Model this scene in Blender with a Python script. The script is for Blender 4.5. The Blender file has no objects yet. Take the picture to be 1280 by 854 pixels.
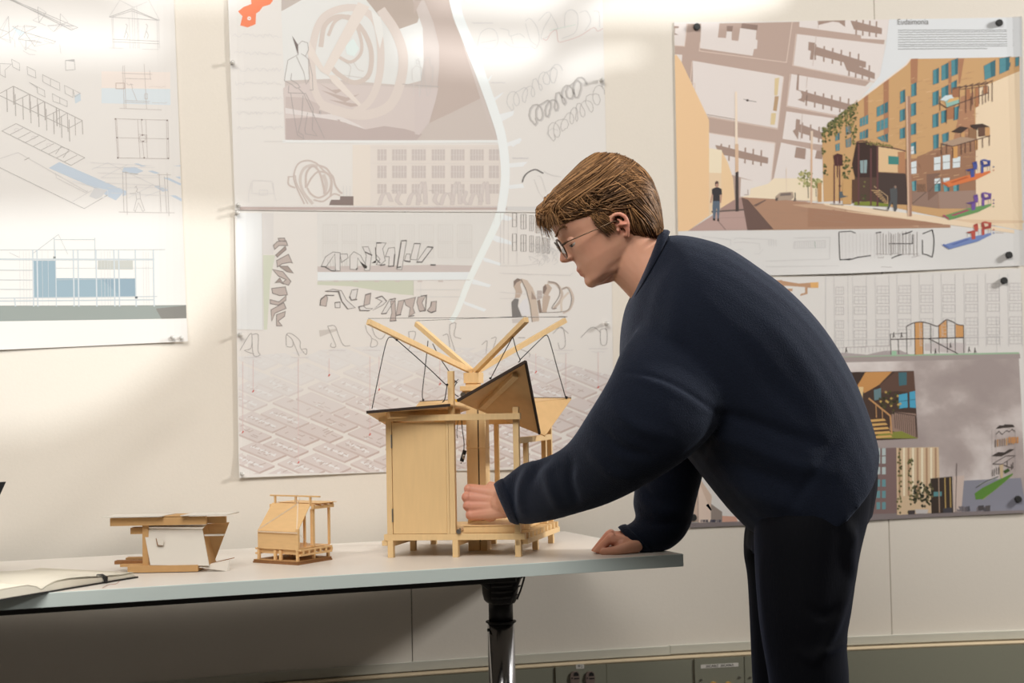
import bpy, bmesh, math, random
import numpy as np
from mathutils import Vector, Matrix
random.seed(7); np.random.seed(7)
SC = bpy.context.scene
COL = SC.collection
# ------------------------------------------------------------------ camera
FPX, YAW, PITCH, ROLL = 1885.8, .3681, -.0384, -.019
CAM = np.array([-1.4074, -2.7139, 1.0561])
cF = np.array([math.sin(YAW)*math.cos(PITCH), math.cos(YAW)*math.cos(PITCH), -math.sin(PITCH)])
_r = np.array([math.cos(YAW), -math.sin(YAW), 0.]); _u = np.cross(_r, cF)
cR = _r*math.cos(ROLL)+_u*math.sin(ROLL); cU = -_r*math.sin(ROLL)+_u*math.cos(ROLL)
cam = bpy.data.cameras.new('camera'); camo = bpy.data.objects.new('camera', cam); COL.objects.link(camo)
cam.sensor_width = 36; cam.lens = FPX*36/1280; cam.clip_start = .05
M = Matrix(((cR[0], cU[0], -cF[0], CAM[0]), (cR[1], cU[1], -cF[1], CAM[1]), (cR[2], cU[2], -cF[2], CAM[2]), (0, 0, 0, 1)))
camo.matrix_world = M
cam.dof.use_dof = True; cam.dof.focus_distance = 2.98; cam.dof.aperture_fstop = 4.0
SC.camera = camo
# ------------------------------------------------------------------ world, lamps, exposure
SC.view_settings.view_transform = 'Standard'; SC.view_settings.look = 'None'
SC.view_settings.gamma = 1; SC.view_settings.use_curve_mapping = False
SC.view_settings.exposure = 0.12
w = bpy.data.worlds.new('room_light'); SC.world = w; w.use_nodes = True
w.node_tree.nodes['Background'].inputs[0].default_value = (1.0, .96, .90, 1)
w.node_tree.nodes['Background'].inputs[1].default_value = .04
def aim(o, loc, to):
    o.location = loc
    o.rotation_euler = (Vector(to)-Vector(loc)).to_track_quat('-Z', 'Y').to_euler()
def area(name, loc, to, sx, sy, power, col):
    l = bpy.data.lights.new(name, 'AREA'); l.shape = 'RECTANGLE'; l.size = sx; l.size_y = sy
    l.energy = power; l.color = col
    o = bpy.data.objects.new(name, l); COL.objects.link(o); aim(o, loc, to); return o
# tall window at the far right: its light rakes along the curved wall
area('window_daylight', (3.35, -1.15, 2.75), (-.25, .3, .95), .35, .45, 122, (1, .97, .93))
# ceiling fixtures over the room
area('ceiling_lamp', (-1.0, -1.3, 3.2), (-.8, -.6, 0), 1.8, 1.0, 32, (1, .94, .86))
# soft fill added high on the camera side to brighten front faces
area('front_fill', (-1.9, -2.0, 3.0), (-.4, .3, .9), 2.0, 1.0, 48, (1, .96, .91))
SPOT = Vector((1.9, -3.9, 3.0))
sl = bpy.data.lights.new('patch_spot', 'SPOT'); sl.energy = 600; sl.color = (.97, 1, 1)  # unseen spot added to throw the light patches through the gobo plate
sl.spot_size = math.radians(50); sl.spot_blend = .1; sl.shadow_soft_size = .020
so = bpy.data.objects.new('patch_spot', sl); COL.objects.link(so); aim(so, SPOT, (-.7, .7, 1.75))
# ------------------------------------------------------------------ geometry helpers
WA, WB, WC = .650, -.127, -.07            # plan of the gently curved wall: y = WA + WB x + WC x^2
def wallY(x): return WA+WB*x+WC*x*x
def ray(px, py):
    d = cF*FPX+cR*(px-640)+cU*(427-py); return d/(d@cF)
def pz(px, py, z): r = ray(px, py); return Vector(CAM+r*(z-CAM[2])/r[2])          # onto a level plane
def pd(px, py, d): return Vector(CAM+ray(px, py)*d)                                # at a depth
def wall(px, py, off=0.):
    r = ray(px, py)
    a = WC*r[0]**2; b = WB*r[0]+2*WC*CAM[0]*r[0]-r[1]; c = WA-off+WB*CAM[0]+WC*CAM[0]**2-CAM[1]
    disc = math.sqrt(b*b-4*a*c); ts = [(-b+disc)/(2*a), (-b-disc)/(2*a)]
    t = min(q for q in ts if q > 0); return Vector(CAM+r*t)
def proj(P):
    d = np.asarray(P)-CAM; z = d@cF
    return np.array([640+FPX*(d@cR)/z, 427-FPX*(d@cU)/z])
def lin(c): return tuple((v/12.92 if v <= .04045 else ((v+.055)/1.055)**2.4) for v in c)
def rgb(r, g, b): return lin((r/255, g/255, b/255))+(1.,)
def mat(name, col, rough=.6, metal=0., bump=0., scale=60., var=0., spec=.5, sheen=0., stretch=(1, 1, 1), sheen_col=None, detail=4):
    m = bpy.data.materials.new(name); m.use_nodes = True; nt = m.node_tree; b = nt.nodes['Principled BSDF']
    b.inputs['Base Color'].default_value = col; b.inputs['Roughness'].default_value = rough
    b.inputs['Metallic'].default_value = metal; b.inputs['Specular IOR Level'].default_value = spec
    if sheen:
        b.inputs['Sheen Weight'].default_value = sheen; b.inputs['Sheen Roughness'].default_value = .45
        if sheen_col: b.inputs['Sheen Tint'].default_value = sheen_col
    if bump or var:
        tc = nt.nodes.new('ShaderNodeTexCoord'); mp = nt.nodes.new('ShaderNodeMapping'); mp.inputs['Scale'].default_value = stretch
        nz = nt.nodes.new('ShaderNodeTexNoise'); nz.inputs['Scale'].default_value = scale; nz.inputs['Detail'].default_value = detail
        nt.links.new(tc.outputs['Object'], mp.inputs['Vector']); nt.links.new(mp.outputs[0], nz.inputs['Vector'])
        if bump:
            bp = nt.nodes.new('ShaderNodeBump'); bp.inputs['Strength'].default_value = bump; bp.inputs['Distance'].default_value = .002
            nt.links.new(nz.outputs['Fac'], bp.inputs['Height']); nt.links.new(bp.outputs[0], b.inputs['Normal'])
        if var:
            mx = nt.nodes.new('ShaderNodeMix'); mx.data_type = 'RGBA'
            mx.inputs[6].default_value = tuple(c*(1-var) for c in col[:3])+(1,)
            mx.inputs[7].default_value = tuple(min(1, c*(1+var)) for c in col[:3])+(1,)
            nt.links.new(nz.outputs['Fac'], mx.inputs[0]); nt.links.new(mx.outputs[2], b.inputs['Base Color'])
    return m
def put(name, bm, m, parent=None, smooth=False, kind=None, label=None):
    me = bpy.data.meshes.new(name); bm.normal_update(); bm.to_mesh(me); bm.free()
    o = bpy.data.objects.new(name, me); COL.objects.link(o)
    for k in (m if isinstance(m, (list, tuple)) else [m]): me.materials.append(k)
    if smooth: me.polygons.foreach_set('use_smooth', [True]*len(me.polygons))
    if parent: o.parent = parent
    if kind: o['kind'] = kind
    if label: o['label'] = label
    return o
def thing(name, label, cat, group=None, loc=None):
    o = bpy.data.objects.new(name, None); COL.objects.link(o); o.empty_display_size = .05
    tag(o, label, cat, group)
    return o
def tag(o, label, cat, group=None):
    o['label'] = label; o['category'] = cat
    if group: o['group'] = group
    return o
def box(bm, p0, ux, uy, uz, bev=0.):
    """box from corner p0 along three edge vectors"""
    p0, ux, uy, uz = map(Vector, (p0, ux, uy, uz))
    vs = [bm.verts.new(p0+ux*i+uy*j+uz*k) for k in (0, 1) for j in (0, 1) for i in (0, 1)]
    fs = [bm.faces.new([vs[i] for i in q]) for q in ((0, 2, 3, 1), (4, 5, 7, 6), (0, 1, 5, 4), (2, 6, 7, 3), (0, 4, 6, 2), (1, 3, 7, 5))]
    if ux.cross(uy).dot(uz) < 0: bmesh.ops.reverse_faces(bm, faces=fs)
    if bev: bmesh.ops.bevel(bm, geom=list({e for f in fs for e in f.edges}), offset=bev, segments=1, affect='EDGES')
    return bm
def prism(bm, pts, d):
    """polygon pts (3D) extruded along d"""
    d = Vector(d); a = [bm.verts.new(Vector(p)) for p in pts]; b = [bm.verts.new(Vector(p)+d) for p in pts]
    n = len(a); fs = [bm.faces.new(a[::-1]), bm.faces.new(b)]
    for i in range(n): fs.append(bm.faces.new((a[i], a[(i+1) % n], b[(i+1) % n], b[i])))
    bmesh.ops.recalc_face_normals(bm, faces=fs); return bm
def rings(bm, R, cap=True):
    vr = [[bm.verts.new(Vector(p)) for p in r] for r in R]; fs = []
    for a, b in zip(vr, vr[1:]):
        n = len(a)
        for i in range(n): fs.append(bm.faces.new((a[i], a[(i+1) % n], b[(i+1) % n], b[i])))
    if cap: fs.append(bm.faces.new(vr[0][::-1])); fs.append(bm.faces.new(vr[-1]))
    bmesh.ops.recalc_face_normals(bm, faces=fs); return fs
def tube(bm, pts, r, n=8, cap=True):
    pts = [Vector(p) for p in pts]; rr = r if isinstance(r, (list, tuple)) else [r]*len(pts)
    R = []; up = None
    for i, p in enumerate(pts):
        t = (pts[min(i+1, len(pts)-1)]-pts[max(i-1, 0)]).normalized()
        if up is None: up = t.orthogonal().normalized()
        up = (up-t*up.dot(t)); up = up.normalized() if up.length > 1e-6 else t.orthogonal().normalized()
        s = t.cross(up)
        R.append([p+(up*math.cos(2*math.pi*k/n)+s*math.sin(2*math.pi*k/n))*rr[i] for k in range(n)])
    rings(bm, R, cap); return bm
def cyl(bm, a, b, r, n=20, r2=None): return tube(bm, [a, b], [r, r if r2 is None else r2], n)
def ball(bm, c, r, sub=2, sc=(1, 1, 1), rot=None):
    m_ = Matrix.Translation(Vector(c)) @ (rot.to_4x4() if rot else Matrix()) @ Matrix.Diagonal((sc[0], sc[1], sc[2], 1))
    bmesh.ops.create_icosphere(bm, subdivisions=sub, radius=r, matrix=m_); return bm
def smooth_pts(pts, n):
    """Catmull-Rom through the points, n samples per span"""
    P = [np.asarray(p, float) for p in pts]; P = [2*P[0]-P[1]]+P+[2*P[-1]-P[-2]]; out = []
    for i in range(1, len(P)-2):
        for k in range(n):
            t = k/n; a, b, c, d = P[i-1:i+3]
            out.append(.5*((2*b)+(-a+c)*t+(2*a-5*b+4*c-d)*t*t+(-a+3*b-3*c+d)*t**3))
    out.append(P[-2]); return out
# ------------------------------------------------------------------ the setting
M_WALL = mat('wall_paint', rgb(228, 221, 210), .55, bump=.08, scale=180, var=.02)
M_TRIM = mat('grey_trim_paint', rgb(196, 196, 186), .5, var=.03, scale=30)
M_FLOOR = mat('grey_floor', rgb(84, 78, 72), .5, var=.15, scale=6)
M_GAP = mat('dark_gap', rgb(30, 27, 24), .9)
M_RACE = mat('grey_green_enamel', rgb(138, 138, 122), .45, bump=.05, scale=240, var=.05)
M_LEDGE = mat('cream_ledge_lit', rgb(206, 188, 158), .6, var=.06, scale=25)  # light falling on the raceway top is put into this cream tone
M_BLACK = mat('black_plastic', rgb(24, 24, 25), .45)
M_STEEL = mat('steel', rgb(170, 168, 164), .3, 1.)
M_WHITE = mat('white_label', rgb(220, 216, 208), .6)
def wall_strip(bm, x0, x1, z0, z1, off0, off1, step=.03):
    """curved slab following the wall between two offsets in front of it"""
    n = max(1, int(math.ceil((x1-x0)/step))); R = []
    for i in range(n+1):
        x = x0+(x1-x0)*i/n; y = wallY(x)
        R.append([(x, y-off0, z0), (x, y-off1, z0), (x, y-off1, z1), (x, y-off0, z1)])
    rings(bm, R); return bm
WX0, WX1, ZT = -2.7, 2.3, .4285
wb = put('wall_back', wall_strip(bmesh.new(), WX0, WX1, 0, 2.9, -.12, -.004), M_GAP, kind='structure')
s1 = wall(515, 780)[0]; s2 = wall(1113, 720)[0]
seams = [WX0, s1-1.22, s1, (s1+s2)/2-.02, s2, s2+.65, WX1]
seams = [WX0, s1-1.22, s1, s2, WX1]
for a, b in zip(seams, seams[1:]):
    put('wall_panel', wall_strip(bmesh.new(), a+.0012, b-.0012, ZT-.02, 2.9, -.004, 0), M_WALL, wb, smooth=False)
put('wall_panel', wall_strip(bmesh.new(), WX0, WX1, 0, .30, -.004, 0), M_WALL, wb)
put('floor', box(bmesh.new(), (-4.2, -4.9, -.05), (7.4, 0, 0), (0, 6., 0), (0, 0, .05)), M_FLOOR, kind='structure')
# rail above the raceway, in two lengths meeting at a joint
tj = wall(836, 812)[0]
tr = put('trim_1', wall_strip(bmesh.new(), WX0, tj-.0008, ZT, ZT+.020, 0, .009), M_TRIM, kind='structure')
put('trim_2', wall_strip(bmesh.new(), tj+.0008, WX1, ZT+.001, ZT+.021, 0, .008), M_TRIM, kind='structure')
# surface raceway with cover plates, sockets and data jacks
rw = thing('wall_raceway', 'grey green metal raceway running along the wall foot with sockets and jacks', 'raceway')
put('raceway_body', wall_strip(bmesh.new(), WX0, WX1, ZT-.16, ZT-.006, 0, .040), M_LEDGE, rw)
put('top_ledge', wall_strip(bmesh.new(), WX0, WX1, ZT-.0055, ZT-.0035, .0, .042), M_LEDGE, rw)
def rx(px): return wall(px, 840, .043)[0]
edges = [WX0, rx(-150), rx(240), rx(693.5), rx(758), rx(867.5), rx(930), rx(990), rx(1180+170), WX1]
for i, (a, b) in enumerate(zip(edges, edges[1:])):
    pl = i in (3, 5, 6)
    p = put('cover_plate', wall_strip(bmesh.new(), a+.0012, b-.0012, ZT-.155, ZT-.008, .040, .0455 if pl else .043), M_RACE, rw)
def onplate(px, py, off=.0456): return wall(px, py, off)
def plate_frame(P):
    t = Vector((1, WB+2*WC*P[0], 0)).normalized(); n = Vector((t[1], -t[0], 0)); return t, n, Vector((0, 0, 1))
M_REC = mat('brown_receptacle', rgb(128, 112, 104), .35)
M_DARK = mat('slot_black', rgb(14, 12, 12), .6)
for px in (718.5, 737.5):
    P = onplate(px, 848); t, n, u = plate_frame(P); bm = bmesh.new()
    pts = [P+t*(.0125*math.cos(a))*(1 if abs(math.cos(a)) < .8 else .95)+u*(max(-.0135, min(.0165, .0185*math.sin(a)))) for a in np.linspace(0, 2*math.pi, 28, endpoint=False)]
    prism(bm, pts, n*.003); rc = put('receptacle', bm, M_REC, rw)
    bm = bmesh.new()
    prism(bm, [P+n*.003+t*a+u*b for a, b in ((-.004, .0055), (.009, .0055), (.0085, .011), (.003, .015), (-.002, .013))], n*.0004)
    prism(bm, [P+n*.003+t*a+u*b for a, b in ((-.003, -.002), (.010, -.002), (.010, .001), (-.003, .001))], n*.0004)
    prism(bm, [P+n*.003+t*(-.0075+.002*math.cos(a))+u*(.001+.002*math.sin(a)) for a in np.linspace(0, 6.28, 10, endpoint=False)], n*.0004)
    put('contact_slots', bm, M_DARK, rc)
def text_mesh(s, size, font_scale=1.):
    cu = bpy.data.curves.new('txt', 'FONT'); cu.body = s; cu.size = size; cu.align_x = 'CENTER'; cu.align_y = 'CENTER'
    o = bpy.data.objects.new('txt', cu); COL.objects.link(o); bpy.context.view_layer.update()
    me = bpy.data.meshes.new_from_object(o.evaluated_get(bpy.context.evaluated_depsgraph_get()))
    V = [v.co.copy() for v in me.vertices]; Fc = [list(p.vertices) for p in me.polygons]
    bpy.data.objects.remove(o); bpy.data.curves.remove(cu); bpy.data.meshes.remove(me); return V, Fc
def flat_text(bm, s, size, P, t, u, sx=1.):
    V, Fc = text_mesh(s, size); vs = [bm.verts.new(P+t*(v.x*sx)+u*v.y) for v in V]
    for f in Fc:
        try: bm.faces.new([vs[i] for i in f])
        except ValueError: pass
def plate_label(px0, px1, py, h, s, size, sx=1.):
    P = onplate((px0+px1)/2, py); t, n, u = plate_frame(P); wv = (onplate(px1, py)-onplate(px0, py)).length
    bm = bmesh.new(); box(bm, P-t*wv/2-u*h/2, t*wv, u*h, n*.0004); lb = put('label_strip', bm, M_WHITE, rw)
    bm = bmesh.new(); flat_text(bm, s, size, P+n*.0007, t, u, sx); put('lettering', bm, M_DARK, lb)
plate_label(720, 730, 833.4, .0105, 'PP 3', .0085, .72)
plate_label(876, 923, 832.3, .0090, '30CA062  30CA06A', .0080, 1.05)
M_JACK = mat('yellow_jack', rgb(214, 170, 90), .4)
for px in (891.5, 910):
    P = onplate(px, 857); t, n, u = plate_frame(P); bm = bmesh.new(); cyl(bm, P, P+n*.004, .0095, 20); put('data_jack', bm, M_JACK, rw)
for px, py in ((876.5, 850), (924.5, 847), (938, 847), (698, 862), (754, 860)):
    P = onplate(px, py); t, n, u = plate_frame(P); bm = bmesh.new(); cyl(bm, P, P+n*.0015, .0028, 10); put('screw', bm, M_STEEL, rw)
# unseen gobo plate added before the spot lamp; its holes shape the wall patches
def beam_poly(pxs):
    return [wall(x, y) for x, y in pxs]
GD = (Vector((-.75, .7, 1.7))-SPOT).normalized(); GC = SPOT+GD*1.7
gx = GD.cross(Vector((0, 0, 1))).normalized(); gy = gx.cross(GD)
def togobo(P):
    d = P-SPOT; t = 1.7/d.dot(GD); q = SPOT+d*t-GC; return (q.dot(gx), q.dot(gy))
HOLES = [
    [(-260, 24), (60, 24), (150, 30), (196, 26), (206, 52), (188, 70), (120, 74), (40, 72), (-260, 70)],
    [(120, -40), (225, -40), (290, -60), (330, -60), (330, -10), (292, 6), (222, 6), (198, 12), (160, 4)],
    [(-260, 268), (60, 262), (150, 258), (232, 262), (300, 268), (316, 300), (300, 345), (262, 400), (205, 462), (140, 510), (60, 540), (-260, 560)],
    [(500, 38), (560, 44), (640, 48), (676, 46), (690, 60), (668, 82), (630, 92), (560, 86), (500, 70)],
    [(540, -60), (770, -60), (716, -6), (672, 20), (600, 14), (530, 8)],
    [(792, -60), (1010, -60), (980, 4), (930, 20), (850, 30), (770, 28), (712, 30), (742, 4)],
    [(694, 88), (720, 72), (760, 62), (800, 60), (806, 74), (760, 80), (716, 98), (684, 104)],
]
bm = bmesh.new(); loops = [[(-1.05, -1.05), (1.05, -1.05), (1.05, 1.05), (-1.05, 1.05)]]
for h in HOLES: loops.append([togobo(P) for P in beam_poly(h)])
es = []
for lp in loops:
    vs = [bm.verts.new(GC+gx*a+gy*b) for a, b in lp]
    es += [bm.edges.new((vs[i], vs[(i+1) % len(vs)])) for i in range(len(vs))]
bmesh.ops.triangle_fill(bm, use_beauty=True, use_dissolve=False, edges=es)
wo = put('gobo_plate', bm, M_TRIM, kind='structure')
sm = wo.modifiers.new('s', 'SOLIDIFY'); sm.thickness = .012; sm.offset = 0
# ------------------------------------------------------------------ table
TZ = .74
M_TOP = mat('white_laminate', rgb(228, 222, 214), .38, var=.015, scale=12)
M_EDGE = mat('pale_teal_edge_band', rgb(218, 231, 228), .4, var=.03, scale=20)
M_CHROME = mat('chrome', rgb(150, 150, 152), .16, 1., bump=.03, scale=14)
M_UNDER = mat('dark_underside', rgb(60, 54, 48), .7)
tb = thing('flip_top_table', 'long white laminate table with pale teal edge on a chrome leg', 'table')
TL = -1.85
bm = bmesh.new(); box(bm, (TL, .002, TZ-.0235), (-TL-.002, 0, 0), (0, .606, 0), (0, 0, .0235)); put('tabletop', bm, M_TOP, tb)
bm = bmesh.new()
def rrect(x0, x1, y0, y1, r, n=5):
    out = []
    for cx, cy, a0 in ((x1-r, y0+r, -90), (x1-r, y1-r, 0), (x0+r, y1-r, 90), (x0+r, y0+r, 180)):
        for k in range(n+1):
            a = math.radians(a0+90*k/n); out.append((cx+r*math.cos(a), cy+r*math.sin(a)))
    return out
o_ = rrect(TL-.001, 0, 0, .61, .004); i_ = rrect(TL, -.0018, .0018, .6082, .003)
def loopz(q, z): return [Vector((x, y, z)) for x, y in q]
rings(bm, [loopz(i_, TZ-.001), loopz(i_, TZ), loopz(rrect(TL, -.0008, .0008, .6092, .0035), TZ), loopz(o_, TZ-.0008), loopz(o_, TZ-.0245), loopz(i_, TZ-.0250), loopz(i_, TZ-.024)], cap=False)
put('edge_band', bm, M_EDGE, tb)
yl = .30
Pl = None
for k in range(400):                                  # find the leg's x on the table's centre line
    x = -1.2+k*.003
    if proj((x, yl, .56))[0] > 626.5: Pl = x; break
bm = bmesh.new(); box(bm, (TL+.1, .10, TZ-.047), (Pl-.14-TL, 0, 0), (0, .035, 0), (0, 0, .0225), .002); put('support_beam', bm, M_BLACK, tb)
bm = bmesh.new(); box(bm, (TL+.1, .48, TZ-.047), (Pl-.14-TL, 0, 0), (0, .035, 0), (0, 0, .0225), .002); put('support_beam', bm, M_BLACK, tb)
def leg(x, vis):
    lg = put('leg_column', cyl(bmesh.new(), (x, yl, .09), (x, yl, .585), .0285, 32), M_CHROME, tb, True)
    for p in lg.data.polygons:
        if len(p.vertices) > 4: p.use_smooth = False
    put('collar', tube(bmesh.new(), [(x, yl, .583), (x, yl, .5855), (x, yl, .588), (x, yl, .5885)], [.028, .0325, .0325, .028], 28), M_BLACK, lg, True)
    put('sleeve', cyl(bmesh.new(), (x, yl, .585), (x, yl, .64), .0258, 28), M_BLACK, tb, True)
    hd = thing_part('flip_bracket', tb)
    # curved tilt housing: bulging shell with ribs
    R = []
    for z, xl, xr, hy in ((.626, -.027, .028, .028), (.632, -.033, .031, .033), (.645, -.036, .033, .036), (.664, -.037, .037, .038), (.678, -.044, .043, .040), (.690, -.060, .046, .043), (.7155, -.070, .045, .045)):
        cx = (xl+xr)/2; rx_ = (xr-xl)/2
        R.append([(x+cx+rx_*sgnpow(math.cos(a), .7), yl+hy*sgnpow(math.sin(a), .7), z) for a in np.linspace(0, 2*math.pi, 28, endpoint=False)])
    bm = bmesh.new(); rings(bm, R); put('housing', bm, M_BLACK, hd, True)
    bm = bmesh.new()
    for z in (.630, .642, .654, .666):
        tube(bm, [(x-.034+.0*z, yl-.039, z), (x-.012, yl-.0415, z-.001), (x+.012, yl-.0405, z)], .0022, 6)
    tube(bm, smooth_pts([(x+.006, yl-.041, .63), (x+.02, yl-.043, .66), (x+.027, yl-.0455, .69), (x+.022, yl-.047, .714)], 4), .002, 6)
    tube(bm, smooth_pts([(x+.024, yl-.034, .635), (x+.034, yl-.036, .66), (x+.041, yl-.04, .69), (x+.038, yl-.042, .714)], 4), .002, 6)
    for a, z in ((.010, .642), (.016, .66), (.022, .678), (.025, .697)): tube(bm, [(x+a, yl-.043, z), (x+a+.015, yl-.037, z+.004)], .0018, 6)
    put('rib', bm, M_DARKPL, hd, True)
    bm = bmesh.new(); ball(bm, (x-.028, yl-.046, .678), .006, 2, (1.3, .6, .6)); put('latch', bm, M_STEEL, hd, True)
    bm = bmesh.new(); tube(bm, [(x-.098, yl-.03, .7155), (x-.038, yl-.035, .664)], .0065, 8); put('brace', bm, M_BLACK, tb)
    bm = bmesh.new(); tube(bm, smooth_pts([(x, yl-.29, .035), (x, yl-.12, .07), (x, yl, .085), (x, yl+.12, .07), (x, yl+.26, .035)], 4), [.02]*17, 10); put('foot', bm, M_CHROME, tb, True)
    for yy in (-.285, .255):
        bm = bmesh.new(); cyl(bm, (x-.013, yl+yy, .026), (x+.013, yl+yy, .026), .026, 18); put('caster', bm, M_BLACK, tb)
    bm = bmesh.new(); cyl(bm, (x-.0285, yl-.004, .571), (x-.032, yl-.004, .571), .0035, 10); put('hole_plug', bm, M_BLACK, tb)
def thing_part(name, parent):
    o = bpy.data.objects.new(name, None); COL.objects.link(o); o.empty_display_size = .02; o.parent = parent; return o
def sgnpow(v, p): return math.copysign(abs(v)**p, v)
M_DARKPL = mat('dark_grey_plastic', rgb(70, 70, 70), .4)
leg(Pl, True); leg(TL+.24, False)
# ------------------------------------------------------------------ open sketchbook
M_PAGE = mat('cream_paper', rgb(236, 230, 214), .8, bump=.03, scale=90)
M_COVER = mat('black_cover', rgb(28, 27, 27), .5, bump=.1, scale=300)
nb = thing('open_sketchbook', 'open cream-paged sketchbook with black covers at the left front edge of the table', 'notebook')
G0 = pz(52, 738, TZ+.006); Rn = pz(168, 719, TZ+.006)
ex = (Rn-G0); ex.z = 0; wpg = ex.length; ex.normalize(); ey = Vector((-ex.y, ex.x, 0)); ez = Vector((0, 0, 1))
G0.z = TZ; hpg = .235
def page(bm, side, z0, prof, wd, h0, h1, thick):
    R = []
    for s, zz in prof:
        p = G0+ex*(side*s*wd); R.append([p+ey*h0+ez*(z0+zz-thick*1), p+ey*h1+ez*(z0+zz-thick), p+ey*h1+ez*(z0+zz), p+ey*h0+ez*(z0+zz)])
    rings(bm, R)
profR = [(0, .004), (.06, .011), (.15, .016), (.28, .0165), (.45, .0135), (.65, .009), (.85, .0065), (1, .0075)]
profL = [(0, .004), (.05, .012), (.14, .0185), (.3, .0185), (.55, .016), (.8, .0135), (1, .012)]
for nm, side, pf in (('cover', 1, [(0, 0), (1.03, 0)]), ('cover', -1, [(0, 0), (1.03, 0)])):
    bm = bmesh.new(); page(bm, side, .0028, pf, wpg, -.003, hpg+.003, .0026); put(nm, bm, M_COVER, nb)
bm = bmesh.new()
for side, pf in ((1, profR), (-1, profL)):
    R = []
    for s, zz in pf:
        p = G0+ex*(side*s*wpg); R.append([p+ez*.003, p+ey*hpg+ez*.003, p+ey*hpg+ez*(.003+zz*.8), p+ez*(.003+zz*.8)])
    rings(bm, R)
put('page_block', bm, M_PAGE, nb, False)
for side, pf, dz in ((1, profR, .0012), (-1, profL, .0012), (1, [(s, z+.004*s*(1-s)*2) for s, z in profR], .002)):
    bm = bmesh.new(); page(bm, side, .003, [(s, z*.8+dz) for s, z in pf], wpg, .0, hpg, .0003); put('page', bm, M_PAGE, nb, True)
bm = bmesh.new(); p = G0+ex*(.655*wpg); tube(bm, [p+ey*-.0045+ez*.002, p+ey*-.004+ez*.010, p+ey*.004+ez*.0125, p+ey*.016+ez*.0128], [.0035, .0045, .0045, .003], 8); put('elastic_band', bm, M_COVER, nb)
M_PINK = mat('faded_red_thread', rgb(190, 150, 140), .8)
bm = bmesh.new(); tube(bm, smooth_pts([pz(128, 735, TZ+.0006), pz(136, 731, TZ+.0006), pz(145, 730, TZ+.0006), pz(149, 726, TZ+.0006), pz(140, 727, TZ+.0006)], 5), .0005, 5); put('page_marker', bm, M_PINK, nb)
# ------------------------------------------------------------------ laptop, mostly out of frame
M_LAP = mat('dark_grey_metal', rgb(58, 60, 64), .4, .6)
lp = thing('laptop', 'dark grey laptop lid corner at the far left end of the table', 'laptop')
c = pd(6.5, 602.5, 2.9)
hd = Vector((-.93, -.30, 0)).normalized(); dn = (pd(-7, 632, 2.88)-c).normalized(); k_ = (TZ+.02-c.z)/dn.z
bm = bmesh.new(); nl = hd.cross(dn).normalized(); box(bm, c, hd*.33, dn*k_, nl*.006, .001); put('lid', bm, M_LAP, lp)
hin = c+dn*k_; hin.z = TZ+.004
fw = Vector((nl.x, nl.y, 0)).normalized()
bm = bmesh.new(); box(bm, hin+ez*-.004, hd*.33, fw*.2 if fw.y > 0 else -fw*.2, (0, 0, .016), .002); put('base', bm, M_LAP, lp)
# ------------------------------------------------------------------ big pavilion model
def wood(name, c, sc=14, st=(1, 1, 8), var=.09): return mat(name, c, .55, bump=.04, scale=sc, var=var, stretch=st, spec=.3)
M_STICK = wood('basswood_stick', rgb(234, 201, 150), 30, (6, 6, 1))
M_PLY = wood('birch_plywood', rgb(236, 201, 148), 26, (5, 5, .6), .06)
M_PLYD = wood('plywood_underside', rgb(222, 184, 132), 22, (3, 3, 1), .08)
M_FELT = mat('dark_edge_felt', rgb(52, 38, 30), .8)
M_CORD = mat('black_cord', rgb(22, 20, 20), .7)
a1, a2 = math.radians(28), math.radians(36)
mx = Vector((math.cos(a1), -math.sin(a1), 0)); my = Vector((math.sin(a2), math.cos(a2), 0)); mz = Vector((0, 0, 1))
W_, D_ = .272, .28
FR = pz(652, 696, TZ); FL_ = FR-mx*W_; FL_.z = TZ
def L(u, v, w): return FL_+mx*u+my*v+mz*w
pv = thing('pavilion_model', 'large wooden pavilion model with raised arms and tilted folding roof panels', 'model')
def stick(name, u0, u1, v0, v1, w0, w1, m=None, par=None):
    return put(name, box(bmesh.new(), L(u0, v0, w0), mx*(u1-u0), my*(v1-v0), mz*(w1-w0), .0004), m or M_STICK, par or pv)
S = .0115; h = S/2
for u in (h, .139, W_-h):
    for v in (0, .14, .28):
        if v == .14 and u == .139: continue
        stick('foot', u-h, u+h, v-h, v+h, 0, .0225 if v else .0345)
for v in (0, .28): stick('deck_beam', -.007, W_+.009, v-h, v+h, .0345, .047)
for u in (h, .139, W_-h): stick('under_joist', u-h+.001, u+h-.001, -h if u > .2 else .006, .286, .0225, .0342)
stick('under_joist', -.012, -.001, -.004, .286, .0240, .0344)
stick('side_beam', W_+.0005, W_+.0115, h+.001, .290, .0245, .0355)
for k in range(9): stick('joist', .002, W_+.011, .018+k*.0315, .018+k*.0315+.010, .0357, .0472)
stick('floor_board', .006, .135, .008, .274, .0473, .0495, M_PLY)
pf_ = stick('floor_platform', .152, W_-.016, .010, .27, .0473, .0610, M_PLY)
stick('platform_top', .150, W_-.014, .008, .272, .0612, .0632, M_PLY)
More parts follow.
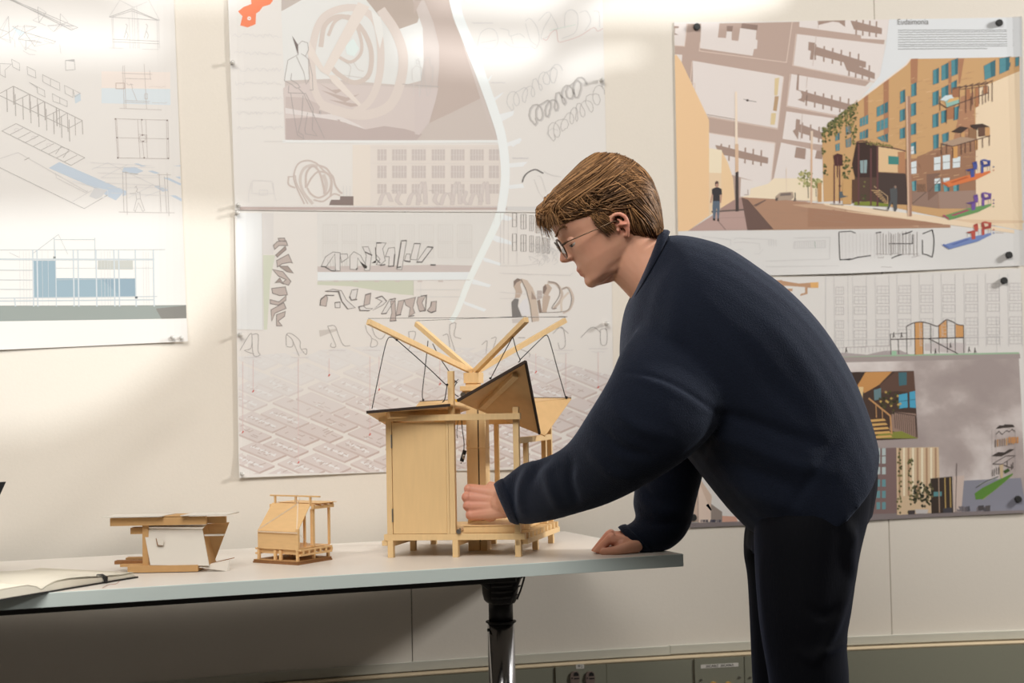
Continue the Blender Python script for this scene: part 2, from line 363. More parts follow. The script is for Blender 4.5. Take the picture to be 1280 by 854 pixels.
# posts
stick('post', 0, S, -h, h, .0472, .2758)
stick('post', .129, .129+S, -h, h, .0472, .376)
stick('post', .1235, .1285, -h, h, .0472, .2758)
stick('post', W_-S, W_, -h, h, .0472, .301)
stick('top_beam', -.010, W_+.006, -h-S, -h-.0002, .2760, .2885)
stick('top_beam', 0, W_, .28-h, .28+h, .262, .2735)
stick('post', .1455, .1455+.0095, .274, .284, .0636, .262)
stick('post', 0, S, .28-h, .28+h, .0472, .262)
for v, top in ((.075, .2265), (.232, .2265), (.285, .268)): stick('post', W_-.011, W_-.001, v-.005, v+.005, .0472, top)
stick('side_rail', W_-.0125, W_-.0005, .012, .279, .2268, .2385)
stick('side_rail', 0, S, .007, .273, .262, .2735)
# door panel with hinges
dp = stick('door_panel', .0125, .1230, -h+.001, -h+.007, .0478, .2735, M_PLY)
for w0 in (.072, .222): put('hinge', cyl(bmesh.new(), L(.0118, -h-.0005, w0), L(.0118, -h-.0005, w0+.027), .0017, 8), M_STEEL, dp)
# central column
cu, cv = .150, .14
stick('column', cu-.022, cu+.002, cv-.016, cv+.016, 0, .374)
stick('column', cu+.0045, cu+.018, cv-.016, cv+.016, 0, .300)
put('column_cable', cyl(bmesh.new(), L(cu+.0033, cv-.013, .02), L(cu+.0033, cv-.013, .30), .0017, 6), M_CORD, pv)
stick('column_strap', cu-.0235, cu+.0195, cv-.0175, cv+.0175, .215, .2165, M_PLY)
stick('cross_block', .1335, cu-.0215, cv-.02, cv-.008, .222, .233)
for w0, w1, e in ((.332, .343, .006), (.352, .3745, .003)): stick('hub_collar', cu-.022-e, cu+.004+e, cv-.016-e, cv+.016+e, w0, w1)
stick('hub_block', cu-.030, cu+.026, cv-.03, cv-.0225, .336, .346)
for du in (-.024, -.012, .012): put('pulley', cyl(bmesh.new(), L(cu+du, cv-.030, .328), L(cu+du, cv-.024, .328), .0055, 12), M_STEEL, pv)
put('lamp_bead', ball(bmesh.new(), L(cu-.034, cv-.04, .316), .0035, 2), mat('amber_bead', rgb(240, 190, 60), .3), pv)
# arms raised from the hub
dh = 3.16; hubs = L(cu-.008, cv, .373)
TIPS = dict(A=pd(460, 402.5, 3.02), B=pd(520.5, 405, 3.36), C=pd(658, 400, 2.96), D=pd(707, 400.5, 3.30))
ARM = {}
for k, e in TIPS.items():
    d = e-hubs; s0 = hubs+Vector((d.x, d.y, 0)).normalized()*.008+mz*.004
    side = d.cross(mz).normalized(); up = side.cross(d).normalized(); bm = bmesh.new()
    box(bm, s0-side*.005-up*.005, e-s0, side*.010, up*.011, .0004); ARM[k] = put('roof_arm', bm, M_STICK, pv)
put('tie_wire', tube(bmesh.new(), [TIPS['A']+mz*.007, TIPS['D']+mz*.007], .00045, 5), M_CORD, pv)
put('tie_wire', tube(bmesh.new(), [TIPS['B']+mz*.007, TIPS['C']+mz*.007], .00045, 5), M_CORD, pv)
# folding roof panels: two triangles about a ridge, a batten below, felt along the outer edges
def panel(I, O, S1, S2, batten=True, felts=(1, 1), fs=1.):
    rp = thing_part('roof_panel', pv)
    for S_, fe in ((S1, felts[0]), (S2, felts[1])):
        n = (O-I).cross(S_-I).normalized()
        if n.z < 0: n = -n
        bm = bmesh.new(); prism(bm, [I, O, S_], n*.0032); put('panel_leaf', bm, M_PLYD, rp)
        e = (S_-O).normalized(); inn = n.cross(e).normalized()
        if inn.dot(I-O) < 0: inn = -inn
        if not fe: continue
        bm = bmesh.new(); box(bm, O-inn*.0012*fs-n*.001, S_-O, inn*.0038*fs, n*.0054); put('edge_felt', bm, M_FELT, rp)
    if batten:
        d = O-I; n = ((O-I).cross(S1-I).normalized()); n2 = ((O-I).cross(S2-I).normalized())
        n = n if n.z > 0 else -n; n2 = n2 if n2.z > 0 else -n2; n = (n+n2).normalized(); sd = d.cross(n).normalized()
        bm = bmesh.new(); box(bm, I+d*.12-sd*.0065-n*.012, d*.68, sd*.013, n*.011, .0004); put('batten', bm, M_STICK, rp)
    return rp
panel(pd(596, 512, 3.14), pd(657, 453, 2.95), pd(572, 502, 3.03), pd(674.5, 543, 3.13))
panel(pd(588, 512, 3.15), pd(458, 516.5, 3.01), pd(563, 507.5, 3.035), pd(498, 541, 3.20), True, (1, 0))
panel(pd(600, 511, 3.19), pd(714, 499.5, 3.27), pd(681, 546, 3.165), pd(607, 499, 3.33), False, (0, 1), .5)
panel(pd(588, 510, 3.20), pd(525, 504, 3.34), pd(600, 500, 3.33), pd(500, 535, 3.24), False, (1, 0), .5)
def cord(name, pts, r=.0010, k=5):
    put(name, tube(bmesh.new(), smooth_pts(pts, k), r, 6), M_CORD, pv, True)
def knot(p, r=.0028): put('knot', ball(bmesh.new(), p, r, 1), M_CORD, pv)
A1 = pd(496, 425, 3.045)
cord('cord', [A1, pd(489, 421.5, 3.04), pd(483, 428, 3.035), pd(474, 467, 3.02), pd(465, 511, 3.01)]); knot(A1)
cord('cord', [A1, pd(530, 455, 3.04), pd(559, 482.5, 3.045)]); knot(pd(559, 481, 3.045)); cord('cord', [pd(559, 481, 3.045), pd(556, 499, 3.045), pd(553, 503, 3.05)])
B1 = pd(535, 426, 3.30)
cord('cord', [B1, pd(532, 455, 3.3), pd(528, 490, 3.3), pd(529, 502, 3.31)]); knot(pd(529, 500, 3.31))
cord('cord', [pd(541, 430, 3.29), pd(549, 446, 3.2), pd(561, 464, 3.06)])
C1 = pd(641, 421, 3.02)
cord('cord', [C1, pd(628, 445, 3.05), pd(614, 472, 3.06)]); knot(pd(613, 473, 3.055))
cord('cord', [C1, pd(646, 440, 2.99), pd(650, 450, 2.955), pd(648, 453, 2.955)])
D1 = pd(681, 419.5, 3.22)
cord('cord', [D1, pd(668, 432, 3.1), pd(650, 450, 2.96)])
cord('cord', [D1, pd(686, 423, 3.22), pd(697, 462, 3.24), pd(707, 497, 3.262)]); knot(pd(708, 497, 3.262), .0035)
cord('cord', [pd(571, 478, 3.12), pd(568, 484, 3.12), pd(568, 492, 3.12), pd(573, 496, 3.11)]); knot(pd(569, 477, 3.12), .002)
cord('cord', [pd(566, 473, 3.12), pd(572, 479, 3.12)], .0007, 2); cord('cord', [pd(573, 474, 3.12), pd(567, 480, 3.12)], .0007, 2)
cord('cord', [pd(577, 524, 3.11), pd(578, 538, 3.11), pd(580, 552, 3.11), pd(580, 563, 3.11)], .0009)
cord('cord', [pd(573, 524, 3.11), pd(571, 540, 3.11), pd(572, 548, 3.11)], .0006)
bm = bmesh.new(); cyl(bm, pd(581, 563, 3.10), pd(577, 577, 3.10), .0042, 10); put('cord_weight', bm, M_BLACK, pv); knot(pd(576.5, 579, 3.10), .0015)
put('cord_weight', ball(bmesh.new(), pd(579.5, 571, 3.095), .004, 2, (.8, .8, 1.4)), M_STEEL, pv, True)
put('clip', cyl(bmesh.new(), L(.1475, -.001, .052), L(.1475, -.010, .052), .0048, 10), M_STEEL, pv)
put('clip', cyl(bmesh.new(), L(.1455, -.003, .0475), L(.1495, -.003, .058), .0022, 8), M_STEEL, pv)
# ------------------------------------------------------------------ small wooden model
M_CARD = mat('brown_cardboard', rgb(200, 158, 106), .8, bump=.05, scale=90, var=.06)
M_CARDE = mat('corrugated_edge', rgb(150, 106, 66), .9, bump=.5, scale=160, var=.25, stretch=(1, 1, .2))
M_CARDW = mat('white_faced_card', rgb(224, 218, 208), .7, var=.02, scale=20)
M_STRIP = wood('pale_wood_strip', rgb(238, 214, 184), 30, (6, 6, 1))
M_BASS2 = wood('small_model_basswood', rgb(236, 196, 142), 40, (1, 1, 6), .07)
sm = thing('small_house_model', 'small basswood house model with braced sloping wall on a brown cardboard base', 'model')
o2 = pz(372.5, 707, TZ); la = pz(316, 703.5, TZ)-o2; lb = pz(415.5, 699.8, TZ)-o2
ul, ur = la.normalized(), lb.normalized(); la, lb = la.length, lb.length
def K(a, b, w): return o2+ul*(a*la)+ur*(b*lb)+mz*w
def st2(name, a0, a1, b0, b1, w0, w1, m=M_BASS2): return put(name, box(bmesh.new(), K(a0, b0, w0), ul*((a1-a0)*la), ur*((b1-b0)*lb), mz*(w1-w0), .0002), m, sm)
st2('base_sheet', 0, 1, 0, 1, 0, .0032, M_CARDE); st2('base_sheet', .01, .99, .01, .99, .0034, .0064, M_CARDE)
st2('base_sheet', .012, .985, .012, .985, .0064, .0070, M_CARD)
sa = .0055/la; sb = .0055/lb
A0, A1_ = .03, .93; B0, B1_ = .04, .97
for a in (A0, .40, .52, A1_-sa):
    for b in (B0, .5, B1_-sb): st2('foot', a, a+sa, b, b+sb, .0072, .0165 if b > .1 else .0265)
for b in (B0, B1_-sb): st2('deck_rail', A0-.03, A1_+.02, b+sb*(1.05 if b < .5 else 0), b+sb*(1.9 if b < .5 else .9), .0190, .0280)
for a in (A0-.055, A1_+.005):
    st2('deck_rail', a, a+sa*.9, B0+.0, B1_, .0168, .0205); st2('deck_rail', a, a+sa*.9, B0, B1_, .0265, .0300)
for k in range(6): b = B0+.07+k*.165; st2('joist', A0-.055, A1_+.03, b, b+sb, .0206, .0264)
st2('deck', A0, A1_, B0+.02, B1_, .0301, .0316)
st2('front_panel', A0+sa, A1_-.02, B0+.005, B0+.03, .0285, .063)
put('sloping_panel', prism(bmesh.new(), [K(A0+.01, B0+.01, .063), K(A1_-.01, B0+.01, .063), K(A1_-.05, .42, .115), K(A0, .42, .115)], Vector((0, 0, .0016))), M_BASS2, sm)
put('side_panel', prism(bmesh.new(), [K(A1_-.02, B0+.01, .031), K(A1_-.02, B0+.01, .063), K(A1_-.04, .42, .113), K(A1_-.04, .42, .031)], ul*.0015), M_BASS2, sm)
st2('post', A0-.01, A0+sa, B0-.005, B0+sb, .0266, .070)
def strip(p, q, off, wd=.0028):
    p, q = Vector(p)-Vector(cF)*off, Vector(q)-Vector(cF)*off; d = q-p; s_ = d.cross(Vector(cF)).normalized()
    put('brace_strip', box(bmesh.new(), p-s_*wd/2, d, s_*wd, Vector(cF)*.0012), M_STRIP, sm)
top = K(.30, .41, .1165)
strip(K(A1_-.03, B0+.02, .067), top, .001); strip(K(A0+.03, B0+.02, .065), top, .001); strip(K(A1_-.02, B0, .0625), K(A0, B0, .0625), .0025)
st2('ridge_beam', -.18, .92, .40, .40+sb*.7, .1300, .1330)
for a in (.80, .34, .02): st2('ridge_post', a, a+sa*.7, .405, .405+sb*.7, .112, .1300)
st2('eave_beam', A1_-.05, A1_, .40, .40+sb, .106, .114)
st2('roof_rail', A0-.06, A0-.06+sa, .42, 1.03, .1060, .1125); st2('roof_rail', A1_-.1, A1_-.1+sa, .42, 1.03, .1060, .1125)
for b in (.44, .62, .80, .98): st2('roof_joist', A0-.05, A1_-.05, b, b+sb, .1126, .1160)
st2('roof_sheet', A0-.09, A1_-.05, .55, 1.08, .1161, .1172)
for a, b, s_ in ((A0-.02, .45, 1.25), (A0+.12, .40, .8), (A0-.02, .93, .8), (A1_-.1, .93, .8)): st2('post', a, a+sa*s_, b, b+sb*s_, .0317, .106)
M_WIRE = mat('white_thread', rgb(214, 206, 196), .6)
put('thread', tube(bmesh.new(), smooth_pts([top, K(.36, .405, .126), K(.30, .40, .134), K(.25, .405, .126), top], 5), .0004, 5), M_WIRE, sm)
put('thread', tube(bmesh.new(), smooth_pts([K(A0, .05, .064), K(A0-.02, .12, .055), K(A0-.02, .3, .040), K(A0, .5, .034)], 5), .0004, 5), M_WIRE, sm)
# ------------------------------------------------------------------ cardboard study model
cm = thing('cardboard_model', 'cardboard study model with a white leaning wall beside the open sketchbook', 'model')
d0 = 2.862
def px3(pts, d):
    ds = d if isinstance(d, (list, tuple)) else [d]*len(pts); 
    o_ = [pd(x, y, q) for (x, y), q in zip(pts, ds)]
    for v in o_: v.z = max(v.z, TZ+.0004)
    return o_
fH = Vector((cF[0], cF[1], 0)).normalized()
def slab(name, pts, d, th, m, par=cm, dirv=None): return put(name, prism(bmesh.new(), px3(pts, d), (dirv or fH)*th), m, par)
bz = TZ+.0005
def cbox(name, x0, x1, y0, y1, d, dep, m):
    """box with its front face on pixels x0..x1, y0..y1 at depth d"""
    p = pd(x0, y1, d); q = pd(x1, y1, d); t = pd(x0, y0, d); p.z = max(p.z, TZ+.0004); uz = mz*(t.z-p.z); ux = Vector((q.x-p.x, q.y-p.y, 0)); return put(name, box(bmesh.new(), p, ux, fH*dep, uz), m, cm)
def onT(px, py): r = pz(px, py, TZ); return (np.array(r)-CAM)@cF
dd = onT(200, 716.3)-.0005
b_ = cbox('base_block', 159.5, 247.5, 708, 716.2, dd, .10, M_CARD)
cbox('base_layer', 143, 178, 701.6, 705.8, dd+.035, .022, M_CARDE); cbox('base_layer', 157, 180, 697.6, 700.2, dd+.06, .022, M_CARD)
cbox('base_layer', 150, 180, 706, 709, dd+.02, .03, M_CARD)
cbox('post', 178.3, 186, 656.5, 707.6, dd+.012, .004, M_CARD)
cbox('side_block', 163, 178.2, 660.3, 668, dd+.02, .03, M_CARD)
lw = slab('leaning_wall', [(179.2, 660.4), (252.8, 661.3), (261.4, 707.4), (188, 706.6)], [dd+.018, dd+.018, dd+.002, dd+.002], .0035, M_CARDW)
slab('window_flap', [(194.6, 673), (204.2, 674.5), (203.2, 682.6), (196.4, 682.2)], dd+.0065, .0006, M_CARDE, lw); slab('window_flap', [(195.6, 673.0), (205, 674.6), (203.8, 682), (197.6, 681.4)], dd+.0055, .0006, M_CARDW, lw)
cbox('roof_beam', 137.5, 257.5, 648.2, 658, dd+.006, .012, M_CARD); cbox('roof_beam', 142, 282, 648.6, 656.6, dd+.045, .012, M_CARD)
for x0, x1, e, m_, dz in ((128, 203, 0, M_CARDW, 0), (226, 285, 0, M_CARDW, .0006), (198, 234, .012, M_CARD, -.0004)):
    p = pd(x0, 648.0, dd); q = pd(x1, 648.0, dd); zz = pd(137, 648.0, dd).z+.0004+dz+(.0008 if e == 0 else 0)
    p.z = q.z = zz; ux = q-p; put('roof_sheet', box(bmesh.new(), p+fH*(e-.004), ux, fH*.062+ux.normalized()*.011, mz*.0016), m_, cm)
put('upper_sheet', box(bmesh.new(), Vector(pd(180, 659.6, dd+.02)), Vector(pd(253, 659.6, dd+.02))-Vector(pd(180, 659.6, dd+.02)), fH*.07, mz*.0016), M_CARDW, cm)
slab('end_wall', [(253.5, 661), (259, 655), (286.5, 653), (267.5, 703), (262, 705)], [dd+.03, dd+.055, dd+.075, dd+.075, dd+.03], .003, M_CARD)
slab('end_wall', [(252.6, 661.4), (258, 659), (270, 703), (261.6, 706)], [dd+.022, dd+.06, dd+.07, dd+.012], .0025, M_CARD)
slab('shelf', [(255, 668.5), (280, 668.2), (279, 670), (256, 670.4)], [dd+.02, dd+.03, dd+.03, dd+.02], .012, M_CARDW)
slab('ramp', [(260, 705), (287, 699.5), (287, 716.0), (283, 716.4), (248, 709.5)], [dd+.03, dd+.045, dd+.012, dd+.004, dd+.0], .0018, M_CARDW)
slab('ramp_edge', [(262, 704.2), (293, 697), (293, 697.9), (262, 705.2)], [dd+.03, dd+.05, dd+.05, dd+.03], .002, M_CARDE)
# ------------------------------------------------------------------ posters pinned to the wall
def print_mat():
    m = bpy.data.materials.new('printed_ink'); m.use_nodes = True; nt = m.node_tree; b = nt.nodes['Principled BSDF']
    a = nt.nodes.new('ShaderNodeVertexColor'); a.layer_name = 'ink'; nt.links.new(a.outputs['Color'], b.inputs['Base Color'])
    b.inputs['Roughness'].default_value = .5; b.inputs['Specular IOR Level'].default_value = .35; return m
M_INK = print_mat()
def clip(poly, reg):
    area_ = sum(reg[i][0]*reg[(i+1) % len(reg)][1]-reg[(i+1) % len(reg)][0]*reg[i][1] for i in range(len(reg))); sg = 1 if area_ > 0 else -1
    for i in range(len(reg)):
        a, b = reg[i], reg[(i+1) % len(reg)]; out = []
        f = lambda p: sg*((b[0]-a[0])*(p[1]-a[1])-(b[1]-a[1])*(p[0]-a[0]))
        for j in range(len(poly)):
            p, q = poly[j], poly[(j+1) % len(poly)]; fp, fq = f(p), f(q)
            if fp >= 0: out.append(p)
            if (fp >= 0) != (fq >= 0):
                t = fp/(fp-fq); out.append((p[0]+(q[0]-p[0])*t, p[1]+(q[1]-p[1])*t))
        poly = out
        if len(poly) < 3: return []
    return poly
class Print:
    def __init__(s, white, corners):
        s.bm = bmesh.new(); s.cl = s.bm.loops.layers.float_color.new('ink'); s.w = lin([c/255 for c in white]); s.reg = corners; s.ws = white; s.wash = .05; s.soft = 1.; s.cnt = 0
    def lay(s, l): s.cnt = (s.cnt+1) % 20; return l+s.cnt*.045
    def lite(s, c, k=.22):
        return tuple(a+(b-a)*k*s.soft for a, b in zip(c, s.ws))
    def col(s, c):
        v = [min(.9, a/b*.76) for a, b in zip(lin([v/255 for v in c]), s.w)]; m_ = sum(v)/3
        return tuple(x*(1-s.wash)+m_*s.wash for x in v)+(1.,)
    def face(s, pts, c, lay):
        vs = []
        for x, y in pts:
            P = wall(x, y, .004); vs.append(s.bm.verts.new((P.x, P.z, lay)))
        try: f = s.bm.faces.new(vs)
        except ValueError: return
        for l in f.loops: l[s.cl] = c
    def poly(s, pts, c, lay=1, cl=True):
        if cl: pts = clip(list(pts), s.reg)
        if len(pts) >= 3: s.face(pts, s.col(c), s.lay(lay))
    def rect(s, x0, y0, x1, y1, c, lay=1, sk=0): s.poly([(x0, y0), (x1, y0+sk*(x1-x0)), (x1, y1+sk*(x1-x0)), (x0, y1)], c, lay)
    def line(s, pts, w, c, lay=6, close=False):
        c_ = s.col(s.lite(c)); q = [np.array(v, float) for v in pts]; q = [q[0]]+[v for u, v in zip(q, q[1:]) if np.hypot(*(v-u)) > .05]
        n = len(q)
        if n < 2: return
        if close and np.hypot(*(q[-1]-q[0])) < .05: q = q[:-1]; n -= 1
        if n < 3: close = False
        lay = s.lay(lay); L_, R_ = [], []
        for i in range(n):
            d1 = q[i]-q[i-1] if (i or close) else q[1]-q[0]; d2 = q[(i+1) % n]-q[i] if (i < n-1 or close) else d1
            d1 = d1/np.hypot(*d1); d2 = d2/np.hypot(*d2); m_ = np.array((-(d1[1]+d2[1]), d1[0]+d2[0])); k = np.hypot(*m_)
            m_ = m_/k if k > .2 else np.array((-d2[1], d2[0])); m_ = m_*min(1.8, 1/max(.3, abs(m_@np.array((-d2[1], d2[0])))))*w/2
            L_.append(q[i]+m_); R_.append(q[i]-m_)
        for i in range(n if close else n-1):
            j = (i+1) % n; z_ = clip([tuple(L_[i]), tuple(L_[j]), tuple(R_[j]), tuple(R_[i])], s.reg)
            if len(z_) >= 3: s.face(z_, c_, lay)
    def curve(s, pts, w, c, lay=6, n=6, close=False):
        if close: pts = list(pts)+list(pts[:1])
        s.line([tuple(p) for p in smooth_pts(pts, n)], w, c, lay)
    def squig(s, x0, x1, y, h, w, c, step=1.6, sk=0.):
        x = x0; pts = []
        while x < x1: pts.append((x, y+sk*(x-x0)+random.uniform(-h, h))); x += step*random.uniform(.6, 1.5)
        s.line(pts, w, c)
    def build(s, parent, off, name='printed_artwork'):
        bm = s.bm; bmesh.ops.triangulate(bm, faces=[f for f in bm.faces if len(f.verts) > 4])
        xs = [v.co.x for v in bm.verts]
        for k in range(int(math.floor(min(xs)/.015)), int(math.ceil(max(xs)/.015))+1):
            bmesh.ops.bisect_plane(bm, geom=bm.verts[:]+bm.edges[:]+bm.faces[:], plane_co=(k*.015, 0, 0), plane_no=(1, 0, 0))
        zs = [v.co.y for v in bm.verts]
        for k in range(int(math.floor(min(zs)/.015)), int(math.ceil(max(zs)/.015))+1):
            bmesh.ops.bisect_plane(bm, geom=bm.verts[:]+bm.edges[:]+bm.faces[:], plane_co=(0, k*.015, 0), plane_no=(0, 1, 0))
        for v in bm.verts:
            x, z, l = v.co; v.co = (x, wallY(x)-off(x, z)-l*.00005, z)
        o = put(name, bm, M_INK, parent)
        return o
def gridoff(xs): return xs
def lerp(a, b, t): return tuple(p+(q-p)*t for p, q in zip(a, b))
M_PAPER = mat('poster_paper', lin((.895, .884, .872))+(1,), .5, spec=.35)
def poster(label, corners, white, off):
    P = Print(white, corners); c = (.78, .765, .75, 1.)
    bm = bmesh.new(); vs = [bm.verts.new((wall(x, y, .004).x, wall(x, y, .004).z, 0)) for x, y in corners]; bm.faces.new(vs)
    b = Print(white, corners); b.bm.free(); b.bm = bm; b.cl = bm.loops.layers.float_color.new('ink')
    t = b.build(None, off, 'poster'); t.data.materials.clear(); t.data.materials.append(M_PAPER)
    tag(t, label, 'poster', None); return t, P
BR = (150, 120, 108)
# ---- sheet 1, far left -------------------------------------------------------------------------
C1_ = [(-170, -70), (214.5, -70), (234, 427), (-170, 445)]
zb = wall(100, 434).z
def off1(x, z): return .0025+.008*max(0, 1-(z-zb)/.13)**2*(.6+.4*math.sin(x*9+2))+.0035*max(0, (x-wall(190, 300).x)/.06)**2
t1, p = poster('far left drawing sheet with thin line axonometrics and a blue building elevation', C1_, (222, 212, 204), off1)
p.soft = 2.
G1 = (150, 138, 130); G2 = (182, 170, 162)
X = lambda pts, s, ox=0, oy=0: [(ox+a/s, oy+b/s) for a, b in pts]
for q in ([(90, -8), (640, 225), (585, 245), (120, 10)],): p.line(X(q, 6.567), .9, G1, close=True)
p.line(X([(0, -40), (560, 215)], 6.567), .7, G1); p.line(X([(60, -30), (600, 235)], 6.567), .7, G2)
for c_, ends in (((205, 265), [(100, 215), (300, 220), (200, 205), (150, 320), (330, 300), (285, 380), (460, 340)]), ((75, 265), [(0, 240), (70, 130), (0, 310), (85, 350), (150, 205)]), ((320, 185), [(310, 55), (380, 100), (270, 165), (380, 210)]), ((495, 200), [(495, 110), (560, 180), (440, 260), (390, 210), (620, 215)]), ((215, 330), [(150, 320), (210, 410), (290, 330), (345, 350)])):
    pr = None
    for e in ends:
        p.line(X([c_, e], 6.567), .6, G1)
        if pr: p.line(X([pr, e], 6.567), .5, G2)
        pr = e
p.poly(X([(100, 215), (205, 265), (160, 300)], 6.567), (205, 208, 206), 2)
for q in ([(80, 300), (120, 330), (125, 390)], [(490, 360), (500, 440)], [(0, 310), (80, 330), (90, 355)], [(190, 415), (240, 445), (290, 448)], [(200, 385), (300, 420)], [(360, 330), (440, 360), (460, 335)]): p.line(X(q, 6.567), .6, G2)
for q in ([(0, 520), (95, 525), (40, 575), (45, 635), (0, 610)], [(95, 485), (160, 520), (162, 578), (105, 548)], [(222, 545), (290, 580), (295, 640), (228, 610)], [(350, 612), (415, 645), (415, 705), (352, 670)], [(415, 645), (490, 680), (492, 742), (415, 705)], [(530, 700), (600, 735), (600, 800), (535, 765)], [(600, 735), (660, 765), (615, 795)], [(240, 675), (305, 710), (308, 760), (305, 720)], [(305, 710), (365, 742), (370, 795), (310, 765)], [(430, 768), (490, 800), (492, 850), (435, 830)], [(490, 800), (552, 830), (552, 875), (492, 850)], [(538, 495), (610, 487), (618, 570), (540, 577)]): p.line(X(q, 6.567), .6, G1, close=True)
p.poly(X([(612, 785), (660, 760), (665, 825), (618, 850)], 6.567), (200, 202, 202), 2); p.poly(X([(535, 497), (610, 487), (608, 505)], 6.567), (178, 168, 162), 2)
Y = lambda pts: X(pts, 4.746, 0, 100)
DB = (150, 136, 126)
p.line(Y([(80, 36), (490, 241)]), .9, DB); p.line(Y([(0, 92), (408, 286)]), .9, DB)
for a, b in (((-10, 84), (80, 36)), ((88, 126), (176, 82)), ((180, 172), (265, 126)), ((275, 216), (356, 175)), ((330, 240), (398, 195)), ((408, 286), (490, 241))): p.line(Y([a, b]), .8, DB)
for i, x in enumerate((40, 90, 135, 181, 228, 274, 318, 364, 410)): yb_ = 38+(x-40)*.0; y0 = 92+x*.475; p.line(Y([(x, y0-52), (x+4, y0+78)]), 1.0, DB if i % 2 else (142, 126, 116))
for x in (80, 176, 222, 265, 335, 352, 400, 445, 488): y0 = 36+(x-80)*.5; p.line(Y([(x, y0), (x+4, y0+(82 if x == 488 else 110))]), 1.3 if x in (80, 176, 265, 335) else .8, (140, 122, 112))
p.line(Y([(12, 302), (96, 258), (503, 461), (422, 506)]), .8, DB, close=True)
for k in range(1, 9): x = 12+k*46; y = 302+k*23; p.line(Y([(x, y), (x+78, y-40)]), .7, DB)
p.line(Y([(330, 440), (362, 395), (410, 412), (375, 460)]), .7, DB)
for x, y in ((100, 295), (200, 340), (290, 385)): p.line(Y([(x+14*math.cos(a), y+9*math.sin(a)) for a in np.linspace(0, 6.28, 9)]), .5, (205, 185, 178))
p.line(Y([(-10, 515), (500, 763), (640, 682)]), .7, G1); p.line(Y([(0, 466), (108, 430), (520, 665)]), .5, G2); p.line(Y([(145, 475), (175, 460)]), 1., DB)
p.line(Y([(330, 550), (335, 580), (510, 670), (520, 655)]), .5, G2); p.line(Y([(430, 722), (545, 655)]), .5, G2)
BL = (190, 194, 200)
p.poly(Y([(290, 522), (352, 486), (742, 656), (688, 714), (640, 690), (560, 640)]), BL, 2)
p.poly(Y([(530, 690), (560, 640), (640, 650), (600, 695), (570, 706)]), (205, 196, 190), 3); p.line(Y([(430, 600), (640, 655), (640, 690), (600, 700)]), .5, (215, 212, 210))
for q in ([(725, 545), (735, 517), (800, 515), (852, 540), (805, 558)], [(795, 495), (820, 495), (868, 512), (840, 513)], [(878, 540), (905, 537), (950, 553), (920, 556)], [(968, 580), (1000, 580), (1072, 615), (1072, 627)], [(915, 630), (940, 628), (1000, 655), (965, 662)], [(1010, 685), (1040, 685), (1076, 705), (1076, 722)], [(725, 660), (752, 655), (750, 680), (728, 690)], [(1030, 510), (1070, 508), (1070, 514)], [(1040, 575), (1068, 575), (1070, 590)]): p.poly(Y(q), BL, 2)
for k in range(7): y = 490+k*30; p.line(Y([(540+k*20, y), (900+k*20, y-2 if k % 2 else y+18)]), .5, (205, 194, 188))
for q in ([(545, 530), (640, 490), (990, 660)], [(600, 580), (760, 500)], [(760, 700), (910, 620)], [(860, 690), (1000, 640)]): p.line(Y(q), .6, (200, 190, 184))
Z_ = lambda pts: X(pts, 3.883)
p.line(Z_([(530, 82), (640, 42), (770, 98)]), .7, G1); p.line(Z_([(545, 82), (640, 52), (760, 95)]), .6, G1); p.line(Z_([(530, 82), (775, 98)]), .6, G1)
for x in (547, 553, 630, 645, 655, 668, 675, 765, 773): p.line(Z_([(x-4, 86 if x not in (645, 655, 668) else 30), (x+2, 235)]), .5, G2)
p.line(Z_([(530, 82), (585, -5)]), .5, G2); p.line(Z_([(775, 98), (720, -5)]), .5, G2); p.line(Z_([(585, 2), (650, 35), (715, 8)]), .5, G2)
p.line(Z_([(548, 190), (772, 200)]), .7, G1); p.line(Z_([(548, 202), (772, 212)]), .6, G1); p.line(Z_([(530, 232), (600, 234)]), .5, G2); p.line(Z_([(690, 238), (772, 240)]), .5, G2)
for x in (610, 708): p.curve(Z_([(x, 115), (x+8, 125), (x+2, 150), (x-8, 185)]), .6, G1); p.curve(Z_([(x+2, 150), (x+12, 170), (x+6, 190)]), .6, G1)
p.poly(Z_([(493, 345), (826, 350), (826, 432), (493, 427)]), (232, 212, 198), 1); p.poly(Z_([(493, 427), (826, 432), (828, 510), (493, 500)]), (212, 212, 210), 1)
RB = (168, 146, 134)
for q in ([(596, 318), (603, 525)], [(604, 318), (612, 525)], [(700, 310), (712, 530)], [(590, 355), (740, 360)], [(608, 380), (735, 384)], [(727, 340), (730, 385)], [(605, 487), (728, 492)], [(605, 495), (725, 500)], [(580, 525), (785, 533)], [(703, 455), (716, 455), (716, 480), (703, 480), (703, 455)], [(640, 430), (652, 455), (665, 490)], [(635, 405), (645, 430)]): p.line(Z_(q), .5, RB)
p.line(Z_([(563, 403), (605, 403), (605, 430), (563, 430)]), .8, (176, 140, 122), close=True); p.squig(186, 208, 108.5, .6, .5, (214, 186, 170)); p.squig(190, 210, 128.5, .6, .5, (190, 178, 170)); p.squig(158, 168, 105, 1.4, .5, RB)
p.line(Z_([(560, 576), (815, 583), (820, 770), (572, 766)]), .6, RB, close=True)
for q in ([(566, 578), (578, 766)], [(808, 583), (812, 770)], [(668, 578), (680, 768)], [(708, 580), (716, 768)], [(686, 580), (692, 655)], [(692, 690), (700, 768)], [(570, 668), (818, 674)], [(672, 652), (713, 654), (714, 690), (674, 688), (672, 652)]): p.line(Z_(q), .5, RB)
p.line(Z_([(693+16*math.cos(a), 670+16*math.sin(a)) for a in np.linspace(0, 6.3, 12)]), .5, RB)
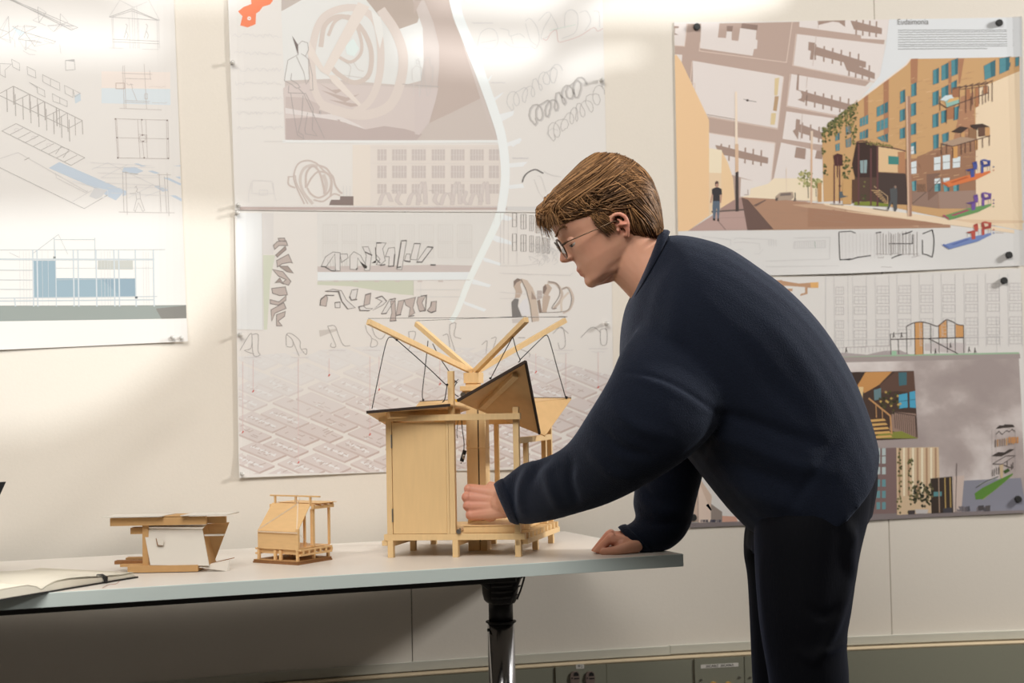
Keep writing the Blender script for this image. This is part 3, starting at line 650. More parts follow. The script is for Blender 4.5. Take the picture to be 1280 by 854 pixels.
for x, y in ((561, 577), (689, 581), (812, 584), (568, 668), (815, 674), (572, 766), (700, 766), (817, 769), (692, 656), (695, 686)): p.rect(x/3.883-.9, y/3.883-.8, x/3.883+.9, y/3.883+.8, (138, 118, 110), 7)
Q = lambda pts: X(pts, 3.417, 0, 200)
for q in ([(524, 50), (530, 225)], [(538, 50), (544, 235)], [(508, 222), (745, 226)], [(680, 62), (688, 222)], [(702, 70), (712, 225)], [(714, 55), (722, 240)], [(524, 52), (590, 60)], [(672, 62), (730, 64)]): p.line(Q(q), .6, (158, 140, 130))
for q in ([(580, 112), (588, 125), (582, 135), (598, 140), (600, 165), (584, 168), (580, 140)], [(584, 168), (572, 215), (578, 220), (592, 182), (610, 220), (618, 215), (600, 165)], [(580, 140), (545, 145)], [(585, 110), (575, 118)]): p.line(Q(q), .6, (160, 146, 138))
p.w = lin((246/255, 245/255, 240/255)); p.ws = (246, 245, 240)
p.poly(Q([(-200, 622), (795, 620), (795, 677), (-200, 692)]), (158, 166, 158), 1); p.poly(Q([(665, 635), (795, 622), (795, 677), (690, 679)]), (142, 140, 132), 2)
p.poly(Q([(140, 430), (240, 430), (240, 505), (582, 505), (582, 585), (140, 587)]), (158, 182, 192), 1); p.poly(Q([(418, 430), (568, 430), (568, 468), (418, 468)]), (205, 206, 196), 2)
p.poly(Q([(430, 505), (582, 505), (582, 585), (520, 586)]), (150, 174, 186), 2)
LB = (178, 192, 196)
for q, w_ in (([(-200, 384), (706, 383)], .8), ([(-200, 423), (660, 425)], 2.2), ([(-200, 592), (672, 583)], 1.2), ([(-200, 604), (660, 597)], 1.6), ([(-200, 470), (138, 471)], .9), ([(-200, 511), (138, 513)], .9), ([(-200, 552), (138, 553)], .9), ([(235, 340), (405, 340)], .8), ([(140, 400), (250, 318)], .8), ([(250, 318), (290, 402)], .5), ([(40, 395), (80, 415)], .6), ([(240, 462), (655, 462)], .5), ([(240, 512), (582, 506)], .6)): p.line(Q(q), w_, LB if w_ > 1 else (164, 174, 174))
for x in (62, 140, 158, 237, 313, 333, 410, 487, 507, 578, 655): p.line(Q([(x, 384 if x > 100 else 590), (x+4, 626)]), 1.7 if x != 237 else 1.2, (184, 200, 206))
for x in (232, 405): p.line(Q([(x, 332), (x+2, 424)]), 1.2, LB)
for x in (84, 100, 112, 125, 180, 205, 432, 446, 460, 470, 612, 624, 634): p.line(Q([(x, 390), (x+3, 620)]), .4, (200, 206, 204))
p.rect(*Q([(228, 412)])[0], *Q([(238, 421)])[0], (140, 146, 142), 7); p.rect(*Q([(577, 583)])[0], *Q([(588, 592)])[0], (110, 118, 120), 7)
p.build(t1, off1)
# ---- sheets 2 and 3, the tall ribbon poster --------------------------------------------------
C2_ = [(282.5, -70), (752, -70), (760, 266), (620, 265), (294, 262.5)]
def off2(x, z): return .002+.006*max(0, (wall(305, 100).x-x)/.05)**2*(.5+.5*math.sin(z*11))
W2 = (226, 216, 208)
t2, p = poster('upper sheet of the middle poster with looping pavilion render and orange blob', C2_, W2, off2)
p.soft = 1.4
RIB = [(566, -12), (573, 20), (585, 50), (602, 95), (618, 140), (628, 175), (632, 220), (627, 262)]
S = lambda pts: X(pts, 4.27, 270, 0)
S2_ = lambda pts: X(pts, 4.27, 520, 0)
p.poly([(352.5, -70), (560, -70), (566, -12), (573, 20), (585, 50), (602, 95), (618, 140), (626, 178), (450, 176.5), (358, 174.5)], (207, 188, 177), 1)
p.poly(S([(350, 60), (455, 0), (520, -20), (1040, -20), (1085, 90), (1105, 150), (1110, 330), (1095, 430), (1000, 455), (600, 420), (365, 430)]), (226, 217, 208), 2)
p.poly(S([(360, 470), (380, 455), (500, 440), (900, 460), (1110, 470), (1110, 620), (1060, 755), (370, 745)]), (214, 194, 184), 3)
p.poly(S([(372, 632), (520, 625), (680, 640), (800, 690), (900, 672), (1010, 688), (1100, 715), (1065, 757), (374, 745)]), (194, 172, 163), 4)
p.poly(S([(370, 575), (520, 585), (640, 608), (760, 665), (800, 690), (660, 645), (520, 622), (372, 605)]), (224, 208, 199), 4)
p.poly(S([(372, 515), (470, 520), (560, 560), (660, 606), (560, 610), (372, 575)]), (203, 182, 172), 4)
p.poly(S([(845, 50), (780, -30), (1040, -30), (1060, 20), (1085, 95), (1075, 120), (940, 168), (880, 95)]), (190, 168, 153), 4)
p.poly(S([(350, -30), (455, -30), (455, 0), (350, 58)]), (196, 178, 166), 3)
p.poly(S2_([(-10, 75), (-10, 0), (45, 0), (95, 120), (125, 240), (126, 360), (110, 520), (72, 658), (110, 640), (345, 525), (240, 200), (195, -20), (40, -20)]), (196, 173, 160), 5)
p.poly(S2_([(75, 655), (345, 528), (430, 762), (0, 762)]), (205, 186, 174), 5)
p.poly(S2_([(-5, 470), (120, 470), (105, 540), (70, 655), (20, 720), (-5, 715)]), (212, 192, 183), 5)
TN = (219, 195, 180); TD = (206, 180, 164); TL_ = (228, 209, 195)
p.curve(S([(640, 600), (560, 545), (520, 440), (515, 260), (560, 110), (650, 50), (760, 45), (850, 110), (880, 260), (870, 420), (820, 540), (740, 600)]), 9, TN, 5)
p.curve(S([(560, 250), (580, 140), (640, 90), (720, 100), (790, 170), (830, 280), (815, 400), (740, 440), (660, 400), (600, 340)]), 6, TD, 6)
p.curve(S([(880, 50), (960, 170), (1000, 300), (985, 440), (930, 560), (820, 610), (700, 605), (560, 560)]), 12, TN, 6)
p.curve(S([(600, 190), (640, 110), (720, 90), (770, 190), (775, 280), (720, 330), (650, 300)]), 4, TD, 7)
p.poly(S([(690, 240), (735, 205), (765, 260), (740, 300), (700, 290)]), (224, 226, 217), 6)
p.poly(S([(760, 10), (820, 35), (600, 405), (560, 380), (490, 290), (500, 220), (575, 360)]), TL_, 7)
p.poly(S([(600, 400), (640, 400), (775, 555), (765, 568), (620, 440)]), TL_, 7)
p.poly(S([(830, 60), (880, 90), (895, 180), (875, 260), (850, 160)]), (232, 222, 212), 7)
for q in ([(545, 440), (620, 480), (700, 470), (640, 500)], [(560, 480), (700, 520), (770, 500), (690, 545)], [(600, 530), (720, 570), (790, 560)]): p.poly(S(q), (196, 172, 160), 5)
for q in ([(690, 330), (720, 360), (700, 440)], [(735, 330), (760, 370), (790, 380)], [(680, 400), (820, 420)]): p.curve(S(q), .5, (190, 170, 158), 8)
MN = (150, 134, 128)
for q in ([(440, 290), (438, 240), (460, 218), (490, 228), (495, 265), (478, 300), (455, 285)], [(440, 290), (385, 320), (370, 400), (366, 430), (405, 450), (430, 470), (450, 465), (435, 445), (400, 425), (405, 390)], [(430, 300), (470, 385), (482, 450), (500, 420), (495, 320), (480, 300)], [(495, 310), (515, 400), (518, 480), (500, 480)], [(390, 455), (386, 495), (480, 498)], [(400, 500), (415, 600), (435, 720), (470, 742), (465, 720), (440, 705), (460, 620), (465, 510)], [(480, 498), (520, 580), (515, 690), (540, 725), (480, 715), (475, 690), (490, 600)], [(440, 470), (470, 500), (580, 738)]): p.line(S(q), .7, MN, 8)
p.poly(S([(407, 190), (440, 240), (438, 290)]), (128, 112, 106), 8)
for x in (1075, ): 
    for q in ([(x-5, 320), (x+8, 312), (x+8, 340), (x-4, 340), (x-5, 320)], [(x-25, 430), (x-28, 370), (x-5, 350), (x+18, 360), (x+22, 420)], [(x-18, 430), (x-20, 510)], [(x+10, 430), (x+12, 512)]): p.line(S(q), .5, (204, 192, 184), 8)
for q in ([(40, 330), (60, 305), (75, 310), (75, 340), (92, 360), (88, 440)], [(50, 345), (42, 400), (55, 460), (60, 510), (75, 500), (78, 440)], [(0, 320), (20, 325), (22, 350), (35, 370), (30, 450), (20, 515)]): p.line(S2_(q), .5, (190, 178, 170), 8)
p.line(S([(995, 448), (1110, 458)]), 1.2, (186, 166, 156), 8); p.line(S2_([(0, 455), (125, 462)]), 1.2, (176, 158, 150), 8)
p.poly(S([(185, -30), (310, -30), (303, 5), (290, 22), (250, 35), (232, 60), (215, 70), (212, 128), (170, 145), (130, 135), (142, 85), (118, 60), (150, 35), (190, 20)]), (244, 128, 84), 3)
p.line(S([(178+7*math.cos(a), 97+7*math.sin(a)) for a in np.linspace(0, 6.3, 10)]), 1.6, (250, 225, 210), 5)
for y in (190, 285, 370, 445, 525, 605, 682): p.squig(289+y*.012, 352+y*.005, y/4.27, 2.6, .5, (212, 200, 194), 2.2)
p.rect(353, 174.8, 628, 178.2, (232, 224, 216), 6); p.line([(330, 177), (358, 176.5)], .5, (205, 192, 184))
V = lambda pts: X(pts, 3.285, 270, 160)
for q in ([(135, 305), (135, 270), (145, 225), (155, 215), (230, 218), (240, 265), (247, 300)], [(145, 268), (242, 270)], [(178, 255), (212, 255), (212, 275), (178, 275), (178, 255)], [(150, 225), (148, 262)], [(236, 225), (240, 265)]): p.line(V(q), .5, (212, 200, 194), 6)
K_ = lambda pts: X(pts, 11.39, 350, 190)
CO = (196, 170, 156)
for q, w_ in (([(350, 740), (230, 480), (200, 330), (260, 170), (390, 120), (520, 160), (620, 260), (700, 320)], 1.9), ([(470, 740), (330, 560), (290, 380), (340, 240), (440, 190), (540, 200)], 3.6), ([(400, 740), (250, 470), (220, 330)], 1.4), ([(370, 510), (380, 300), (470, 200), (560, 280), (620, 480), (640, 600)], 2.6), ([(380, 500), (450, 370), (550, 280), (680, 310), (730, 420), (690, 570), (560, 650), (450, 600), (390, 510)], 2.2), ([(560, 190), (660, 230), (720, 310), (760, 360), (790, 470), (850, 560), (890, 590)], 2.4), ([(620, 320), (660, 450), (640, 600)], 4.5), ([(110, 350), (200, 350)], 1.4), ([(125, 350), (125, 460), (220, 510)], 2), ([(730, 330), (740, 470), (720, 640)], 2.4), ([(480, 680), (620, 700), (760, 600), (860, 620)], 2.0)): p.curve(K_(q), w_, CO if w_ < 3 else (204, 182, 168), 6 if w_ < 3 else 5)
p.poly(K_([(700, 755), (730, 680), (855, 680), (860, 630), (1048, 630), (1048, 760)]), (140, 120, 112), 7)
for x in (905, 950, 1000): p.line(K_([(x, 480), (x, 625)]), .5, (206, 196, 190))
p.poly([(441, 181), (628, 181), (632, 220), (628, 258), (441, 257)], (226, 209, 196), 1); p.poly([(441, 181), (463, 181), (463, 257), (441, 257)], (230, 212, 196), 2)
def fwin(pp, x0, x1, y0, y1, n, c=(206, 188, 178), l=(222, 206, 194)):
    pp.rect(x0, y0, x1, y1, c, 3)
    for k in range(1, n): x = x0+(x1-x0)*k/n; pp.line([(x, y0), (x, y1)], .6, l, 6)
    pp.line([(x0, (y0+y1)/2), (x1, (y0+y1)/2)], .4, l, 6)
for x0, x1 in ((472, 483.5), (490.5, 508.5), (515, 532.5), (540, 556.5), (564, 581), (588, 605), (611.5, 624)):
    for y0, y1 in ((186.5, 200.5), (207, 222.5), (230, 242)): fwin(p, x0, x1, y0, y1, 3 if x1-x0 < 13 else 5)
for y in (184, 204, 226): p.line([(463, y), (628, y+.5)], .4, (216, 198, 186))
ZG = (188, 170, 160)
def ribbon(pp, pts, w_, fill, ink, lay, th=.7, dx=None):
    P_ = [np.array(q, float) for q in smooth_pts(pts, 5)]; o_ = np.array(dx or (w_, 0))
    for a, b in zip(P_, P_[1:]): pp.poly([tuple(a), tuple(b), tuple(b+o_), tuple(a+o_)], fill, lay)
    pp.line([tuple(q) for q in P_], th, ink, lay+2); pp.line([tuple(q+o_) for q in P_], th*.8, ink, lay+2)
    for q in (P_[0], P_[-1]): pp.line([tuple(q), tuple(q+o_)], th, ink, lay+2)
for x, k in ((472, 0), (489, 1), (508, 0), (520, 2), (536, 1), (549, 0), (563, 2), (572, 1), (585, 0), (598, 2)):
    q = [[(x, 256), (x+4, 244), (x+10, 241), (x+15, 252)], [(x, 238), (x+8, 240), (x+5, 250), (x+10, 256)], [(x, 256), (x+3, 236), (x+8, 228), (x+10, 255)]][k]
    ribbon(p, q, 5, (214, 196, 186), ZG, 4, .5)
p.rect(300, 257.6, 634, 262.2, (194, 170, 160), 4); p.line([(300, 258), (634, 258.6)], .7, (228, 218, 210), 7)
p.poly([(632, 258), (760, 259), (760, 264), (632, 263)], (214, 204, 196), 3)
def ribbon_band(pp, pts, w0, w1, c, lay):
    q = smooth_pts(pts, 5); n = len(q); l, r = [], []
    for i, a in enumerate(q):
        d = q[min(i+1, n-1)]-q[max(i-1, 0)]; d = d/np.hypot(*d); w_ = w0+(w1-w0)*i/(n-1); l.append((a[0]-d[1]*w_/2, a[1]+d[0]*w_/2)); r.append((a[0]+d[1]*w_/2, a[1]-d[0]*w_/2))
    for i in range(n-1): pp.poly([l[i], l[i+1], r[i+1], r[i]], c, lay)
WH = (236, 231, 226)
ribbon_band(p, RIB+[(625, 272)], 13, 10.5, WH, 8)
def leaf(pp, pts, c=(233, 226, 220)): pp.poly(pts, c, 2)
T4 = lambda pts: X(pts, 4.27, 520, 0)
for q in ([(395, 535), (470, 490), (450, 515), (415, 545)], [(445, 610), (525, 590), (520, 615), (455, 650)], [(470, 770), (565, 740), (555, 765), (490, 782)], [(370, 440), (410, 395), (395, 430)], [(335, 320), (375, 290), (360, 315)]): leaf(p, T4(q))
for q in ([(375, 60), (430, 40), (435, 50), (400, 78)], [(380, 145), (460, 138), (440, 158), (385, 162)], [(380, 235), (440, 228), (445, 245), (385, 250)]): leaf(p, X(q, 3.285, 520, 160))
for a, b in (((300, 122), (412, 124)), ((400, 441), (480, 443)), ((515, 843), (605, 845))): p.squig(520+a[0]/4.27, 520+b[0]/4.27, a[1]/4.27, .35, .8, (204, 192, 186), .8)
p.squig(641, 661, 198, .3, .8, (200, 188, 182), .8)
SG = (188, 180, 174)
def coil(x0, y0, x1, y1, n, r, c, w_, lay=6, jit=.2, band=0):
    pts = []
    for i in range(n*12+1):
        t = i/(n*12); a = t*n*2*math.pi; rr = r*(1+jit*math.sin(t*9)+.35*math.sin(i*.9+1.7*math.sin(t*23))); pts.append((x0+(x1-x0)*t+rr*.55*math.cos(a), y0+(y1-y0)*t+rr*math.sin(a)))
    p.line(pts, w_, c, lay)
    if band: p.line([(x+1.2, y+.6) for x, y in pts], w_*band, lerp(c, (222, 210, 202), .55), lay-1)
coil(636, 130, 700, 88, 7, 9, SG, .6); coil(664, 147, 729, 105, 7, 9.5, (156, 142, 132), .8, 7, .25, 3); coil(688, 168, 751, 118, 8, 9, (160, 148, 140), .6)
L5 = lambda pts: X(pts, 5.818, 560, 0)
for q in ([(215, 330), (240, 240), (300, 205), (350, 230), (365, 300), (330, 350), (260, 345)], [(380, 205), (440, 220), (450, 260), (520, 245), (560, 270)], [(410, 300), (470, 340), (590, 345)], [(565, 150), (600, 135), (650, 200), (665, 290), (640, 350), (600, 330)], [(565, 170), (600, 290), (650, 330)], [(660, 150), (720, 90), (750, 110), (700, 200), (680, 280), (740, 260)], [(750, 100), (800, 200), (770, 220)], [(850, 200), (855, 100), (900, 70), (945, 110), (930, 230), (830, 280)], [(960, 90), (1010, 80), (1040, 150), (1000, 220)], [(1060, 80), (1100, 90), (1105, 200)], [(460, 260), (475, 320)], [(240, 310), (350, 290)]): p.curve(L5(q), .5, SG, 6)
p.curve(L5([(690, 280), (720, 290), (750, 240), (790, 220), (805, 300), (860, 295), (960, 260), (1060, 200), (1090, 225), (1130, 205)]), .7, (216, 170, 158), 6); p.line(L5([(740, 220), (930, 178)]), .6, (190, 206, 186), 6)
p.curve([(653, 228), (656, 220), (662, 214.5), (670, 212), (679.5, 216.5)], 1.7, (74, 66, 62), 7)
for q in ([(668, 224), (674, 240), (680, 248)], [(672, 220), (677, 222), (683, 240)], [(680, 214), (690, 219), (702, 221)], [(684, 167), (690, 161), (698, 163)], [(684, 167), (690, 174)]): p.curve(q, .5, (196, 184, 176), 6)
for y in (0, 8): p.curve([(580, y-8), (586, y-2), (596, y-6), (606, y-4)], .5, (212, 206, 200), 6)
p.build(t2, off2)
C3_ = [(293.5, 263.5), (620, 266), (764, 267), (768, 585), (480, 590.5), (298.5, 597.5)]
def off3(x, z): return .0028+.007*max(0, (wall(312, 430).x-x)/.06)**2+.005*max(0, 1-(z-wall(500, 590).z)/.08)**2*(.5+.5*math.sin(x*8+1))
W3 = (226, 214, 205)
t3, p = poster('lower sheet of the middle poster with ribbon letters above a pink city axonometric', C3_, W3, off3)
RIB2 = [(627, 262), (618, 285), (602, 318), (586, 352), (572, 388), (564, 402)]
p.poly([(296, 266), (328, 266), (330, 413), (297, 412)], (230, 220, 212), 1); p.line([(328, 266), (329, 413), (297, 412)], .8, (216, 200, 188))
p.poly([(329, 319), (344, 319), (338, 350), (334, 412), (330, 412)], (212, 206, 182), 2); p.poly([(329, 266), (342, 266), (342, 318), (329, 318)], (222, 208, 198), 1)
p.poly([(396.5, 265), (624, 266), (612, 298), (598, 334), (397, 338)], (224, 211, 200), 1)
for i, x in enumerate(range(404, 612, 24)):
    for y0, y1 in ((281, 302), (304, 322)):
        if x+18 < 626-(y1-262)*.45: p.line([(x, y0), (x+18, y0), (x+18, y1), (x, y1)], .6, (214, 200, 188), 6, True); [p.line([(x+k, y0), (x+k, y1)], .35, (216, 202, 192)) for k in (3, 6, 9, 12, 15)]
for x in range(398, 620, 5): p.line([(x, 266), (x, 280)], .3, (220, 207, 196))
p.poly([(397, 333), (545, 331), (598, 332), (594, 340), (397, 340)], (206, 186, 176), 3); p.poly([(397, 340), (592, 340), (590, 350), (397, 351.5)], (230, 224, 218), 3); p.line([(397, 351), (588, 350)], .6, (204, 186, 176))
p.poly([(397, 352), (517, 350.5), (517, 369), (500, 368), (482, 365), (440, 358), (397, 356)], (206, 200, 176), 2); p.line([(517, 351), (517, 370)], .6, (200, 190, 170))
for x in (417, 442, 468, 494, 522, 548): p.rect(x, 350.5, x+6, 352.5, (210, 190, 178), 5)
for y in (362, 371): p.line([(520, y), (576, y)], .5, (214, 204, 196))
p.line([(526, 352), (526, 372)], .5, (214, 204, 196))
M1 = lambda pts: X(pts, 6.1, 390, 270)
INK = (70, 62, 58); TP = (222, 208, 198); TB = (196, 174, 162)
for q, f in (([(70, 385), (105, 310), (160, 275), (215, 280), (215, 420), (180, 420), (175, 290), (110, 385)], TP), ([(100, 390), (150, 415), (210, 420)], TP), ([(215, 290), (270, 290), (275, 320), (225, 355)], TP), ([(290, 305), (320, 272), (370, 300), (420, 390), (400, 400), (350, 320), (345, 410), (290, 405)], TP), ([(385, 235), (430, 235), (455, 300), (440, 415), (400, 415), (415, 300)], TP), ([(495, 205), (565, 205), (540, 250), (560, 340), (520, 375), (490, 370), (520, 330), (485, 290), (490, 240)], TP), ([(560, 310), (585, 245), (630, 240), (635, 290), (625, 385), (585, 385), (590, 310)], TP), ([(680, 190), (722, 188), (685, 410), (645, 405)], TP), ([(705, 340), (720, 290), (750, 290), (750, 345)], TP), ([(780, 210), (828, 210), (800, 335), (750, 330)], TP), ([(880, 235), (922, 240), (840, 355), (800, 350)], TP)):
    p.poly(M1(q), f, 4); p.line(M1(q), .7, (104, 94, 88), 7, True)
for q, w_ in (([(70, 385), (112, 388)], 1.4), ([(100, 390), (150, 418), (180, 420)], 1.3), ([(405, 275), (460, 300)], 1.6), ([(490, 205), (530, 206)], 1.5), ([(520, 378), (560, 370)], 1.5), ([(580, 385), (625, 382)], 1.5), ([(645, 395), (680, 388)], 1.6), ([(650, 400), (682, 200)], 1.), ([(682, 190), (722, 187)], 1.4), ([(706, 342), (752, 350)], 1.5), ([(780, 210), (828, 211)], 1.2), ([(880, 235), (925, 240)], 1.5), ([(797, 352), (842, 352)], 1.4), ([(840, 350), (920, 245)], 1.), ([(904, 373), (944, 374)], 1.7), ([(335, 410), (350, 395)], 1.4), ([(485, 240), (490, 330), (522, 360)], 1.2), ([(630, 290), (622, 380)], 1.)): p.line(M1(q), w_, INK, 8)
p.poly(M1([(365, 345), (400, 370), (422, 385), (415, 402), (395, 395)]), INK, 8); p.poly(M1([(455, 360), (490, 335), (488, 358)]), INK, 8)
for x in (120, 140, 160, 230, 250, 265): p.line(M1([(x, 330), (x+4, 400)]), .4, (170, 158, 150), 6)
for q, f in (([(62, 680), (70, 630), (110, 605), (120, 625), (108, 690)], TB), ([(100, 575), (160, 558), (225, 570), (262, 640), (330, 700), (270, 710), (225, 650), (200, 580)], TP), ([(290, 610), (305, 565), (350, 558), (335, 635), (300, 640)], TP), ([(175, 660), (215, 658), (215, 700), (178, 700)], TP), ([(408, 600), (450, 588), (440, 670), (395, 685)], TB), ([(355, 695), (390, 685), (415, 705), (465, 705), (430, 725), (370, 720)], TP), ([(485, 625), (530, 610), (570, 650), (540, 680), (465, 720), (535, 650)], TP), ([(595, 635), (640, 630), (565, 745), (530, 745)], TP), ([(600, 650), (635, 645), (640, 800), (595, 800), (610, 740)], TB), ([(660, 650), (705, 640), (675, 750), (640, 760)], TB), ([(705, 640), (790, 620), (770, 700), (785, 740), (740, 768), (750, 700), (715, 680)], TB), ([(810, 620), (870, 605), (840, 660), (865, 725), (820, 725), (800, 660)], TB), ([(880, 720), (905, 690), (910, 655), (950, 650), (945, 725), (900, 735)], TB)):
    p.poly(M1(q), f, 4); p.line(M1(q), .8, (112, 98, 92), 7, True)
for q in ([(62, 685), (66, 640), (105, 605), (170, 606)], [(100, 575), (205, 575), (228, 650), (275, 712)], [(285, 615), (300, 642), (345, 637)], [(175, 662), (215, 656)], [(408, 602), (450, 590)], [(395, 685), (360, 692), (365, 722), (440, 722)], [(485, 628), (535, 612), (570, 650)], [(530, 748), (570, 742)], [(598, 640), (638, 628)], [(595, 802), (645, 797)], [(640, 760), (680, 752)], [(735, 768), (780, 760)], [(820, 728), (865, 722), (875, 605), (830, 612)], [(880, 722), (912, 738), (948, 724)], [(905, 692), (912, 658)]): p.line(M1(q), 1.25, (92, 80, 74), 8)
M2 = lambda pts: X(pts, 5.027, 310, 290)
for q, f in (([(160, 85), (185, 60), (240, 55), (250, 85), (195, 85), (168, 110)], TB), ([(190, 40), (230, 38), (235, 60), (195, 55)], TB), ([(175, 145), (235, 90), (240, 110), (185, 158)], (170, 148, 136)), ([(180, 180), (255, 140), (280, 195), (265, 190), (215, 200), (185, 220)], TB), ([(195, 215), (250, 215), (285, 258), (245, 250)], (172, 150, 138)), ([(155, 235), (220, 250), (270, 310), (255, 335), (215, 320), (240, 300), (190, 275)], TB), ([(170, 320), (200, 290), (225, 330), (200, 315)], (172, 150, 138)), ([(150, 355), (235, 345), (248, 395), (200, 400), (155, 385)], TB), ([(140, 425), (195, 440), (240, 400), (238, 430), (190, 460), (140, 450)], TB), ([(145, 490), (225, 445), (240, 480), (170, 510), (150, 560)], TB), ([(180, 520), (235, 500), (230, 530), (190, 560), (215, 590), (180, 590)], TB)):
    p.poly(M2(q), f, 4); p.line(M2(q), 1., (122, 106, 98), 7, True)
# perspective of the windowed building, and the brown ribbon
M4 = lambda pts: X(pts, 5.693, 625, 260)
for q in ([(0, 22), (225, 22)], [(5, 22), (5, 400)], [(30, 25), (28, 395)], [(60, 40), (62, 400)], [(125, 30), (122, 400)], [(0, 412), (130, 412), (300, 395)], [(0, 465), (500, 480), (520, 460)], [(0, 600), (330, 625)], [(0, 645), (140, 645)], [(0, 775), (470, 772)]): p.line(M4(q), .5, (204, 190, 182))
for i, (x, w_) in enumerate(((90, 28), (150, 36), (212, 26), (258, 26), (300, 22), (335, 18))):
    for y0, y1 in ((36, 135), (184, 305)):
        ya = y0+i*(9 if y0 < 100 else 7); yb_ = y1+i*(14 if y0 < 100 else 4)
        for k in range(3 if i else 2): xx = x+w_*k/(2 if i else 1); p.line(M4([(xx, ya), (xx, yb_)]), .8 if i < 2 else .65, (112, 98, 92))
        for yy in (ya, (ya+yb_)/2, yb_): p.line(M4([(x, yy), (x+w_, yy)]), .5, (150, 136, 128))
for k in range(26): x, y = random.uniform(215, 390), random.uniform(280, 400); p.curve(M4([(x, y), (x+random.uniform(-25, 25), y-30), (x+random.uniform(10, 40), y-5), (x+10, y+20)]), .4, (196, 184, 176))
RBN = (196, 168, 148)
p.poly(M4([(82, 670), (108, 640), (135, 650), (128, 700), (158, 775), (88, 778)]), (128, 118, 112), 5)
p.poly(M4([(98, 560), (98, 520), (125, 500), (160, 520), (145, 545), (160, 600), (140, 640), (108, 640), (112, 590)]), RBN, 5); p.poly(M4([(98, 560), (98, 520), (125, 500), (155, 512), (120, 530)]), (138, 116, 104), 6)
p.poly(M4([(150, 502), (195, 515), (235, 570), (258, 640), (280, 790), (278, 805), (230, 812), (215, 690), (190, 590)]), (206, 180, 160), 6); p.line(M4([(150, 505), (190, 590), (215, 690), (230, 812)]), .9, (104, 84, 74), 8)
p.poly(M4([(225, 590), (255, 640), (262, 650), (225, 650)]), (168, 142, 126), 7)
p.poly(M4([(265, 588), (300, 588), (302, 640), (265, 655)]), (190, 170, 160), 5); p.poly(M4([(265, 660), (285, 650), (300, 740), (280, 750)]), (150, 126, 112), 5)
p.poly(M4([(318, 545), (345, 540), (372, 570), (345, 620), (360, 630), (330, 745), (300, 745), (305, 640), (318, 600)]), RBN, 6); p.poly(M4([(308, 560), (325, 545), (335, 570), (318, 610), (305, 610)]), (140, 116, 104), 7)
p.curve(M4([(340, 528), (400, 540), (440, 600), (430, 660), (380, 720)]), 3.2, (192, 164, 144), 6); p.curve(M4([(345, 522), (410, 545), (425, 620), (370, 710), (405, 715)]), .9, (100, 82, 72), 8)
p.curve(M4([(440, 740), (440, 660), (490, 600)]), 2.6, (214, 188, 166), 6); p.curve(M4([(445, 575), (490, 570), (522, 640), (500, 715), (450, 748)]), 2.6, (198, 170, 150), 7); p.curve(M4([(440, 580), (480, 568), (510, 640), (490, 720), (430, 740), (280, 745)]), .7, (104, 86, 76), 8)
p.poly(M4([(160, 660), (195, 640), (215, 760), (160, 770), (135, 700)]), (224, 212, 206), 4); p.poly(M4([(85, 790), (160, 785), (180, 815), (90, 820)]), (206, 190, 180), 3)
p.line(M4([(420, 772), (480, 774)]), 1., (140, 124, 114), 8)
p.poly([(399, 413), (422, 411), (420, 414), (400, 421)], (206, 190, 178), 3)
ribbon_band(p, RIB2, 10.5, 6, WH, 5)
for q in ([(300, 430), (390, 465), (395, 480), (330, 468), (290, 445)], [(270, 528), (350, 555), (345, 565), (280, 548)], [(235, 620), (310, 645), (300, 655), (230, 640)], [(190, 708), (290, 745), (280, 755), (200, 725)], [(350, 350), (400, 370), (380, 382), (340, 372)]): leaf(p, X(q, 3.285, 520, 160))
# city axonometric
REG = [(298, 446), (470, 432), (640, 436), (765, 470), (768, 585), (480, 590), (299, 597)]
E1 = np.array((1., .41)); E2 = np.array((1., -.43)); O_ = np.array((300., 560.))
for i in range(-16, 16):
    for j in range(-14, 30):
        a = O_+E1*(i*47+(j%2)*9)+E2*(j*20+(j//2)*4)
        mw = 44.5+random.uniform(-8, 0); mh = 19.2+random.uniform(-3, .3)
        c_ = a+E1*mw/2+E2*mh/2
        if not (285 < c_[0] < 785 and 420 < c_[1] < 612): continue
        fade = max(0, min(1, (c_[1]-438)/85+(c_[0]-500)/700)); fade = max(fade, .12)
        q = [a, a+E1*mw, a+E1*mw+E2*mh, a+E2*mh]
        top_ = lerp(W3, (216, 196, 186), fade); sd = lerp(W3, (196, 168, 156), fade)
        save = p.reg; p.reg = clip(REG, C3_) if False else REG
        p.poly([tuple(v) for v in q], top_, 1); dn_ = np.array((0, 2.4))
        p.poly([tuple(q[1]), tuple(q[2]), tuple(q[2]+dn_), tuple(q[1]+dn_)], sd, 2); p.poly([tuple(q[0]), tuple(q[1]), tuple(q[1]+dn_), tuple(q[0]+dn_)], lerp(sd, top_, .4), 2)
        for k in range(random.randint(4, 8)):
            s_ = a+E1*mw*random.uniform(.1, .8)+E2*mh*random.uniform(.15, .75); e_ = E2*random.uniform(3, 7) if random.random() < .6 else E1*random.uniform(3, 8)
            p.line([tuple(s_), tuple(s_+e_)], 1.1, lerp(W3, (188, 160, 148), fade), 4)
        m0 = a+E2*mh*.5
        if random.random() < .7:
            p.line([tuple(m0+E1*mw*.12), tuple(m0+E1*mw*.88)], 2.2, lerp(W3, (232, 218, 210), fade), 3)
            for k in range(9):
                s_ = m0+E1*mw*(.14+.085*k); p.line([tuple(s_), tuple(s_+E2*random.uniform(2, 4.5)*random.choice((-1, 1)))], 1.2, lerp(W3, (190, 164, 152) if k % 2 else (232, 220, 212), fade), 4)
        if random.random() < .5:
            s_ = a+E1*mw*random.uniform(.3, .7)+E2*mh*.05; p.line([tuple(s_), tuple(s_+E2*mh*.4)], 1.5, W3, 3)
        p.reg = save
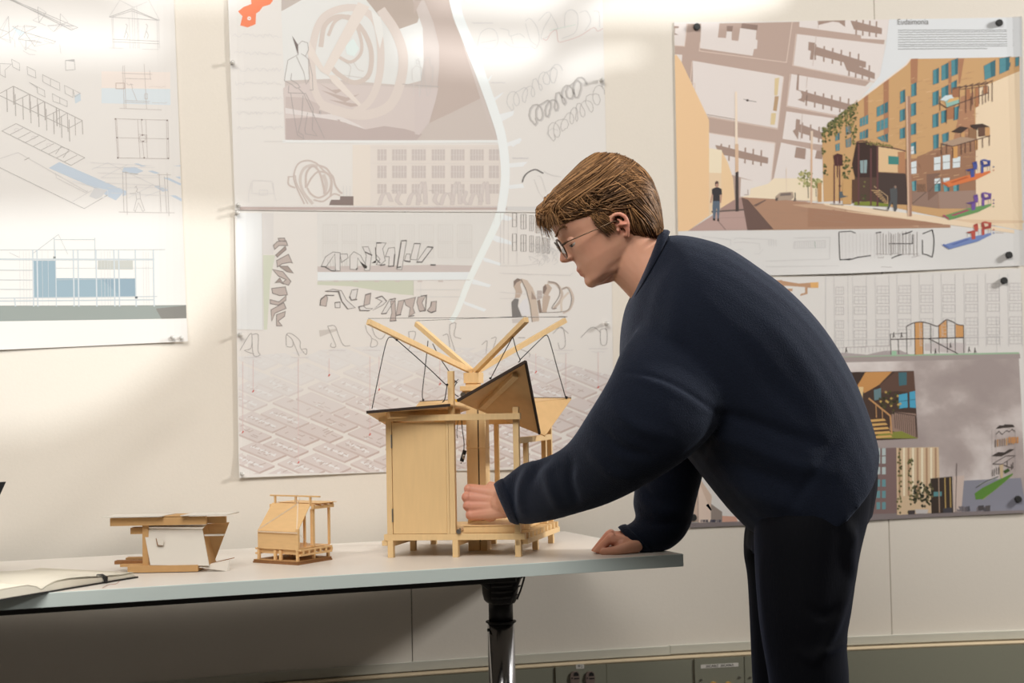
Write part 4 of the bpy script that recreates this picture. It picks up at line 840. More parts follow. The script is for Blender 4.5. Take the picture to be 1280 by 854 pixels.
LI = (146, 132, 126); RD = (206, 90, 78); RL = (222, 178, 170)
def glyph(pts, sc_, ox, oy): p.curve(X(pts, sc_, ox, oy), .7, LI, 7, 3)
N_ = lambda q: glyph(q, 5.333, 300, 395)
for q in ([(0, 230), (60, 130), (80, 125), (75, 215), (30, 230), (95, 255)], [(80, 125), (122, 125), (120, 230), (135, 260), (90, 262), (80, 130)], [(310, 200), (310, 125), (345, 120), (400, 165), (402, 210), (440, 258), (445, 222), (415, 222)], [(310, 122), (350, 160), (350, 205), (312, 205)], [(350, 160), (395, 268)], [(585, 68), (632, 66), (655, 120), (690, 195), (735, 198)], [(585, 68), (620, 150), (640, 205), (605, 205), (610, 180)], [(835, 60), (850, 110), (880, 150), (870, 205), (910, 200), (915, 170), (880, 150)], [(880, 70), (900, 130), (940, 155), (970, 120), (978, 75)], [(1125, 105), (1168, 105), (1165, 145), (1120, 230)], [(1125, 105), (1130, 170)]): N_(q)
for x, y in ((316, 447), (375, 447), (422, 438), (465, 438), (517, 440)): p.squig(x-11, x+11, y, .4, .7, (206, 190, 184), .8)
for q in ([(165, 60), (195, 55), (185, 115), (220, 130)], [(165, 60), (165, 110), (190, 190)], [(130, 115), (155, 110), (165, 170)], [(320, 160), (345, 140), (340, 200)], [(365, 130), (390, 125), (370, 190)], [(495, 125), (530, 125)], [(665, 105), (700, 75), (740, 105)], [(690, 78), (715, 80), (725, 160), (700, 180), (690, 150)], [(800, 125), (850, 75), (880, 85), (895, 100)], [(895, 85), (925, 85), (925, 155), (898, 155), (895, 85)], [(505, 180), (550, 200), (550, 220)]): glyph(q, 3.88, 520, 390)
for x, y0, y1 in ((303.5, 452, 540), (316.5, 450, 489), (373, 448, 578), (411.5, 448, 469), (462.5, 446, 543), (474, 446, 487), (550, 440, 480), (670, 442, 465), (707.5, 442, 500), (748, 440, 484)):
    p.line([(x, y0), (x, y1)], .6, RL, 7); p.poly([(x-1.5, y1+1.5), (x+.2, y1-1.6), (x+1.6, y1-.6), (x-.2, y1+1.8)], RD, 8)
for x, y in ((705, 438), (748, 436)): p.squig(x-12, x+12, y, .4, .6, (206, 190, 184), .8); p.squig(x-8, x+8, y+4, .4, .6, (212, 198, 192), .8)
p.build(t3, off3)
# ---- sheet 4, upper right ----------------------------------------------------------------------
C4_ = [(843, 27.5), (1112, 24), (1276, 20.5), (1281, 332), (1060, 342), (849, 347)]
W4 = (220, 214, 208)
zt4 = wall(1060, 338).z; xr4 = wall(1277, 180).x
def off4(x, z): return .002+.004*max(0, 1-(z-zt4)/.06)**2*(.5+.5*math.sin(x*10))+.004*max(0, (x-xr4+.03)/.03)**2
t4, p = poster('upper right sheet with aerial map, orange street collage and small coloured models', C4_, W4, off4); p.soft = .4; p.wash = .14
A4 = lambda pts: X(pts, 4.496, 830, 10)
B4 = lambda pts: X(pts, 4.496, 1050, 10)
D4 = lambda pts: X(pts, 5.02, 830, 180)
E4 = lambda pts: X(pts, 5.02, 1050, 180)
F4 = lambda pts: X(pts, 5.508, 1020, 120)
H4 = lambda pts: X(pts, 5.34, 1165, 95)
MB = (188, 158, 142); MP = (226, 211, 202); MD = (166, 136, 120)
p.poly([(843, 27), (1112, 24), (1108, 40), (1100, 90), (1060, 130), (1030, 175), (1030, 250), (848, 270)], MB, 1)
for q in ([(-60, 70), (130, 70), (118, 212), (-60, 200)], [(-60, 250), (105, 262), (100, 330), (60, 300)], [(212, 70), (315, 70), (305, 165), (350, 168), (355, 130), (383, 132), (382, 180), (420, 184), (430, 112), (522, 120), (518, 175), (528, 180), (525, 228), (508, 230), (500, 268), (205, 225)], [(163, 295), (640, 375), (675, 385), (640, 675), (245, 605), (165, 455)],
    [(765, 62), (1400, 62), (1400, 190), (762, 105)], [(750, 145), (1250, 205), (1230, 420), (730, 320)], [(718, 370), (1200, 450), (1180, 640), (695, 548)], [(690, 580), (1100, 640), (1100, 800), (668, 735)], [(660, 755), (1000, 830), (1000, 1100), (600, 1050)], [(255, 700), (625, 755), (605, 1000), (255, 900)], [(1105, 60), (1275, 62), (1265, 180), (1110, 170)], [(1100, 235), (1262, 250), (1232, 400), (1100, 380)]): p.poly(A4(q), MP, 2)
for q in ([(205, 190), (200, 240), (690, 305), (725, 62)], [(160, 300), (150, 415), (175, 425), (175, 460)], [(0, 205), (118, 215), (135, 70)], [(675, 385), (640, 680), (245, 610)], [(745, 145), (725, 322), (1230, 425)], [(712, 370), (692, 552), (1180, 645)], [(262, 702), (628, 760), (600, 1000)]): p.line(A4(q), 1., (220, 192, 174), 4)
for q in ([(625, 395), (650, 390), (640, 490), (622, 490)], [(605, 590), (632, 590), (625, 655), (600, 655)]): p.poly(A4(q), (220, 192, 140), 4)
p.poly(A4([(625, 495), (648, 495), (635, 580), (615, 575)]), (188, 150, 110), 4)
p.line(A4([(245, 598), (400, 625)]), .8, (150, 122, 106), 5); p.line(A4([(450, 512), (470, 518), (522, 527)]), .6, (90, 76, 70), 6); p.poly(A4([(464, 512), (478, 513), (476, 525), (466, 524)]), (90, 76, 70), 6)
def cut(ox, oy, sx, n, sk): 
    p.poly(A4([(ox, oy), (ox+30, oy+4), (ox+28+sx, oy+28+sk*sx), (ox+26+sx, oy+62+sk*sx), (ox+20, oy+50)]), MD, 3)
    for k in range(n): x = ox+30+sx*k/n; y = oy+20+sk*sx*k/n; p.poly(A4([(x, y-28), (x+9, y-27), (x+6, y+62), (x-3, y+60)]), MD, 3)
cut(820, 210, 290, 6, .22); p.poly(A4([(815, 190), (850, 195), (840, 290), (822, 288), (828, 240), (812, 236)]), MD, 3)
cut(770, 468, 330, 7, .2); p.poly(A4([(752, 370), (762, 372), (758, 460), (800, 470), (792, 530), (752, 515), (775, 505), (778, 470), (745, 460)]), MD, 3)
cut(745, 650, 190, 4, .25); p.poly(A4([(745, 622), (768, 628), (755, 740), (725, 690), (740, 680)]), MD, 3)
cut(290, 770, 270, 6, .16); cut(1010, 300, 150, 4, .25); cut(1050, 70, 150, 4, .1)
p.poly(A4([(865, 62), (1020, 62), (1020, 105), (985, 80), (950, 75), (868, 95)]), MD, 3); p.poly(A4([(60, 100), (85, 102), (85, 112), (65, 112), (62, 140), (85, 150), (60, 150)]), MD, 3)
p.poly(A4([(745, 780), (800, 790), (795, 850), (735, 840)]), MD, 3); p.poly(A4([(860, 800), (900, 806), (890, 850), (850, 845)]), MD, 3)
for q in ([(858, 150), (838, 325)], [(808, 385), (802, 450)], [(780, 590), (770, 740)], [(870, 70), (868, 115)]): p.line(A4(q), .6, (196, 170, 156), 5)
p.poly(A4([(355, 100), (390, 100), (385, 132), (355, 130)]), (150, 122, 108), 3); p.poly(A4([(440, 85), (530, 95), (525, 125), (435, 112)]), (150, 122, 108), 3)
# street collage
p.poly(D4([(80, -560), (110, -520), (285, -150), (285, 450), (155, 545), (90, 547), (60, -560)]), (238, 192, 140), 6)
p.poly(D4([(285, 25), (365, 38), (365, 400), (285, 452)]), (243, 216, 182), 6); p.poly(D4([(285, 180), (362, 182), (362, 400), (285, 450)]), (232, 198, 158), 7)
p.poly(D4([(365, 45), (400, 110), (435, 215), (447, 350), (355, 408), (362, 180)]), (236, 196, 146), 7)
p.poly(D4([(485, 215), (650, 250), (560, 330), (480, 330)]), (226, 212, 202), 5); p.poly(D4([(655, 250), (690, 215), (1000, 215), (1000, 360), (480, 335), (540, 320), (545, 280)]), (240, 214, 180), 6)
p.poly(D4([(153, 545), (300, 452), (447, 348), (495, 333), (525, 540)]), (186, 150, 138), 8); p.poly(D4([(355, 405), (447, 348), (490, 335), (500, 415), (360, 420)]), (170, 134, 122), 8)
p.line(D4([(300, 425), (505, 412)]), 2., (96, 78, 70), 9); p.line(D4([(345, 488), (390, 540)]), .9, (120, 96, 88), 9); p.line(D4([(320, 465), (515, 460)]), .5, (160, 128, 118), 9)
p.poly(D4([(492, 334), (700, 345), (1000, 375), (1155, 412), (1400, 450), (1800, 505), (1800, 525), (525, 541)]), (178, 132, 102), 7)
p.poly(D4([(1000, 375), (1155, 412), (1600, 480), (1600, 520), (1100, 440), (800, 380)]), (200, 158, 124), 7)
p.poly(D4([(488, 335), (530, 350), (690, 535), (525, 541)]), (112, 84, 74), 8); p.poly(D4([(560, 385), (635, 350), (645, 352), (580, 392)]), (120, 92, 80), 8)
for k in range(24): x, y = random.uniform(620, 1150), random.uniform(400, 520); p.line(D4([(x, y), (x+random.uniform(30, 120), y+3)]), .4, (164, 120, 92), 9)
p.poly(D4([(1000, 372), (1160, 385), (1700, 455), (2200, 540), (2200, 560), (1700, 495), (1155, 412), (1010, 383)]), (236, 206, 170), 9)
p.poly(A4([(400, 470), (412, 470), (418, 860), (402, 860)]), (238, 212, 186), 9); p.poly(D4([(447, 0), (469, 0), (470, 180), (450, 200)]), (218, 178, 142), 9); p.poly(D4([(450, 180), (469, 170), (471, 422), (451, 424)]), (74, 62, 58), 10)
p.poly(D4([(922, 0), (934, 0), (932, 374), (920, 374)]), (216, 172, 138), 10); p.poly(D4([(896, 40), (945, 42), (940, 95), (892, 92)]), (226, 212, 202), 9); p.line(D4([(770, 150), (770, 300)]), .7, (224, 196, 168), 9)
p.poly(A4([(826, 690), (840, 690), (838, 800), (826, 800)]), (222, 194, 168), 7)
# walking man
p.poly(D4([(322, 238), (334, 230), (345, 238), (344, 262), (334, 272), (323, 262)]), (96, 70, 60), 11); p.poly(D4([(326, 250), (342, 250), (340, 272), (328, 272)]), (190, 140, 116), 12)
p.poly(D4([(303, 282), (325, 272), (345, 272), (364, 284), (366, 318), (352, 320), (352, 358), (308, 358), (310, 318), (302, 316)]), (58, 54, 56), 11)
for q in ([(302, 312), (310, 318), (298, 372), (290, 366)], [(355, 318), (366, 316), (360, 372), (352, 366)]): p.poly(D4(q), (188, 140, 118), 11)
p.poly(D4([(308, 358), (352, 358), (352, 400), (346, 470), (338, 470), (332, 400), (322, 470), (310, 468), (306, 400)]), (92, 104, 118), 11); p.poly(D4([(308, 466), (324, 468), (322, 482), (310, 480)]), (50, 44, 44), 12); p.poly(D4([(336, 468), (348, 468), (348, 486), (336, 484)]), (50, 44, 44), 12)
p.poly(D4([(700, 330), (730, 305), (810, 300), (818, 335), (800, 350), (705, 355)]), (178, 152, 130), 9); p.poly(D4([(735, 310), (800, 305), (800, 322), (728, 326)]), (126, 108, 98), 10); p.poly(D4([(700, 340), (718, 335), (716, 356), (702, 356)]), (100, 84, 76), 10)
p.line(D4([(824, 305), (826, 330), (818, 360)]), 1.2, (70, 60, 56), 10); p.line(D4([(824, 330), (830, 358)]), .9, (70, 60, 56), 10); p.line(D4([(505, 318), (530, 318), (528, 285)]), 1., (176, 150, 138), 8)
for cx_, cy_, rr, n in ((890, 215, 52, 60), (960, 250, 34, 40)):
    for k in range(n): a = random.uniform(0, 6.28); r_ = rr*math.sqrt(random.random()); x, y = cx_+r_*math.cos(a), cy_+r_*1.0*math.sin(a); p.poly(D4([(x-8, y), (x, y-8), (x+9, y+1), (x+1, y+8)]), random.choice([(150, 146, 84), (176, 168, 104), (126, 124, 68), (196, 180, 120)]), 9+k % 2)
p.line(D4([(905, 250), (908, 340)]), 1., (110, 90, 70), 9); p.line(D4([(955, 280), (957, 330)]), .8, (110, 90, 70), 9)
# white header and sky
HW = (220, 218, 216)
p.poly([(1112, 24), (1300, 20), (1300, 71), (1139, 73.5), (1134, 82), (1072, 128), (1100, 95), (1108, 55)], HW, 6)
# building
BK = (206, 156, 98); BK2 = (160, 112, 80); TL4 = (72, 138, 146); TLD = (48, 106, 116)
p.poly([(1028, 168), (1072, 128), (1133, 81), (1139, 73.5), (1274, 71), (1274, 89), (1220, 112), (1220, 262), (1180, 272), (1072, 250), (1030, 252)], BK, 7)
p.line([(1072, 127), (1133, 81), (1139, 73)], 1.6, (236, 214, 196), 10); p.line([(1072, 125.5), (1030, 167)], 1., (214, 180, 140), 10)
p.poly([(1220, 112), (1274, 89), (1278, 288), (1180, 270), (1220, 262)], (236, 206, 168), 7)
for q in ([(136, 500), (160, 480), (160, 620), (138, 620)], [(246, 410), (276, 390), (276, 700), (248, 730)], [(398, 285), (440, 283), (436, 420), (400, 425)], [(610, 300), (628, 295), (630, 490), (612, 500)], [(666, 283), (700, 283), (678, 420), (668, 430)]): p.poly(B4(q), (176, 118, 80), 8)
p.poly(B4([(435, 835), (560, 790), (765, 690), (765, 900), (435, 900)]), BK2, 8); p.poly(E4([(240, 100), (480, 90), (620, 20), (850, 0), (858, 405), (620, 405), (240, 340)]), BK2, 8)
p.poly(B4([(680, 500), (755, 470), (760, 640), (765, 700), (640, 740), (670, 600)]), (180, 124, 86), 8); p.poly(E4([(455, 300), (620, 300), (620, 405), (455, 385)]), (150, 116, 98), 9); p.poly(E4([(545, 190), (630, 180), (625, 300), (550, 360)]), (132, 96, 78), 9)
p.poly(E4([(620, 300), (855, 290), (858, 405), (625, 405)]), (162, 128, 110), 9)
for k in range(190):
    x = random.uniform(1076, 1218); y = random.uniform(90, 225); ytop = 128-(x-1072)*.74 if x < 1134 else 74
    if y > ytop+3: p.line([(x, y), (x+random.uniform(3, 9), y-1.4)], .5, random.choice([(190, 136, 82), (220, 172, 114), (182, 126, 76)]), 9)
def win(q, nv=2, c=TL4, f=B4):
    q = f(q); p.poly(q, c, 10); p.line(q, .4, (140, 100, 72), 11, True)
    for k in range(1, nv): t = k/nv; p.line([lerp(q[0], q[1], t), lerp(q[3], q[2], t)], .6, (170, 124, 84), 11)
    p.line([lerp(q[0], q[3], .5), lerp(q[1], q[2], .5)], .35, TLD, 11); p.poly([lerp(q[0], q[1], .55), q[1], q[2], lerp(q[3], q[2], .6)], TLD, 10)
for q, n in (([(113, 622), (160, 598), (160, 650), (113, 668)], 3), ([(113, 700), (160, 678), (160, 728), (113, 740)], 3), ([(208, 558), (272, 525), (272, 585), (208, 612)], 3), ([(208, 640), (272, 614), (272, 672), (208, 698)], 3), ([(208, 728), (272, 704), (272, 755), (240, 750)], 3), ([(340, 470), (368, 456), (368, 525), (340, 540)], 1), ([(338, 575), (368, 564), (368, 628), (338, 640)], 1), ([(338, 680), (368, 668), (368, 730), (338, 736)], 1), ([(402, 430), (432, 416), (432, 490), (402, 500)], 1), ([(400, 540), (430, 528), (430, 600), (400, 610)], 1), ([(400, 655), (430, 642), (430, 708), (400, 715)], 1), ([(400, 760), (430, 750), (430, 820), (400, 822)], 1), ([(524, 350), (558, 335), (558, 420), (524, 432)], 1), ([(572, 325), (612, 305), (612, 395), (572, 408)], 1), ([(626, 295), (666, 280), (664, 370), (628, 385)], 1), ([(522, 475), (558, 460), (556, 540), (522, 552)], 1), ([(572, 450), (612, 430), (612, 500), (572, 515)], 1), ([(626, 420), (660, 402), (658, 470), (628, 480)], 1), ([(522, 600), (556, 588), (556, 665), (522, 674)], 1), ([(570, 580), (600, 572), (600, 640), (570, 650)], 1), ([(642, 560), (672, 548), (666, 625), (640, 632)], 1), ([(525, 715), (558, 706), (556, 785), (526, 795)], 1), ([(575, 710), (614, 695), (612, 765), (580, 775)], 1), ([(810, 325), (876, 290), (876, 380), (815, 405)], 1), ([(898, 282), (962, 272), (958, 345), (898, 372)], 1), ([(985, 278), (1005, 275), (1003, 325), (985, 330)], 1), ([(36, 668), (62, 655), (62, 705), (36, 715)], 2), ([(36, 740), (62, 728), (62, 778), (36, 785)], 2)): win(q, n)
for q in ([(592, 85), (634, 78), (632, 162), (592, 166)], [(646, 72), (692, 66), (692, 155), (648, 160)], [(710, 85), (758, 78), (755, 145), (710, 150)], [(595, 218), (632, 214), (634, 250), (595, 256)], [(650, 215), (690, 210), (690, 250), (650, 255)], [(445, 115), (482, 105), (482, 185), (447, 188)], [(447, 18), (478, 8), (478, 62), (447, 66)]): p.poly(E4(q), (214, 218, 216), 10); p.line([lerp(E4(q)[0], E4(q)[3], .5), lerp(E4(q)[1], E4(q)[2], .5)], .7, (120, 110, 104), 11)
for q in ([(595, 250), (634, 246), (634, 296), (595, 300)], [(650, 250), (690, 246), (690, 296), (655, 300)], [(712, 262), (750, 245), (750, 294), (714, 298)], [(380, 235), (408, 230), (408, 300), (382, 302)], [(452, 235), (482, 228), (482, 295), (455, 296)]): win(q, 1, (98, 158, 160), E4)
for q in ([(560, 300), (640, 210)], [(455, 375), (545, 300)]): p.line(E4(q), .8, (90, 66, 54), 11)
for k in range(6): x = 490+k*9; p.line(E4([(x, 250), (x, 302)]), .6, (60, 46, 40), 11)
# planted facade and raised boxes
for k in range(430):
    if k < 280:
        x = random.uniform(52, 285); st_ = int((x-52)/38); x = 56+st_*38+random.gauss(0, 7) if random.random() < .8 else x; yt = 215-(x-52)*.78; y = yt+abs(random.gauss(0, 60 if x < 240 else 130))
    else: x = random.choice([random.gauss(262, 10), random.gauss(210, 14), random.gauss(60, 7), random.gauss(325, 14)]); y = random.uniform(60, 330) if 240 < x < 290 else (random.uniform(390, 570) if 180 < x < 240 else (random.uniform(220, 560) if x < 100 else random.uniform(540, 720)))
    r_ = random.uniform(6, 11); p.poly(F4([(x-r_, y), (x, y-r_), (x+r_, y), (x, y+r_)]), random.choice([(92, 96, 48), (118, 112, 58), (70, 74, 40), (142, 128, 68)]), 12+k % 3)
for q, n in (([(135, 265), (165, 250), (165, 300), (135, 310)], 2), ([(135, 335), (165, 322), (165, 375), (138, 380)], 2), ([(205, 215), (245, 195), (245, 250), (207, 265)], 3), ([(205, 300), (245, 282), (245, 335), (207, 350)], 3)): win(q, n, TL4, F4)
RBK = (92, 46, 44)
p.poly(F4([(280, 320), (350, 318), (430, 345), (425, 560), (270, 560), (250, 470)]), (64, 42, 36), 15); p.poly(F4([(120, 410), (150, 395), (185, 405), (185, 480), (130, 480)]), (84, 44, 40), 15)
p.poly(F4([(430, 345), (615, 380), (615, 530), (430, 522)]), (226, 184, 132), 15); p.poly(F4([(565, 385), (615, 382), (615, 530), (565, 527)]), (184, 124, 80), 16); p.poly(F4([(500, 412), (572, 418), (572, 472), (500, 470)]), (58, 132, 122), 17)
p.poly(F4([(430, 525), (620, 535), (640, 750), (430, 740)]), (74, 56, 50), 14); p.poly(F4([(270, 560), (425, 555), (430, 740), (250, 720)]), (88, 64, 50), 14)
p.poly(F4([(305, 445), (355, 440), (350, 530), (308, 530)]), (140, 160, 158), 16); p.line(F4([(330, 440), (330, 530)]), .6, RBK, 17)
p.curve(F4([(280, 318), (330, 310), (430, 345), (540, 360), (620, 380)]), 1.4, RBK, 17)
for k in range(60): x = random.uniform(330, 530); y = 300+(x-330)*.2+random.uniform(0, 26); p.poly(F4([(x-6, y), (x, y-6), (x+6, y), (x, y+5)]), random.choice([(124, 116, 56), (96, 92, 46), (150, 136, 72)]), 17)
for x, y0, y1, w_ in ((295, 330, 750, 2.2), (380, 360, 755, 2.2), (425, 350, 760, 2.4), (128, 470, 740, 1.4), (165, 480, 740, 1.4), (150, 420, 560, 1.2)): p.line(F4([(x, y0), (x, y1)]), w_, RBK, 18)
p.poly(F4([(188, 575), (248, 572), (246, 745), (186, 745)]), (206, 156, 92), 17); p.poly(F4([(12, 600), (40, 595), (40, 730), (14, 728)]), (196, 142, 84), 17); p.poly(F4([(250, 575), (290, 575), (292, 735), (250, 738)]), (96, 64, 46), 17)
p.poly(F4([(265, 730), (380, 725), (510, 745), (510, 762), (265, 752)]), (128, 136, 40), 17)
for k in range(7): p.line(F4([(385+k*14, 650+k*14), (440+k*10, 655+k*14)]), 1., (206, 158, 96), 18)
p.line(F4([(400, 620), (495, 690), (495, 740)]), .8, (200, 160, 110), 18)
p.poly(F4([(620, 0), (650, 0), (662, 828), (632, 828)]), (170, 124, 98), 19); p.poly(F4([(620, 0), (632, 0), (645, 828), (632, 828)]), (214, 172, 140), 20)
for q in ([(510, 640), (540, 632), (548, 700), (552, 795), (540, 795), (528, 730), (500, 785), (490, 780), (515, 710)], [(535, 625), (555, 620), (562, 660), (560, 780), (550, 790), (545, 680)]): p.poly(F4(q), (84, 84, 84), 19)
p.poly(F4([(538, 622), (550, 615), (558, 626), (548, 640)]), (150, 116, 96), 20); p.line(F4([(395, 775), (500, 790)]), 1.2, (130, 110, 92), 18); p.poly(F4([(160, 660), (182, 655), (190, 685), (225, 690), (165, 705)]), (90, 96, 100), 19)
p.line(F4([(100, 745), (190, 750)]), .8, (120, 96, 80), 18)
# small axonometric models
WBN = (96, 62, 48); WMN = (166, 106, 66)
p.poly(H4([(55, 160), (90, 130), (135, 125), (150, 150), (100, 170)]), (206, 216, 216), 20); p.poly(H4([(90, 170), (120, 150), (185, 142), (188, 180), (100, 210)]), (140, 184, 168), 20); p.poly(H4([(118, 152), (180, 140), (186, 155), (100, 180)]), (222, 170, 96), 21)
p.poly(H4([(135, 85), (180, 75), (188, 140), (138, 140)]), WMN, 20)
for k in range(6): x = 140+k*44; y = 90-k*8; p.line(H4([(x, y), (x+50, y-22)]), 1.2, WBN, 21); p.line(H4([(x+44, y-12), (x+44, y+120)]), .9, WBN, 21)
p.line(H4([(140, 80), (375, 50)]), 1., WBN, 21); p.line(H4([(185, 90), (378, 65)]), .8, WBN, 21); p.line(H4([(50, 180), (100, 212), (378, 112)]), 1.2, WBN, 21)
for q in ([(230, 90), (255, 86), (255, 160), (230, 165)], [(290, 75), (312, 72), (315, 200), (292, 212)], [(102, 215), (145, 205), (145, 285), (102, 290)], [(345, 65), (372, 62), (372, 112), (345, 118)]): p.poly(H4(q), (176, 112, 68), 20)
for x, y in ((98, 318), (150, 290), (228, 245), (262, 230), (340, 190), (380, 165), (55, 230)): p.line(H4([(x, y-95), (x, y)]), .9, WBN, 21)
p.poly(H4([(130, 372), (190, 335), (245, 345), (195, 382)]), (70, 50, 42), 21); p.poly(H4([(258, 325), (340, 318), (388, 340), (310, 345), (300, 362), (262, 340)]), (70, 50, 42), 21)
p.poly(H4([(195, 382), (220, 370), (222, 440), (200, 450)]), (206, 150, 88), 20); p.poly(H4([(248, 345), (300, 362), (300, 420), (250, 430)]), (150, 106, 70), 20); p.poly(H4([(310, 345), (355, 340), (355, 400), (312, 405)]), (110, 74, 54), 20); p.poly(H4([(355, 342), (388, 342), (388, 398), (358, 400)]), (206, 150, 90), 20)
p.poly(H4([(60, 450), (200, 405), (300, 420), (140, 470)]), (176, 142, 114), 20); p.poly(H4([(140, 470), (172, 465), (172, 545), (142, 550)]), (212, 150, 76), 20); p.poly(H4([(290, 430), (308, 425), (308, 490), (292, 495)]), (206, 146, 80), 20)
p.line(H4([(60, 450), (140, 470), (390, 398)]), 1.1, WBN, 21)
for x, y in ((65, 525), (100, 520), (142, 548), (198, 525), (225, 515), (260, 505), (340, 480), (385, 465), (300, 495)): p.line(H4([(x, y-70), (x, y)]), 1., WBN, 21)
def tinyhouse(f, dx, dy, c1, c2, base, base2):
    J = lambda q: f([(a+dx, b+dy) for a, b in q])
    p.poly(J([(65, 715), (230, 665), (390, 632), (392, 645), (300, 690), (110, 742)]), base, 20); p.poly(J([(65, 712), (110, 740), (108, 728), (75, 705)]), base2, 21); p.poly(J([(120, 710), (230, 672), (250, 676), (140, 714)]), base2, 21)
    p.poly(J([(222, 628), (275, 615), (285, 625), (250, 636)]), c2, 22); p.poly(J([(258, 625), (285, 620), (285, 672), (260, 678)]), c1, 22); p.poly(J([(272, 578), (300, 568), (305, 600), (300, 625), (280, 620)]), c1, 22); p.poly(J([(325, 565), (392, 562), (390, 600), (340, 610), (325, 590)]), c2, 22); p.poly(J([(340, 565), (365, 560), (372, 585), (350, 592)]), (222, 190, 160), 23); p.poly(J([(325, 560), (350, 555), (392, 565), (392, 575), (345, 568)]), c1, 23); p.poly(J([(328, 600), (345, 598), (346, 645), (328, 650)]), c1, 22); p.poly(J([(280, 575), (300, 570), (300, 582), (282, 588)]), c2, 23)
    for x, y in ((372, 640), (388, 632), (232, 660), (308, 645)): p.line(J([(x, y-38), (x, y)]), .5, (150, 130, 120), 21)
tinyhouse(H4, 0, 0, (62, 78, 150), (48, 60, 128), (222, 112, 40), (190, 84, 24))
tinyhouse(H4, 6, 220, (112, 72, 152), (94, 60, 132), (104, 150, 84), (176, 52, 96))
tinyhouse(H4, 6, 415, (192, 72, 54), (168, 58, 44), (110, 130, 182), (84, 104, 164))
TX = (170, 140, 116)
for y, x1, w_ in ((103, 1255, .7), (158.5, 1255, .7), (202.5, 1271, .8), (244, 1274, .8), (282, 1262, .8)): p.squig(1239, x1, y, .45, w_, TX, .7)
for y, c in ((208.5, (80, 90, 130)), (212.8, (200, 130, 90)), (250, (110, 90, 140)), (254, (120, 80, 130)), (258, (140, 160, 110)), (287, (190, 90, 80)), (291, (120, 130, 170))): p.poly([(1241.5, y-.8), (1243.2, y-.8), (1243.2, y+.9), (1241.5, y+.9)], c, 21); p.squig(1244.5, 1250 if y < 280 else 1255, y, .3, .6, TX, .8)
for y, x1 in ((217, 1272), (219.5, 1264), (262, 1256), (267.5, 1274), (270.8, 1265)): p.squig(1241, x1, y, .3, .5, TX, .7)
p.squig(1123, 1271, 37.5, .35, .8, (118, 116, 116), .8)
for k in range(8): p.squig(1123, 1271-(random.random()*4 if k < 7 else 36), 40.2+k*3.1-(.8 if k > 5 else 0), .35, .8, (124, 122, 122), .8, -.006)
# bottom strip drawings
FA = (44, 40, 40); FG = (150, 136, 130)
p.poly([(848, 288.5), (1180, 286), (1278, 279.5), (1281, 332), (1060, 342), (849, 347)], (218, 211, 204), 2)
p.poly(E4([(0, 518), (300, 517), (640, 505), (1150, 495), (1150, 480), (640, 470), (0, 420)]), (226, 190, 150), 8); p.poly(E4([(-200, 400), (0, 420), (400, 470), (650, 500), (640, 507), (300, 517), (0, 519), (-200, 520)]), (170, 122, 92), 9)
Kx = lambda q: X(q, 6.919, 1095, 255)
p.line(D4([(1100, 555), (1105, 725), (1170, 727)]), 1.1, FA, 10); p.line(E4([(70, 725), (110, 712), (195, 700)]), 1.3, FA, 10); p.line([(1049, 290), (1064, 289), (1070, 291.5)], 1., FA, 10); p.line([(1050, 325), (1064, 323.5)], 1., FA, 10)
p.line(Kx([(0, 250), (48, 243)]), 1.2, FA, 10); p.line(Kx([(230, 262), (275, 252), (318, 234)]), 1.3, FA, 10); p.line(Kx([(405, 258), (490, 224)]), 1.3, FA, 10); p.curve(Kx([(490, 222), (504, 300), (500, 400), (487, 462)]), 1.3, FA, 10, 4); p.line(Kx([(487, 460), (440, 438), (405, 432), (405, 310)]), 1.2, FA, 10); p.line(Kx([(135, 470), (180, 450), (225, 437)]), 1.2, FA, 10); p.line(Kx([(110, 343), (318, 343), (318, 262)]), .9, FA, 10)
for x in (12, 40, 66, 90, 112, 128, 138, 155, 172, 195, 210, 232, 240, 262, 288, 300, 330, 358): p.line(Kx([(x, random.uniform(235, 265)), (x, random.uniform(425, 450))]), .8 if x % 4 else .5, FG, 10)
p.squig(1095, 1150, 317.5, .6, .5, FG, 2); p.line(Kx([(20, 465), (60, 465), (70, 455)]), .5, FG, 10); p.line(Kx([(310, 462), (380, 445)]), .5, FG, 10)
for k in range(12): p.line([(1053+k*4.5, 291+k*.05), (1053+k*4.5, 323)], .35, (200, 190, 184), 10)
p.squig(1101, 1115, 334, .4, .6, (170, 158, 152), .9)
LG = (200, 193, 188)
for q in ([(240, 580), (420, 600), (420, 640)], [(440, 600), (460, 590), (690, 600), (690, 640)], [(440, 620), (500, 615), (600, 625), (605, 665)], [(570, 690), (600, 690), (625, 660)], [(815, 590), (1045, 585), (1040, 725)], [(815, 655), (1015, 650), (1015, 605), (820, 612), (815, 655)], [(640, 735), (1040, 722)], [(640, 770), (1100, 765)], [(445, 665), (500, 660)]): p.line(D4(q), .5, LG, 8)
for x in range(825, 1015, 14): p.line(D4([(x, 612), (x, 654)]), .4, LG, 8)
for x in (660, 675, 690, 705): p.line(D4([(x, 600), (x, 640)]), .5, LG, 8)
p.line(D4([(948, 610), (952, 652)]), .6, (150, 170, 150), 9); p.squig(946, 960, 338, .3, .5, LG, .9)
p.build(t4, off4)
M_INK2 = mat('title_ink', rgb(120, 118, 118), .6)
